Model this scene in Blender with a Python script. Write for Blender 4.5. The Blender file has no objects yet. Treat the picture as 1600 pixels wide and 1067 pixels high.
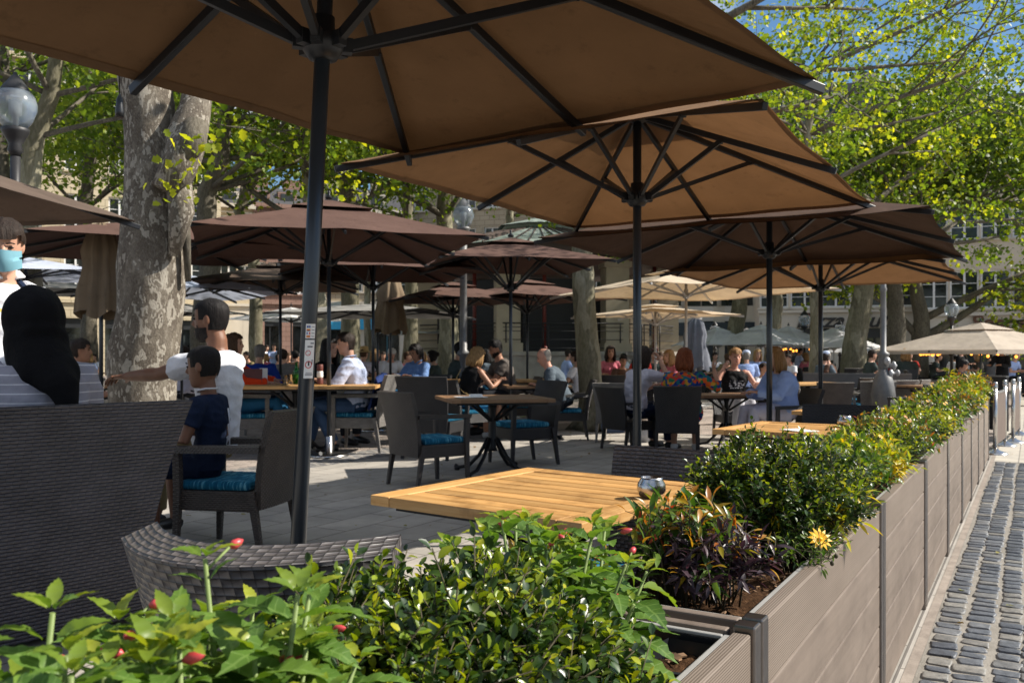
import bpy, bmesh, math, random
import numpy as np
from mathutils import Vector, Matrix, noise as mnoise
R = math.radians
rnd = random.Random(7)
SC = bpy.context.scene
COL = SC.collection

# ---------------------------------------------------------------- camera, world, sun
F = 1360.0; HZ = 557.0; CH = 1.2            # focal length and horizon row in photo pixels, eye height
cam_d = bpy.data.cameras.new('camera'); cam = bpy.data.objects.new('camera', cam_d); COL.objects.link(cam)
cam.location = (0, 0, CH); cam.rotation_euler = (R(90), 0, 0)
cam_d.sensor_width = 36; cam_d.lens = F/1600*36; cam_d.shift_y = (HZ-533.5)/1600
cam_d.clip_start = 0.05; cam_d.clip_end = 500
cam_d.dof.use_dof = True; cam_d.dof.focus_distance = 2.0; cam_d.dof.aperture_fstop = 11.5
SC.camera = cam
SUN_AZ = 86.0; SUN_EL = 39.0               # azimuth clockwise from +Y
w = bpy.data.worlds.new('World'); SC.world = w; w.use_nodes = True
nt = w.node_tree; nt.nodes.clear()
sky = nt.nodes.new('ShaderNodeTexSky'); sky.sky_type = 'NISHITA'; sky.sun_disc = False
sky.sun_elevation = R(SUN_EL); sky.sun_rotation = R(SUN_AZ); sky.air_density = 1.1; sky.dust_density = 0.2; sky.ozone_density = 3.0
geo = nt.nodes.new('ShaderNodeTexCoord')
sep = nt.nodes.new('ShaderNodeSeparateXYZ'); nt.links.new(geo.outputs['Generated'], sep.inputs[0])
mz = nt.nodes.new('ShaderNodeMath'); mz.operation = 'ADD'; mz.inputs[1].default_value = 0.12; nt.links.new(sep.outputs['Z'], mz.inputs[0])
vd = nt.nodes.new('ShaderNodeVectorMath'); vd.operation = 'DIVIDE'
cmb = nt.nodes.new('ShaderNodeCombineXYZ')
for i in range(3): nt.links.new(mz.outputs[0], cmb.inputs[i])
nt.links.new(geo.outputs['Generated'], vd.inputs[0]); nt.links.new(cmb.outputs[0], vd.inputs[1])
cn = nt.nodes.new('ShaderNodeTexNoise'); cn.inputs['Scale'].default_value = 1.15; cn.inputs['Detail'].default_value = 8; cn.inputs['Roughness'].default_value = 0.55
mp = nt.nodes.new('ShaderNodeMapping'); mp.inputs['Location'].default_value = (3.1, 0.6, 0.0)
nt.links.new(vd.outputs[0], mp.inputs[0]); nt.links.new(mp.outputs[0], cn.inputs['Vector'])
cr = nt.nodes.new('ShaderNodeValToRGB'); cr.color_ramp.elements[0].position = 0.47; cr.color_ramp.elements[1].position = 0.57
nt.links.new(cn.outputs['Fac'], cr.inputs[0])
cmx = nt.nodes.new('ShaderNodeMix'); cmx.data_type = 'RGBA'
hsv = nt.nodes.new('ShaderNodeHueSaturation'); hsv.inputs['Saturation'].default_value = 1.15; hsv.inputs['Value'].default_value = 1.45; nt.links.new(sky.outputs[0], hsv.inputs['Color'])
nt.links.new(cr.outputs[0], cmx.inputs[0]); nt.links.new(hsv.outputs[0], cmx.inputs[6]); cmx.inputs[7].default_value = (9.5, 10.0, 11.0, 1)
bg = nt.nodes.new('ShaderNodeBackground'); bg.inputs[1].default_value = 0.050
wo = nt.nodes.new('ShaderNodeOutputWorld')
nt.links.new(cmx.outputs[2], bg.inputs[0]); nt.links.new(bg.outputs[0], wo.inputs[0])
sd = bpy.data.lights.new('sun', 'SUN'); sd.energy = 5.0; sd.angle = R(0.5); sd.color = (1, 0.93, 0.82)
sun = bpy.data.objects.new('sun', sd); COL.objects.link(sun)
_d = Vector((math.sin(R(SUN_AZ))*math.cos(R(SUN_EL)), math.cos(R(SUN_AZ))*math.cos(R(SUN_EL)), math.sin(R(SUN_EL))))
sun.rotation_euler = _d.to_track_quat('Z', 'Y').to_euler(); sun.location = _d*50
SC.view_settings.view_transform = 'Standard'; SC.view_settings.look = 'None'; SC.view_settings.exposure = 0.74; SC.view_settings.gamma = 1
SC.view_settings.use_curve_mapping = False
SC.render.resolution_x = 1024; SC.render.resolution_y = 682

# ---------------------------------------------------------------- placement helpers
def P(x, y, D): return Vector(((x-800)/F*D, D, CH-(y-HZ)/F*D))       # photo pixel at a depth
def G(x, y): D = CH*F/(y-HZ); return Vector(((x-800)/F*D, D, 0))      # photo pixel on the ground
def PX(x, D, z=0): return Vector(((x-800)/F*D, D, z))
UU = Vector((0.5135, 0.858, 0)); VV = Vector((0.858, -0.5135, 0)); OO = Vector((-0.513, 0, 0))
def ST(s, t, z=0): return OO + UU*s + VV*t + Vector((0, 0, z))        # street frame: s along the planters, t across
RZ_ST = math.atan2(UU.y, UU.x)                                        # rotation that lays local X along the planters

# ---------------------------------------------------------------- materials
MATS = {}
class NT:
    def __init__(s, name, rough=0.6, spec=0.5, metal=0.0):
        s.m = bpy.data.materials.new(name); s.m.use_nodes = True; s.t = s.m.node_tree; MATS[name] = s.m
        s.b = s.t.nodes['Principled BSDF']; s.b.inputs['Roughness'].default_value = rough
        s.b.inputs['Metallic'].default_value = metal; s.b.inputs['Specular IOR Level'].default_value = spec
    def n(s, t, **k):
        x = s.t.nodes.new('ShaderNode'+t)
        for a, b in k.items():
            if hasattr(x, a): setattr(x, a, b)
            else: x.inputs[a].default_value = b
        return x
    def l(s, a, b): s.t.links.new(a, b)
    def coord(s, kind='Object', scale=None):
        c = s.n('TexCoord').outputs[kind]
        if scale is None: return c
        m = s.n('Mapping'); m.inputs['Scale'].default_value = scale if hasattr(scale, '__len__') else (scale,)*3
        s.l(c, m.inputs[0]); return m.outputs[0]
    def noise(s, v, scale, detail=4, rough=0.55):
        x = s.n('TexNoise'); x.inputs['Scale'].default_value = scale; x.inputs['Detail'].default_value = detail; x.inputs['Roughness'].default_value = rough
        if v is not None: s.l(v, x.inputs['Vector'])
        return x.outputs['Fac']
    def ramp(s, f, stops, interp='LINEAR'):
        x = s.n('ValToRGB'); e = x.color_ramp.elements; x.color_ramp.interpolation = interp
        while len(e) < len(stops): e.new(0.5)
        for i, (p, c) in enumerate(stops): e[i].position = p; e[i].color = (*c, 1) if len(c) == 3 else c
        s.l(f, x.inputs[0]); return x.outputs[0]
    def mix(s, f, a, b, mode='MIX'):
        x = s.n('Mix', data_type='RGBA'); x.blend_type = mode
        for i, v in ((0, f), (6, a), (7, b)):
            if hasattr(v, 'is_linked') or isinstance(v, bpy.types.NodeSocket): s.l(v, x.inputs[i])
            elif i == 0: x.inputs[0].default_value = v
            else: x.inputs[i].default_value = (*v, 1)
        return x.outputs[2]
    def col(s, c):
        if isinstance(c, bpy.types.NodeSocket): s.l(c, s.b.inputs['Base Color'])
        else: s.b.inputs['Base Color'].default_value = (*c, 1)
    def math(s, op, a, b=0.0):
        x = s.n('Math', operation=op)
        for i, v in ((0, a), (1, b)):
            if isinstance(v, bpy.types.NodeSocket): s.l(v, x.inputs[i])
            else: x.inputs[i].default_value = v
        return x.outputs[0]
    def bump(s, h, strength=0.4, dist=0.01):
        x = s.n('Bump'); x.inputs['Strength'].default_value = strength; x.inputs['Distance'].default_value = dist
        s.l(h, x.inputs['Height']); s.l(x.outputs[0], s.b.inputs['Normal']); return x
    def rough(s, f, lo, hi):
        x = s.n('MapRange'); x.inputs[3].default_value = lo; x.inputs[4].default_value = hi; s.l(f, x.inputs[0]); s.l(x.outputs[0], s.b.inputs['Roughness'])
    def translucent(s, fac, col, tint=None):
        out = [x for x in s.t.nodes if x.type == 'OUTPUT_MATERIAL'][0]
        tr = s.n('BsdfTranslucent'); mx = s.n('MixShader'); mx.inputs[0].default_value = fac
        if isinstance(col, bpy.types.NodeSocket):
            if tint: col = s.mix(1.0, col, tint, 'MULTIPLY')
            s.l(col, tr.inputs[0])
        else: tr.inputs[0].default_value = (*col, 1)
        s.l(s.b.outputs[0], mx.inputs[1]); s.l(tr.outputs[0], mx.inputs[2]); s.l(mx.outputs[0], out.inputs[0])
def M(name): return MATS[name]
def simple(name, c, rough=0.6, metal=0.0, var=0.12, nscale=8, bump=0.0, spec=0.5):
    if name in MATS: return MATS[name]
    k = NT(name, rough, spec, metal); v = k.coord('Object')
    n = k.noise(v, nscale, 5)
    k.col(k.ramp(n, [(0.3, tuple(x*(1-var) for x in c)), (0.7, tuple(min(1, x*(1+var)) for x in c))]))
    if bump: k.bump(k.noise(v, nscale*6, 4), bump, 0.004)
    return k.m
def fabric(name, c, c2=None, scale=220, wrinkle=9, stripes=None):
    if name in MATS: return MATS[name]
    k = NT(name, 0.85, 0.15); v = k.coord('Object')
    n = k.noise(v, wrinkle, 4)
    base = k.ramp(n, [(0.3, tuple(x*0.86 for x in c)), (0.7, tuple(min(1, x*1.08) for x in c))])
    if c2:
        vo = k.n('TexVoronoi'); vo.inputs['Scale'].default_value = scale; k.l(v, vo.inputs['Vector'])
        stops = [(i/len(c2), cc) for i, cc in enumerate(c2)]
        sp = k.n('SeparateColor'); k.l(vo.outputs['Color'], sp.inputs[0])
        base = k.ramp(sp.outputs[0], stops, 'CONSTANT')
    if stripes:
        wv = k.n('TexWave'); wv.bands_direction = stripes[0]; wv.inputs['Scale'].default_value = stripes[1]; wv.inputs['Distortion'].default_value = 0.3; k.l(v, wv.inputs[0])
        f = k.ramp(wv.outputs['Fac'], [(stripes[3], (0, 0, 0)), (stripes[3]+0.04, (1, 1, 1))])
        base = k.mix(f, base, stripes[2])
    k.col(base)
    wr = k.noise(v, wrinkle*2.2, 3); k.bump(wr, 0.5, 0.02)
    return k.m

def mk_wicker(name, c_hi, c_lo, su=0.034, sv=0.0125, bstr=1.0):
    k = NT(name, 0.42, 0.5); v = k.coord('UV')
    br = k.n('TexBrick'); br.offset = 0.5
    for a, b in (('Scale', 1.0), ('Mortar Size', 0.0022), ('Mortar Smooth', 0.9), ('Brick Width', su), ('Row Height', sv), ('Bias', 0.0)): br.inputs[a].default_value = b
    br.inputs['Color1'].default_value = (*c_hi, 1); br.inputs['Color2'].default_value = (*[x*0.72 for x in c_hi], 1); br.inputs['Mortar'].default_value = (*c_lo, 1)
    k.l(v, br.inputs['Vector'])
    n = k.noise(v, 6, 3)
    k.col(k.mix(n, br.outputs['Color'], c_lo)) if False else k.col(k.mix(0.35, br.outputs['Color'], k.ramp(n, [(0.3, c_lo), (0.7, c_hi)])))
    # over/under swell of each strand
    mpv = k.n('SeparateXYZ'); k.l(v, mpv.inputs[0])
    su_ = k.math('DIVIDE', mpv.outputs[0], su); sv_ = k.math('DIVIDE', mpv.outputs[1], sv)
    row = k.math('FLOOR', sv_); par = k.math('MULTIPLY', k.math('MODULO', k.math('ABSOLUTE', row), 2.0), 0.5)
    ph = k.math('FRACT', k.math('ADD', su_, par)); hump = k.math('SINE', k.math('MULTIPLY', ph, math.pi))
    rv = k.math('SINE', k.math('MULTIPLY', k.math('FRACT', sv_), math.pi))
    h = k.math('MULTIPLY', k.math('POWER', hump, 0.6), k.math('POWER', rv, 0.5))
    k.bump(h, bstr, 0.006)
    return k.m
mk_wicker('wicker_grey', (0.095, 0.078, 0.068), (0.012, 0.010, 0.010))
mk_wicker('wicker_coarse', (0.125, 0.113, 0.113), (0.010, 0.009, 0.009), 0.040, 0.0155, 1.0)
mk_wicker('wicker_sofa', (0.078, 0.073, 0.084), (0.005, 0.005, 0.007), 0.055, 0.015, 1.0)
mk_wicker('wicker_dark', (0.034, 0.032, 0.034), (0.007, 0.007, 0.008))
mk_wicker('wicker_pale', (0.30, 0.28, 0.26), (0.05, 0.045, 0.04))

def mk_canopy(name, c, tr=0.35, tint=(1, 0.8, 0.55)):
    k = NT(name, 0.9, 0.1); v = k.coord('Object')
    n = k.noise(v, 2.2, 6, 0.6); n2 = k.noise(v, 60, 2)
    cc = k.ramp(n, [(0.3, tuple(x*0.82 for x in c)), (0.72, tuple(min(1, x*1.10) for x in c))])
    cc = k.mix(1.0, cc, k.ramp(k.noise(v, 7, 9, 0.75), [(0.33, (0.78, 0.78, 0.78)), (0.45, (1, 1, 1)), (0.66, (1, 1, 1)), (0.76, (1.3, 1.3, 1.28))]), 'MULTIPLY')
    k.col(cc); k.translucent(tr, cc, tint)
    hh = k.math('ADD', k.noise(v, 3.5, 3), k.math('MULTIPLY', n2, 0.05)); k.bump(hh, 0.35, 0.05)
    return k.m
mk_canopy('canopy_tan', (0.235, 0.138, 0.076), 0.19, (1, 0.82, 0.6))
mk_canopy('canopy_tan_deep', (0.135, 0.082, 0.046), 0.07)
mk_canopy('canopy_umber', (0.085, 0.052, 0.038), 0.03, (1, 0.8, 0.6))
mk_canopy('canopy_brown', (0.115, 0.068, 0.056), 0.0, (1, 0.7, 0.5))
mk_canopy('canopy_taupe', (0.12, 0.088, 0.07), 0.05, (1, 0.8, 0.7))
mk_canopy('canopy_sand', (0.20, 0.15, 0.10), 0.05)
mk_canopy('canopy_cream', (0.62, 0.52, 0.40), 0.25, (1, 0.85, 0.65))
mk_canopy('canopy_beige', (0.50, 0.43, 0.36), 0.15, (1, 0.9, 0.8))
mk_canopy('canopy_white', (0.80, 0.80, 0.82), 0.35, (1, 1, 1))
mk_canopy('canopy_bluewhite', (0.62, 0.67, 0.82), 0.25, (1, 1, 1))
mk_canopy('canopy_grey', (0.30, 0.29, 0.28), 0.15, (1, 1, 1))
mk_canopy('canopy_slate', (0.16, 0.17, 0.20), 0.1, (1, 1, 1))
simple('pole_anthracite', (0.030, 0.038, 0.048), 0.30, 0.35, 0.15, 3, 0, 0.6)
simple('pole_pale', (0.42, 0.41, 0.40), 0.4, 0.3)
simple('rib_dark', (0.016, 0.018, 0.022), 0.42, 0.3)
simple('steel', (0.52, 0.51, 0.50), 0.24, 1.0, 0.1, 20, 0.1)
simple('steel_dark', (0.20, 0.18, 0.17), 0.33, 1.0, 0.1, 20, 0.1)
simple('chrome', (0.75, 0.75, 0.76), 0.12, 1.0, 0.03)
simple('cast_iron', (0.012, 0.013, 0.015), 0.45, 0.4)
simple('lamp_iron', (0.030, 0.030, 0.033), 0.5, 0.3)
simple('grey_iron', (0.17, 0.17, 0.17), 0.5, 0.4, 0.2)
simple('black_plastic', (0.012, 0.013, 0.016), 0.35)
simple('white_plastic', (0.30, 0.295, 0.28), 0.5, 0, 0.1, 12, 0.1)
simple('white_paint', (0.75, 0.75, 0.74), 0.5)
simple('paper_white', (0.78, 0.78, 0.76), 0.7, 0, 0.03)
simple('print_grey', (0.22, 0.23, 0.25), 0.7, 0, 0.02)
simple('print_red', (0.55, 0.05, 0.05), 0.7, 0, 0.02)
simple('print_black', (0.02, 0.02, 0.03), 0.7, 0, 0.02)
simple('print_blue', (0.05, 0.10, 0.40), 0.7, 0, 0.02)
simple('menu_brown', (0.13, 0.035, 0.025), 0.5)
simple('red_paint', (0.14, 0.02, 0.015), 0.5)
simple('stone_pale', (0.34, 0.31, 0.27), 0.85, 0, 0.2, 2.5, 0.4)
simple('column_cream', (0.40, 0.34, 0.255), 0.8, 0, 0.1, 2.0, 0.2)
simple('black_panel', (0.010, 0.010, 0.012), 0.6)
simple('dark_room', (0.006, 0.006, 0.007), 0.8)
simple('copper_green', (0.26, 0.31, 0.28), 0.6, 0.1, 0.15, 1.5)
simple('eave_brown', (0.055, 0.032, 0.025), 0.6)
simple('eye_dark', (0.012, 0.008, 0.006), 0.2, 0, 0.02)
simple('mouth_red', (0.30, 0.10, 0.08), 0.5, 0, 0.05)
simple('mask_blue', (0.17, 0.38, 0.47), 0.8, 0, 0.06, 20)
simple('gold_badge', (0.75, 0.52, 0.12), 0.35, 0.3, 0.05)
simple('straw', (0.55, 0.38, 0.16), 0.8, 0, 0.2, 60, 0.4)
simple('shoe_black', (0.012, 0.012, 0.013), 0.4)
simple('shoe_white', (0.6, 0.6, 0.6), 0.5)
for n_, c_ in (('skin_fair', (0.52, 0.29, 0.20)), ('skin_tan', (0.36, 0.18, 0.11)), ('skin_brown', (0.19, 0.088, 0.052)), ('skin_rosy', (0.55, 0.28, 0.20))):
    k = NT(n_, 0.5, 0.4); v = k.coord('Object'); n = k.noise(v, 14, 4)
    k.col(k.ramp(n, [(0.3, tuple(x*0.88 for x in c_)), (0.7, tuple(x*1.1 for x in c_))]))
    k.b.inputs['Subsurface Weight'].default_value = 0.08; k.b.inputs['Subsurface Radius'].default_value = (0.02, 0.008, 0.005)
for n_, c_ in (('hair_black', (0.008, 0.006, 0.006)), ('hair_dark', (0.022, 0.013, 0.009)), ('hair_brown', (0.07, 0.036, 0.018)), ('hair_red', (0.17, 0.045, 0.015)),
               ('hair_blonde', (0.34, 0.20, 0.085)), ('hair_honey', (0.27, 0.14, 0.05)), ('hair_grey', (0.20, 0.18, 0.16)), ('hair_white', (0.6, 0.58, 0.55))):
    k = NT(n_, 0.62, 0.25); v = k.coord('Object', (60, 60, 9)); n = k.noise(v, 1.0, 5, 0.7)
    k.col(k.ramp(n, [(0.3, tuple(x*0.55 for x in c_)), (0.7, tuple(min(1, x*1.35) for x in c_))])); k.bump(n, 0.9, 0.01)

# teak: boards cut in the mesh, grain along UV u
def mk_wood(name, a, b, c):
    k = NT(name, 0.45, 0.4); v = k.coord('UV', (2.0, 34, 1)); n = k.noise(v, 1.6, 8, 0.65)
    isl = k.n('NewGeometry').outputs['Random Per Island']
    base = k.ramp(n, [(0.25, a), (0.5, b), (0.75, c)])
    sh = k.ramp(isl, [(0, (0.72, 0.70, 0.68)), (1, (1.18, 1.12, 1.05))])
    st = k.ramp(k.noise(k.coord('Object'), 5.0, 8, 0.7), [(0.36, (0.62, 0.58, 0.55)), (0.5, (1, 1, 1))])
    k.col(k.mix(1.0, k.mix(1.0, base, sh, 'MULTIPLY'), st, 'MULTIPLY')); k.bump(n, 0.25, 0.003); k.rough(n, 0.35, 0.6)
mk_wood('teak', (0.40, 0.20, 0.06), (0.58, 0.335, 0.125), (0.70, 0.46, 0.21))
mk_wood('teak_aged', (0.16, 0.085, 0.04), (0.24, 0.14, 0.075), (0.32, 0.20, 0.12))

# planter boards (wood-plastic composite)
k = NT('composite_board', 0.62, 0.35); v = k.coord('UV')
n = k.noise(k.coord('UV', (1.2, 26, 1)), 2.0, 6, 0.6); n2 = k.noise(v, 3.0, 5)
k.col(k.mix(0.5, k.ramp(n, [(0.3, (0.138, 0.106, 0.082)), (0.7, (0.182, 0.143, 0.114))]), k.ramp(n2, [(0.3, (0.13, 0.10, 0.077)), (0.7, (0.205, 0.165, 0.133))])))
sp = k.n('SeparateXYZ'); k.l(v, sp.inputs[0])
h = k.math('SINE', k.math('MULTIPLY', sp.outputs[1], 2*math.pi/0.0052))
k.bump(h, 0.35, 0.0012)
k = NT('board_plain', 0.55, 0.35); v = k.coord('UV', (1.2, 20, 1)); n = k.noise(v, 2.0, 6, 0.6)
n3 = k.noise(k.coord('Object', (1.0, 1.0, 1.6)), 3.2, 8, 0.68)
k.col(k.mix(1.0, k.ramp(n, [(0.3, (0.138, 0.107, 0.085)), (0.7, (0.182, 0.145, 0.118))]), k.ramp(n3, [(0.34, (0.72, 0.70, 0.68)), (0.5, (1, 1, 1)), (0.72, (1.22, 1.22, 1.22))]), 'MULTIPLY')); k.bump(n, 0.15, 0.002)

# soil
k = NT('soil', 0.95, 0.1); v = k.coord('Object'); n = k.noise(v, 55, 6, 0.7)
k.col(k.ramp(n, [(0.3, (0.02, 0.010, 0.005)), (0.55, (0.075, 0.038, 0.018)), (0.75, (0.17, 0.09, 0.045))])); k.bump(n, 1.0, 0.012)

# cushion: teal blue with slanted pale strokes
k = NT('cushion_teal', 0.85, 0.1); v = k.coord('Object'); m_ = k.n('Mapping'); m_.inputs['Rotation'].default_value = (0, 0, 0.6); m_.inputs['Scale'].default_value = (10, 90, 10); k.l(v, m_.inputs[0])
n = k.noise(m_.outputs[0], 1.0, 3)
k.col(k.ramp(n, [(0.42, (0.008, 0.085, 0.165)), (0.56, (0.018, 0.16, 0.27)), (0.66, (0.16, 0.40, 0.50))])); k.bump(n, 0.3, 0.004)

# bark
def mk_bark(name, stops, scale=3.0, stretch=0.35):
    k = NT(name, 0.85, 0.2); v = k.coord('Object', (1, 1, stretch)); n = k.noise(v, scale, 6, 0.6)
    vo = k.n('TexVoronoi'); vo.inputs['Scale'].default_value = scale*2.6
    dn = k.n('TexNoise'); dn.inputs['Scale'].default_value = scale*2; k.l(v, dn.inputs['Vector'])
    av = k.n('VectorMath', operation='ADD'); sv = k.n('VectorMath', operation='SCALE'); sv.inputs['Scale'].default_value = 0.34
    k.l(dn.outputs['Color'], sv.inputs[0]); k.l(v, av.inputs[0]); k.l(sv.outputs[0], av.inputs[1]); k.l(av.outputs[0], vo.inputs['Vector'])
    s2 = k.n('SeparateColor'); k.l(vo.outputs['Color'], s2.inputs[0])
    base = k.mix(0.5, k.ramp(n, stops), k.ramp(s2.outputs[0], stops, 'CONSTANT'))
    fine = k.noise(v, scale*14, 5, 0.7)
    k.col(k.mix(0.25, base, k.ramp(fine, [(0.3, (0.03, 0.025, 0.02)), (0.7, (0.5, 0.45, 0.38))])))
    k.bump(k.math('ADD', s2.outputs[0], fine), 0.7, 0.015)
mk_bark('bark_plane', [(0.36, (0.05, 0.036, 0.025)), (0.49, (0.10, 0.08, 0.058)), (0.61, (0.19, 0.165, 0.13)), (0.76, (0.58, 0.54, 0.46))], 6.5, 0.5)
mk_bark('bark_olive', [(0.30, (0.07, 0.065, 0.035)), (0.45, (0.13, 0.12, 0.065)), (0.6, (0.18, 0.165, 0.10)), (0.75, (0.32, 0.30, 0.21))], 1.8, 0.3)
mk_bark('bark_dark', [(0.3, (0.035, 0.03, 0.02)), (0.5, (0.07, 0.06, 0.04)), (0.7, (0.12, 0.105, 0.075))], 3, 0.3)
mk_bark('bark_pale', [(0.3, (0.16, 0.14, 0.09)), (0.5, (0.32, 0.30, 0.22)), (0.7, (0.48, 0.46, 0.38))], 2.5, 0.3)

# leaves: colour varies leaf by leaf
def mk_leaf(name, stops, tr=0.45, rough=0.45, tint=(1.0, 1.0, 0.45), veins=False, spec=0.45):
    k = NT(name, rough, spec); isl = k.n('NewGeometry').outputs['Random Per Island']
    c = k.ramp(isl, stops)
    if veins:
        v = k.coord('UV'); sp = k.n('SeparateXYZ'); k.l(v, sp.inputs[0])
        a = k.math('ABSOLUTE', k.math('SUBTRACT', sp.outputs[0], 0.5))
        st = k.math('ABSOLUTE', k.math('SUBTRACT', k.math('FRACT', k.math('SUBTRACT', k.math('MULTIPLY', sp.outputs[1], 7.0), k.math('MULTIPLY', a, 5.0))), 0.5))
        vn = k.math('LESS_THAN', k.math('MINIMUM', k.math('MULTIPLY', st, 1.1), k.math('MULTIPLY', a, 3.0)), 0.055)
        c = k.mix(k.math('MULTIPLY', vn, 0.45), c, (0.24, 0.36, 0.10))
        k.bump(k.math('SUBTRACT', 1.0, k.math('MULTIPLY', vn, 1.0)), 0.35, 0.003)
    k.col(c); k.translucent(tr, c, tint)
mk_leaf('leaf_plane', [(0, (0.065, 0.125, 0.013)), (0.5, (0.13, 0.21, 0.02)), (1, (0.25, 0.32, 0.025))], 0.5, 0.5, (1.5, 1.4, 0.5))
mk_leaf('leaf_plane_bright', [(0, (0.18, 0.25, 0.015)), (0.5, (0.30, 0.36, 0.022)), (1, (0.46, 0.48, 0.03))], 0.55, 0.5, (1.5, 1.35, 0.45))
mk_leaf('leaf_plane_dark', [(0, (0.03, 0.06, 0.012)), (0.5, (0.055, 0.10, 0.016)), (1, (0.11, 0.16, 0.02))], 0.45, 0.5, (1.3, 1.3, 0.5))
mk_leaf('leaf_broad', [(0, (0.065, 0.135, 0.026)), (0.5, (0.105, 0.195, 0.036)), (1, (0.16, 0.26, 0.045))], 0.35, 0.38, (1.3, 1.4, 0.4), True)
mk_leaf('leaf_tip', [(0, (0.11, 0.19, 0.03)), (0.7, (0.20, 0.27, 0.03)), (1, (0.36, 0.38, 0.04))], 0.4, 0.4, (1.3, 1.3, 0.4))
mk_leaf('leaf_box', [(0, (0.012, 0.032, 0.007)), (0.5, (0.026, 0.062, 0.011)), (0.8, (0.055, 0.10, 0.014)), (1, (0.13, 0.18, 0.018))], 0.16, 0.36, (1.2, 1.3, 0.4), False, 0.6)
mk_leaf('leaf_box_tip', [(0, (0.14, 0.21, 0.014)), (0.6, (0.26, 0.33, 0.018)), (1, (0.44, 0.42, 0.025))], 0.35, 0.25, (1.3, 1.3, 0.4))
mk_leaf('leaf_purple', [(0, (0.024, 0.016, 0.022)), (0.6, (0.045, 0.028, 0.036)), (1, (0.10, 0.065, 0.08))], 0.25, 0.4, (1.4, 0.8, 1.0))
mk_leaf('leaf_autumn', [(0, (0.32, 0.10, 0.015)), (0.4, (0.42, 0.26, 0.02)), (0.7, (0.20, 0.24, 0.02)), (1, (0.38, 0.05, 0.02))], 0.4, 0.35, (1.3, 1.0, 0.5))
mk_leaf('leaf_yellow', [(0, (0.26, 0.32, 0.02)), (0.5, (0.52, 0.48, 0.02)), (1, (0.78, 0.52, 0.02))], 0.4, 0.4, (1.2, 1.1, 0.4))
mk_leaf('leaf_fallen', [(0, (0.16, 0.09, 0.03)), (0.5, (0.26, 0.17, 0.06)), (1, (0.22, 0.24, 0.05))], 0.2, 0.7)
mk_leaf('leaf_mid', [(0, (0.03, 0.075, 0.015)), (0.5, (0.06, 0.12, 0.02)), (1, (0.13, 0.20, 0.03))], 0.35, 0.3, (1.2, 1.3, 0.4))
simple('stem_green', (0.16, 0.22, 0.06), 0.6, 0, 0.2, 30)
simple('stem_brown', (0.055, 0.045, 0.02), 0.8, 0, 0.2, 30)
simple('bud_pink', (0.50, 0.055, 0.06), 0.4, 0, 0.25, 60)
simple('petal_yellow', (0.90, 0.48, 0.006), 0.5, 0, 0.1, 30)
simple('petal_orange', (0.7, 0.25, 0.02), 0.5, 0, 0.1, 30)
k = NT('bulb_glow', 0.5); k.col((1, 0.4, 0.05)); k.b.inputs['Emission Color'].default_value = (1, 0.33, 0.04, 1); k.b.inputs['Emission Strength'].default_value = 2.2
k = NT('glass_clear', 0.03); k.col((0.95, 0.97, 0.97)); k.b.inputs['Transmission Weight'].default_value = 1.0; k.b.inputs['IOR'].default_value = 1.45
k = NT('glass_green', 0.05); k.col((0.02, 0.32, 0.03)); k.b.inputs['Transmission Weight'].default_value = 0.85
k = NT('globe_glass', 0.15); k.col((0.40, 0.46, 0.52)); k.b.inputs['Transmission Weight'].default_value = 0.65; k.b.inputs['Alpha'].default_value = 0.9
k = NT('window_glass', 0.06, 0.6); v = k.coord('Object'); k.col(k.ramp(k.noise(v, 1.2, 3), [(0.35, (0.008, 0.010, 0.011)), (0.7, (0.045, 0.055, 0.055))]))

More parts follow.
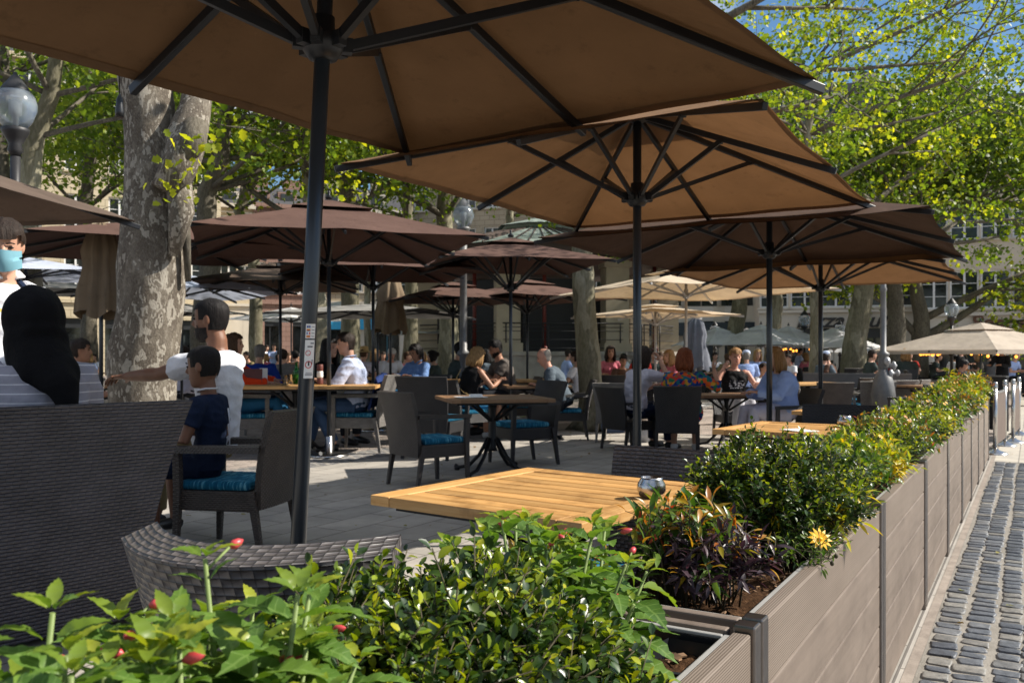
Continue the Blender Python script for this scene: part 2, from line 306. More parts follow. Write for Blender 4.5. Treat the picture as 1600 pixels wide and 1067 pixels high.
# ---------------------------------------------------------------- mesh builder
class MB:
    def __init__(s): s.v = []; s.f = []; s.mi = []; s.uv = []; s.sm = []
    def quad(s, pts, uvs=None, m=0, smooth=False):
        i = len(s.v); s.v += [tuple(p) for p in pts]; s.f.append(tuple(range(i, i+len(pts)))); s.mi.append(m)
        s.uv.append(uvs or [(0, 0)]*len(pts)); s.sm.append(smooth)
    def box(s, c, d, rot=None, m=0, taper=None, uv0=(0, 0), bev=0.0):
        """box centred at c with dims d; taper=(sx,sy) scales the bottom face about its centre"""
        hx, hy, hz = d[0]/2, d[1]/2, d[2]/2
        c = Vector(c); tx, ty = taper or (1, 1)
        if bev > 0:
            return s.bevbox(c, d, rot, m, bev)
        cs = [Vector((x*(tx if z < 0 else 1), y*(ty if z < 0 else 1), z)) for z in (-hz, hz) for y in (-hy, hy) for x in (-hx, hx)]
        w_ = [(rot @ q if rot else q)+c for q in cs]
        i = len(s.v); s.v += [tuple(q) for q in w_]
        for fc, ax in (((0, 2, 3, 1), 2), ((4, 5, 7, 6), 2), ((0, 1, 5, 4), 1), ((2, 6, 7, 3), 1), ((0, 4, 6, 2), 0), ((1, 3, 7, 5), 0)):
            s.f.append(tuple(i+q for q in fc)); s.mi.append(m); s.sm.append(False)
            a, b = [(1, 2), (0, 2), (0, 1)][ax]
            s.uv.append([(cs[q][a]+uv0[0]+5, cs[q][b]+uv0[1]+5) for q in fc])
        return s
    def bevbox(s, c, d, rot, m, bev):
        hx, hy, hz = d[0]/2, d[1]/2, d[2]/2; b = min(bev, hx*0.9, hy*0.9, hz*0.9)
        bm_ = bmesh.new(); bmesh.ops.create_cube(bm_, size=1)
        for v in bm_.verts: v.co = Vector((v.co.x*d[0], v.co.y*d[1], v.co.z*d[2]))
        bmesh.ops.bevel(bm_, geom=list(bm_.edges), offset=b, segments=2, affect='EDGES', profile=0.5)
        base = len(s.v); bm_.verts.index_update()
        for v in bm_.verts:
            q = v.co.copy(); s.v.append(tuple((rot @ q if rot else q)+c))
        for f in bm_.faces:
            n = f.normal; ax = max(range(3), key=lambda q: abs(n[q])); a, bb = [(1, 2), (0, 2), (0, 1)][ax]
            s.f.append(tuple(base+v.index for v in f.verts)); s.mi.append(m); s.sm.append(False)
            s.uv.append([(v.co[a]+5, v.co[bb]+5) for v in f.verts])
        bm_.free(); return s
    def bar(s, a, b, w_, h_, m=0, up=Vector((0, 0, 1)), bev=0.0):
        a = Vector(a); b = Vector(b); d = b-a; L = d.length; x = d.normalized(); y = up.cross(x)
        if y.length < 1e-4: y = Vector((0, 1, 0)).cross(x)
        y.normalize(); z = x.cross(y); rot = Matrix((x, y, z)).transposed()
        return s.box((a+b)/2, (L, w_, h_), rot, m, bev=bev)
    def tube(s, pts, rads, seg=8, m=0, cap=True, smooth=True, side=None):
        """rads: number, or list of numbers / (rx,ry); side: fixed vector for the rx axis"""
        pts = [Vector(p) for p in pts]; n = len(pts)
        if not hasattr(rads, '__len__'): rads = [rads]*n
        base = len(s.v); prev = None; L = 0; Ls = []
        for i, p in enumerate(pts):
            t = (pts[min(i+1, n-1)]-pts[max(i-1, 0)]).normalized()
            if i: L += (p-pts[i-1]).length
            Ls.append(L)
            if side is not None: xa = Vector(side) - t*t.dot(Vector(side))
            elif prev is not None: xa = prev - t*t.dot(prev)
            else: xa = Vector((1, 0, 0)) - t*t.x if abs(t.x) < 0.8 else Vector((0, 1, 0)) - t*t.y
            if xa.length < 1e-5: xa = t.orthogonal()
            xa.normalize(); ya = t.cross(xa); prev = xa
            r = rads[i]; rx, ry = r if hasattr(r, '__len__') else (r, r)
            for j in range(seg):
                an = 2*math.pi*j/seg; s.v.append(tuple(p+xa*math.cos(an)*rx+ya*math.sin(an)*ry))
        r0 = rads[0][0] if hasattr(rads[0], '__len__') else rads[0]
        for i in range(n-1):
            for j in range(seg):
                j2 = (j+1) % seg
                s.f.append((base+i*seg+j, base+i*seg+j2, base+(i+1)*seg+j2, base+(i+1)*seg+j)); s.mi.append(m); s.sm.append(smooth)
                u0 = j/seg*2*math.pi*r0; u1 = (j+1)/seg*2*math.pi*r0
                s.uv.append([(u0+5, Ls[i]+5), (u1+5, Ls[i]+5), (u1+5, Ls[i+1]+5), (u0+5, Ls[i+1]+5)])
        if cap:
            s.f.append(tuple(base+j for j in reversed(range(seg)))); s.mi.append(m); s.sm.append(False); s.uv.append([(0, 0)]*seg)
            s.f.append(tuple(base+(n-1)*seg+j for j in range(seg))); s.mi.append(m); s.sm.append(False); s.uv.append([(0, 0)]*seg)
        return s
    def lathe(s, prof, c=(0, 0, 0), seg=20, m=0, rot=None, smooth=True):
        """prof: [(radius, z)]"""
        c = Vector(c); base = len(s.v)
        for r, z in prof:
            for j in range(seg):
                a = 2*math.pi*j/seg; q = Vector((max(r, 1e-4)*math.cos(a), max(r, 1e-4)*math.sin(a), z)); s.v.append(tuple((rot @ q if rot else q)+c))
        for i in range(len(prof)-1):
            for j in range(seg):
                j2 = (j+1) % seg
                s.f.append((base+i*seg+j, base+i*seg+j2, base+(i+1)*seg+j2, base+(i+1)*seg+j)); s.mi.append(m); s.sm.append(smooth); s.uv.append([(0, 0)]*4)
        s.f.append(tuple(base+j for j in reversed(range(seg)))); s.mi.append(m); s.sm.append(False); s.uv.append([(0, 0)]*seg)
        s.f.append(tuple(base+(len(prof)-1)*seg+j for j in range(seg))); s.mi.append(m); s.sm.append(False); s.uv.append([(0, 0)]*seg)
        return s
    def ell(s, c, r, rot=None, seg=14, rings=9, m=0):
        prof = []
        c = Vector(c); base = len(s.v)
        for i in range(rings+1):
            th = math.pi*i/rings; z = -math.cos(th); rr = max(math.sin(th), 1e-3)
            for j in range(seg):
                a = 2*math.pi*j/seg; q = Vector((rr*math.cos(a)*r[0], rr*math.sin(a)*r[1], z*r[2])); s.v.append(tuple((rot @ q if rot else q)+c))
        for i in range(rings):
            for j in range(seg):
                j2 = (j+1) % seg
                s.f.append((base+i*seg+j, base+i*seg+j2, base+(i+1)*seg+j2, base+(i+1)*seg+j)); s.mi.append(m); s.sm.append(True); s.uv.append([(0, 0)]*4)
        s.f.append(tuple(base+j for j in reversed(range(seg)))); s.mi.append(m); s.sm.append(True); s.uv.append([(0, 0)]*seg)
        s.f.append(tuple(base+rings*seg+j for j in range(seg))); s.mi.append(m); s.sm.append(True); s.uv.append([(0, 0)]*seg)
        return s
    def grid(s, fn, nu, nv, m=0, smooth=True, uvs=1.0):
        base = len(s.v)
        for i in range(nu+1):
            for j in range(nv+1): s.v.append(tuple(fn(i/nu, j/nv)))
        for i in range(nu):
            for j in range(nv):
                q = (base+i*(nv+1)+j, base+(i+1)*(nv+1)+j, base+(i+1)*(nv+1)+j+1, base+i*(nv+1)+j+1)
                s.f.append(q); s.mi.append(m); s.sm.append(smooth)
                su, sv = uvs if hasattr(uvs, '__len__') else (uvs, uvs)
                s.uv.append([(i/nu*su, j/nv*sv), ((i+1)/nu*su, j/nv*sv), ((i+1)/nu*su, (j+1)/nv*sv), (i/nu*su, (j+1)/nv*sv)])
        return s
    def slab(s, fn, nf, nu, nv, th, m=0, uvs=1.0):
        """a curved panel of thickness th: fn(u,v) surface, nf(u,v) unit normal"""
        top = lambda u, v: Vector(fn(u, v))+Vector(nf(u, v))*th/2
        bot = lambda u, v: Vector(fn(1-u, v))-Vector(nf(1-u, v))*th/2
        s.grid(top, nu, nv, m, True, uvs); s.grid(bot, nu, nv, m, True, uvs)
        su, sv = uvs if hasattr(uvs, '__len__') else (uvs, uvs)
        def edge(pf, n, L):
            for i in range(n):
                (a, b), (c, d) = pf(i/n), pf((i+1)/n)
                A = Vector(fn(a, b)); N = Vector(nf(a, b))*th/2; B = Vector(fn(c, d)); N2 = Vector(nf(c, d))*th/2
                s.quad([A+N, A-N, B-N2, B+N2], [(i/n*L, 0), (i/n*L, th), ((i+1)/n*L, th), ((i+1)/n*L, 0)], m)
        edge(lambda q: (q, 0), nu, su); edge(lambda q: (1-q, 1), nu, su); edge(lambda q: (0, 1-q), nv, sv); edge(lambda q: (1, q), nv, sv)
        return s
    def mesh(s, name, mats):
        me = bpy.data.meshes.new(name); me.from_pydata(s.v, [], s.f)
        for mm in (mats if isinstance(mats, (list, tuple)) else [mats]): me.materials.append(M(mm) if isinstance(mm, str) else mm)
        me.polygons.foreach_set('material_index', s.mi); me.polygons.foreach_set('use_smooth', s.sm)
        ul = me.uv_layers.new(name='UVMap'); flat = []
        for q in s.uv:
            for a in q: flat += [a[0], a[1]]
        ul.data.foreach_set('uv', flat); me.update(); return me
    def build(s, name, mats, parent=None, loc=None, rz=None):
        o = bpy.data.objects.new(name, s.mesh(name, mats)); COL.objects.link(o)
        if parent is not None: o.parent = parent
        if loc is not None: o.location = loc
        if rz is not None: o.rotation_euler[2] = rz
        return o

def tag(o, label=None, cat=None, group=None, kind=None):
    if label: o['label'] = label
    if cat: o['category'] = cat
    if group: o['group'] = group
    if kind: o['kind'] = kind
    return o
def thing(name, label, cat, loc=(0, 0, 0), rz=0.0, group=None, scale=1.0):
    o = bpy.data.objects.new(name, None); COL.objects.link(o); o.empty_display_size = 0.1
    o.location = loc; o.rotation_euler = (0, 0, rz); o.scale = (scale,)*3
    return tag(o, label, cat, group)
KIDS = {}
def kids(o): return [c for c in bpy.data.objects if c.parent is o]
def copy_tree(o, parent=None, label=None, loc=None, rz=None, scale=None, group=None, mats=None):
    tree = CT_CACHE.get(o.name)
    if tree is None:
        def rec(q): return (q, [rec(c) for c in kids(q)])
        tree = CT_CACHE[o.name] = rec(o)
    def cp(t, par):
        c = t[0].copy(); COL.objects.link(c); c.parent = par
        for k2 in t[1]: cp(k2, c)
        if mats and c.type == 'MESH':
            for a, b in mats.items():
                for i, sl in enumerate(c.material_slots):
                    if sl.material and sl.material.name == a: sl.link = 'OBJECT'; sl.material = M(b)
        return c
    c = cp(tree, parent)
    if label: c['label'] = label
    if group: c['group'] = group
    if loc is not None: c.location = loc
    if rz is not None: c.rotation_euler = (0, 0, rz)
    if scale is not None: c.scale = (scale,)*3 if not hasattr(scale, '__len__') else scale
    return c
CT_CACHE = {}

def fastmesh(name, V, Fq, mats, uv=None, mi=None, smooth=True):
    """numpy quads/tris (all the same size) to a mesh"""
    me = bpy.data.meshes.new(name); n = len(V); m_, k_ = Fq.shape
    me.vertices.add(n); me.vertices.foreach_set('co', V.astype(np.float32).ravel())
    me.loops.add(m_*k_); me.loops.foreach_set('vertex_index', Fq.astype(np.int32).ravel())
    me.polygons.add(m_); me.polygons.foreach_set('loop_start', np.arange(0, m_*k_, k_, dtype=np.int32)); me.polygons.foreach_set('loop_total', np.full(m_, k_, dtype=np.int32))
    for q in mats: me.materials.append(M(q))
    if mi is not None: me.polygons.foreach_set('material_index', mi.astype(np.int32))
    me.polygons.foreach_set('use_smooth', np.full(m_, smooth))
    if uv is not None:
        ul = me.uv_layers.new(name='UVMap'); ul.data.foreach_set('uv', uv.astype(np.float32).ravel())
    me.update(calc_edges=True); me.validate(); return me

def leaf_template(kind):
    """verts (k,3) with length along +Y (0..1), faces (quads), uv per vertex"""
    if kind == 'ovate':       # serrated broad leaf, folded along the midrib and drooping
        prof = [(0.0, 0.012), (0.07, 0.06), (0.14, 0.125), (0.21, 0.165), (0.28, 0.205), (0.36, 0.205), (0.43, 0.222), (0.51, 0.198), (0.58, 0.200), (0.66, 0.160), (0.73, 0.152), (0.81, 0.104), (0.88, 0.082), (0.94, 0.036), (1.0, 0.004)]
    elif kind == 'small':     # glossy oval box leaf
        prof = [(0.0, 0.03), (0.22, 0.23), (0.52, 0.33), (0.82, 0.22), (1.0, 0.03)]
    elif kind == 'lance':
        prof = [(0.0, 0.02), (0.2, 0.11), (0.45, 0.15), (0.7, 0.11), (1.0, 0.005)]
    else:
        prof = [(0, 0.04), (0.24, 0.44), (0.42, 0.27), (0.60, 0.42), (1.0, 0.02)]
    V = []; U = []
    for i, (y, w_) in enumerate(prof):
        w2 = w_
        z = (0.10*y-0.46*y*y if kind == 'ovate' else (-0.28*y*y if kind == 'lance' else -0.10*y*y))+(0.012*math.sin(y*21) if kind == 'ovate' else 0)
        fold = 0.35 if kind != 'plane' else 0.2
        ser = 0.030 if (kind == 'ovate' and i % 2) else 0.0
        V += [(-w2, y-ser, z+w2*fold), (0, y, z), (w2, y-ser, z+w2*fold)]; U += [(0.5-w_, y), (0.5, y), (0.5+w_, y)]
    Fq = []
    for i in range(len(prof)-1):
        a = i*3; Fq += [(a, a+1, a+4, a+3), (a+1, a+2, a+5, a+4)]
    return np.array(V), np.array(Fq), np.array(U)
LT = {k_: leaf_template(k_) for k_ in ('ovate', 'small', 'lance', 'plane')}
def leaves_mesh(name, kind, pos, fwd, up, size, mats, mi=None):
    """pos,fwd,up: (N,3) arrays; size (N,)"""
    T, Fq, U = LT[kind]; N = len(pos)
    fwd = fwd/np.linalg.norm(fwd, axis=1, keepdims=True)
    side = np.cross(fwd, up); side /= (np.linalg.norm(side, axis=1, keepdims=True)+1e-9); nz = np.cross(side, fwd)
    Rm = np.stack([side, fwd, nz], axis=2)                       # columns
    V = np.einsum('nij,kj->nki', Rm, T)*size[:, None, None]+pos[:, None, :]
    k_ = len(T); FF = Fq[None]+(np.arange(N)*k_)[:, None, None]
    uv = np.tile(U[Fq.ravel()], (N, 1))
    mm = None if mi is None else np.repeat(mi, len(Fq))
    return fastmesh(name, V.reshape(-1, 3), FF.reshape(-1, 4), mats, uv, mm)
def obj(name, me, parent=None, loc=None):
    o = bpy.data.objects.new(name, me); COL.objects.link(o)
    if parent is not None: o.parent = parent
    if loc is not None: o.location = loc
    return o
# ================================================================ ground
def sheet(name, pts, z, mat, kind='structure'):
    b = MB(); b.quad([(p[0], p[1], z) for p in pts], [(p[0], p[1]) for p in pts]); o = b.build(name, mat); return tag(o, kind=kind)
k = NT('paver_grey', 0.8, 0.3); v = k.coord('UV'); br = k.n('TexBrick'); br.offset = 0.5
for a, b in (('Scale', 1.0), ('Mortar Size', 0.006), ('Mortar Smooth', 0.3), ('Brick Width', 0.60), ('Row Height', 0.30)): br.inputs[a].default_value = b
br.inputs['Color1'].default_value = (0.41, 0.38, 0.34, 1); br.inputs['Color2'].default_value = (0.32, 0.30, 0.27, 1); br.inputs['Mortar'].default_value = (0.16, 0.145, 0.13, 1); k.l(v, br.inputs['Vector'])
n = k.noise(v, 3.0, 8, 0.65); n2 = k.noise(v, 40, 4)
k.col(k.mix(0.5, br.outputs['Color'], k.mix(1.0, br.outputs['Color'], k.ramp(n, [(0.3, (0.5, 0.5, 0.5)), (0.7, (1.35, 1.32, 1.28))]), 'MULTIPLY')))
k.bump(k.math('ADD', k.math('MULTIPLY', br.outputs['Fac'], -1.0), k.math('MULTIPLY', n2, 0.25)), 0.5, 0.004)
def mk_setts(name, c1, c2, mo, bw=0.105, rh=0.10, ms=0.012):
    k = NT(name, 0.75, 0.35); v0 = k.coord('UV')
    dn = k.n('TexNoise'); dn.inputs['Scale'].default_value = 7; k.l(v0, dn.inputs['Vector']); sv = k.n('VectorMath', operation='SCALE'); sv.inputs['Scale'].default_value = 0.035; k.l(dn.outputs['Color'], sv.inputs[0])
    av = k.n('VectorMath', operation='ADD'); k.l(v0, av.inputs[0]); k.l(sv.outputs[0], av.inputs[1]); v = av.outputs[0]
    br = k.n('TexBrick'); br.offset = 0.5
    for a, b in (('Scale', 1.0), ('Mortar Size', ms), ('Mortar Smooth', 0.6), ('Brick Width', bw), ('Row Height', rh)): br.inputs[a].default_value = b
    br.inputs['Color1'].default_value = (*c1, 1); br.inputs['Color2'].default_value = (*c2, 1); br.inputs['Mortar'].default_value = (*mo, 1); k.l(v, br.inputs['Vector'])
    n = k.noise(v0, 2.0, 7, 0.65)
    k.col(k.mix(1.0, br.outputs['Color'], k.ramp(n, [(0.3, (0.6, 0.6, 0.6)), (0.7, (1.25, 1.22, 1.2))]), 'MULTIPLY'))
    k.bump(k.math('ADD', k.math('MULTIPLY', br.outputs['Fac'], -1.0), k.math('MULTIPLY', k.noise(v0, 60, 3), 0.3)), 0.8, 0.012)
mk_setts('setts_square', (0.40, 0.34, 0.30), (0.27, 0.235, 0.21), (0.34, 0.30, 0.26), 0.12, 0.10)
mk_setts('setts_gutter', (0.20, 0.205, 0.22), (0.12, 0.125, 0.14), (0.42, 0.39, 0.34), 0.16, 0.10, 0.02)
k = NT('slab_cream', 0.8); v = k.coord('UV'); br = k.n('TexBrick'); br.offset = 0.0
for a, b in (('Scale', 1.0), ('Mortar Size', 0.006), ('Brick Width', 0.5), ('Row Height', 0.45)): br.inputs[a].default_value = b
br.inputs['Color1'].default_value = (0.46, 0.42, 0.36, 1); br.inputs['Color2'].default_value = (0.40, 0.37, 0.32, 1); br.inputs['Mortar'].default_value = (0.2, 0.18, 0.16, 1); k.l(v, br.inputs['Vector'])
n = k.noise(v, 4, 7, 0.65); k.col(k.mix(1.0, br.outputs['Color'], k.ramp(n, [(0.3, (0.75, 0.75, 0.75)), (0.7, (1.15, 1.15, 1.12))]), 'MULTIPLY')); k.bump(k.noise(v, 50, 4), 0.3, 0.004)
k = NT('street_mortar', 0.9); v = k.coord('UV'); n = k.noise(v, 5, 8, 0.7)
k.col(k.ramp(n, [(0.3, (0.16, 0.145, 0.12)), (0.55, (0.24, 0.22, 0.19)), (0.75, (0.33, 0.305, 0.265))])); k.bump(k.noise(v, 45, 5, 0.7), 0.6, 0.01)
k = NT('earth', 0.95); v = k.coord('UV'); n = k.noise(v, 9, 8, 0.7); k.col(k.ramp(n, [(0.3, (0.06, 0.05, 0.04)), (0.7, (0.20, 0.17, 0.135))])); k.bump(n, 0.8, 0.03)

sheet('ground', [(-160, -30), (160, -30), (160, 220), (-160, 220)], 0.0, 'setts_square')
def st_sheet(name, s0, s1, t0, t1, z, mat):
    b = MB(); b.quad([ST(s0, t0, z), ST(s1, t0, z), ST(s1, t1, z), ST(s0, t1, z)], [(s0+60, t0+60), (s1+60, t0+60), (s1+60, t1+60), (s0+60, t1+60)]); return tag(b.build(name, mat), kind='structure')
k = NT('strip_stone', 0.85); v = k.coord('UV'); n = k.noise(v, 8, 8, 0.7); k.col(k.ramp(n, [(0.3, (0.17, 0.14, 0.115)), (0.7, (0.33, 0.28, 0.235))])); k.bump(n, 0.6, 0.008)
st_sheet('terrace_paving', -6, 13.2, -6.2, 0.02, 0.004, 'paver_grey')
st_sheet('gutter_setts', -6, 30, -6.85, -6.2, 0.004, 'setts_gutter')
st_sheet('street_bed', -4, 11.6, 0.06, 9, 0.004, 'street_mortar')
st_sheet('stone_strip', -4, 30, 0.02, 0.06, 0.006, 'strip_stone')
st_sheet('pavement', 11.6, 30, 0.06, 12, 0.006, 'slab_cream')
# street setts as real worn stones
k = NT('street_stone', 0.34, 0.6); isl = k.n('NewGeometry').outputs['Random Per Island']; v = k.coord('Object'); n = k.noise(v, 30, 5, 0.7)
c = k.ramp(isl, [(0, (0.050, 0.057, 0.072)), (0.35, (0.078, 0.087, 0.103)), (0.65, (0.115, 0.122, 0.134)), (0.88, (0.135, 0.132, 0.125)), (1, (0.20, 0.19, 0.17))])
k.col(k.mix(1.0, c, k.ramp(n, [(0.3, (0.65, 0.65, 0.66)), (0.7, (1.35, 1.33, 1.3))]), 'MULTIPLY')); k.rough(n, 0.32, 0.7); k.bump(n, 0.6, 0.008)
def stones():
    V = []; Fq = []; rr = random.Random(3)
    t = 0.125; colw = 0
    ring = [(-1, -0.72), (-0.93, -0.93), (-0.72, -1), (0.72, -1), (0.93, -0.93), (1, -0.72), (1, 0.72), (0.93, 0.93), (0.72, 1), (-0.72, 1), (-0.93, 0.93), (-1, 0.72)]
    while t < 3.6:
        wd = rr.uniform(0.098, 0.116); s = 1.0+rr.random()*0.1
        ph = rr.random()*6
        while s < 11.5:
            ln = rr.uniform(0.060, 0.100); cs = s+ln/2; wob = 0.007*math.sin(cs*1.7+ph)
            ww = wd*rr.uniform(0.84, 1.08); a = rr.uniform(-0.14, 0.14); sk = rr.uniform(-0.12, 0.12); h = rr.uniform(0.003, 0.007)
            jit = [(1+rr.uniform(-0.16, 0.04), 1+rr.uniform(-0.22, 0.06)) for _ in ring]
            base = len(V)
            for sc, z in ((1.0, -0.004), (0.975, h*0.7), (0.86, h)):
                for (x, y), (jx, jy) in zip(ring, jit):
                    lx = x*jx*ww/2*sc; ly = y*jy*(ln-0.004)/2*sc + sk*lx
                    tt = t+wob+lx*math.cos(a)-ly*math.sin(a); ss = cs+lx*math.sin(a)+ly*math.cos(a)
                    V.append(tuple(ST(ss, tt, 0.006+z)))
            n_ = len(ring)
            for q in range(2):
                for j in range(n_):
                    j2 = (j+1) % n_; Fq.append((base+q*n_+j, base+q*n_+j2, base+(q+1)*n_+j2, base+(q+1)*n_+j))
            Fq.append(tuple(base+2*n_+j for j in range(n_)))
            s += ln+rr.uniform(0.009, 0.020)
        t += wd+rr.uniform(0.004, 0.012)
    me = bpy.data.meshes.new('street_setts'); me.from_pydata(V, [], Fq); me.materials.append(M('street_stone'))
    me.polygons.foreach_set('use_smooth', [True]*len(Fq)); me.update()
    o = obj('street_setts', me)
    if sum(f.normal.z for f in me.polygons) < 0: me.flip_normals()
    tag(o, kind='structure')
stones()
# patch of bare earth round the plane tree behind the mid table
b = MB(); c0 = G(912, 668); b.quad([(c0.x+1.15*math.cos(a/24*2*math.pi)*(1+0.1*math.sin(a*2.3)), c0.y+0.8*math.sin(a/24*2*math.pi), 0.012) for a in range(24)], [(math.cos(a/24*6.28), math.sin(a/24*6.28)) for a in range(24)])
tag(b.build('earth_patch', 'earth'), kind='structure')

# ================================================================ buildings
def wallmat(name, c, blocks=None, var=0.12):
    k = NT(name, 0.85, 0.2); v = k.coord('Object'); n = k.noise(v, 0.6, 7, 0.6)
    cc = k.ramp(n, [(0.3, tuple(x*(1-var) for x in c)), (0.7, tuple(x*(1+var) for x in c))])
    if blocks:
        br = k.n('TexBrick'); vv = k.coord('UV'); k.l(vv, br.inputs['Vector'])
        for a, b in (('Scale', 1.0), ('Mortar Size', 0.02), ('Brick Width', blocks[0]), ('Row Height', blocks[1])): br.inputs[a].default_value = b
        br.inputs['Color1'].default_value = (1, 1, 1, 1); br.inputs['Color2'].default_value = (0.88, 0.87, 0.85, 1); br.inputs['Mortar'].default_value = (0.55, 0.53, 0.5, 1)
        cc = k.mix(1.0, cc, br.outputs['Color'], 'MULTIPLY')
    k.col(cc); k.bump(k.noise(v, 8, 4), 0.3, 0.02)
wallmat('wall_grey_cream', (0.58, 0.51, 0.41)); wallmat('wall_cream', (0.55, 0.47, 0.33), (0.9, 0.42)); wallmat('wall_buff', (0.50, 0.42, 0.30))
wallmat('wall_pink', (0.30, 0.19, 0.155), (0.7, 0.35)); wallmat('wall_stone', (0.42, 0.36, 0.27), (0.8, 0.4)); wallmat('fascia_pale', (0.56, 0.51, 0.43)); wallmat('wall_white', (0.60, 0.57, 0.52))
simple('slate_roof', (0.055, 0.055, 0.062), 0.6, 0, 0.25, 3, 0.3)
simple('frame_white', (0.70, 0.70, 0.69), 0.5)
simple('shop_dark', (0.020, 0.022, 0.025), 0.4); simple('shop_navy', (0.015, 0.030, 0.045), 0.4); simple('shop_teal', (0.02, 0.10, 0.14), 0.4)
simple('sign_black', (0.02, 0.018, 0.018), 0.5); simple('sign_brown', (0.12, 0.055, 0.03), 0.5, 0.2); simple('sign_red', (0.5, 0.03, 0.02), 0.5)
simple('sign_blue', (0.03, 0.35, 0.62), 0.5)

def building(name, label, p0, p1, base_h, floors, fh, nwin, wall, ground='shop', win=(1.15, 1.9), roof_h=3.5, arch=False, shopcol='shop_dark', fascia='fascia_pale', npier=None, group=None, sh=None):
    """facade from p0 to p1 (left to right as seen); base_h ground floor height; windows with reveals"""
    p0 = Vector(p0); p1 = Vector(p1); d = p1-p0; L = d.length; x = d.normalized(); rz = math.atan2(x.y, x.x)
    root = thing(name, label, 'building', p0, rz, group)
    H = base_h+floors*fh; TH = 0.35
    # upper wall with openings; local x along, y into the building, z up
    bx0 = [0.0]; pitch = L/nwin; ww, wh = win
    xs = [0.0]; spans = []
    for i in range(nwin):
        cx = pitch*(i+0.5); spans.append((cx-ww/2, cx+ww/2))
    wb = MB(); zc = base_h
    for f in range(floors):
        z0 = base_h+f*fh; zs = z0+(0.55*(fh-wh) if sh is None else sh); zt = zs+wh
        wb.box((L/2, TH/2, (z0+zs)/2), (L, TH, zs-z0)); wb.box((L/2, TH/2, (zt+z0+fh)/2), (L, TH, z0+fh-zt))
        px = 0
        for (a, c) in spans: wb.box(((px+a)/2, TH/2, (zs+zt)/2), (a-px, TH, wh)); px = c
        wb.box(((px+L)/2, TH/2, (zs+zt)/2), (L-px, TH, wh))
    wb.box((L/2, 5.4, H/2), (L-0.04, 10, H-0.02))
    wb.build('wall', wall, root)
    # string course and cornice
    cb = MB(); cb.box((L/2, -0.10, base_h-0.02), (L+0.1, 0.2, 0.18)); cb.build('string_course', fascia, root); cb = MB(); cb.box((L/2, -0.17, H+0.02), (L+0.2, 0.36, 0.3)); cb.build('cornice', fascia, root); cb = MB(); cb.box((L/2, -0.06, H-0.42), (L+0.1, 0.14, 0.12)); cb.build('moulding', fascia, root)
    wmesh = MB(); t = 0.10
    wmesh.box((-ww/2+t/2, 0, 0), (t, 0.12, wh)); wmesh.box((ww/2-t/2, 0, 0), (t, 0.12, wh)); wmesh.box((0, 0, wh/2-t/2), (ww-2*t, 0.12, t)); wmesh.box((0, 0, -wh/2+t/2), (ww-2*t, 0.12, t))
    wmesh.box((0, -0.01, 0), (0.11, 0.12, wh-2*t))
    for zz in (-wh/6, wh/6): wmesh.box((0, 0.02, zz), (ww-2*t, 0.06, 0.035))
    wm = wmesh.mesh('window', 'frame_white')
    pm = MB(); pm.box((0, 0.06, 0), (ww-0.03, 0.02, wh-0.03)); pm = pm.mesh('pane', 'window_glass')
    sm = MB(); sm.box((0, -0.22, -wh/2-0.06), (ww+0.3, 0.22, 0.10)); sm = sm.mesh('sill', fascia)
    cnt = 0
    for f in range(floors):
        zc = base_h+f*fh+(0.55*(fh-wh) if sh is None else sh)+wh/2
        for (a, c) in spans:
            wn = obj('window', wm, root, ((a+c)/2, 0.2, zc)); obj('pane', pm, wn); obj('sill', sm, wn)
    if roof_h > 0:
        rb = MB(); q = [(-0.2, -0.3), (L+0.2, -0.3), (L+0.2, 10.6), (-0.2, 10.6)]; ins = roof_h*0.35
        q2 = [(ins, ins), (L-ins, ins), (L-ins, 10.6-ins), (ins, 10.6-ins)]
        A = [Vector((a[0], a[1], H+0.17)) for a in q]; B_ = [Vector((a[0], a[1], H+0.17+roof_h)) for a in q2]
        for i in range(4): rb.quad([A[i], A[(i+1) % 4], B_[(i+1) % 4], B_[i]])
        rb.quad(B_); rb.quad(list(reversed(A))); ro = rb.build('roof', 'slate_roof', root)
        for i in range(0, nwin, 2):
            cx = pitch*(i+0.5); db = MB(); db.box((cx, 0.55, H+0.17+roof_h*0.42), (1.3, 1.3, roof_h*0.62)); dm = db.build('dormer', fascia, ro)
            gb = MB(); gb.box((cx, -0.12, H+0.17+roof_h*0.42), (0.9, 0.06, roof_h*0.45)); gb.build('dormer_window', 'window_glass', dm)
        for cx in (L*0.2, L*0.75):
            kb = MB(); kb.box((cx, 4, H+roof_h+0.6), (1.4, 0.7, 1.8)); kb.build('chimney', wall, ro)
    # ground floor: piers, glass behind, fascia
    npier = npier or max(2, int(L/3.6)); pw = 0.75; gb = MB(); gl = MB(); fh0 = 0.95 if ground == 'shop' else 0.5
    gl.box((L/2, 0.42, (base_h-fh0)/2), (L-0.1, 0.06, base_h-fh0)); gl.build('shop_window', 'window_glass' if ground != 'dark' else shopcol, root)
    for i in range(npier+1):
        cx = min(max(L*i/npier, pw/2), L-pw/2); gb = MB(); gb.box((cx, 0.2, (base_h-fh0)/2), (pw, 0.5, base_h-fh0-0.01)); gb.build('pier', fascia, root)
    fb = MB(); fb.box((L/2, 0.16, base_h-0.11-fh0/2+0.0), (L-0.02, 0.40, fh0-0.03)); fb.build('fascia', fascia, root)
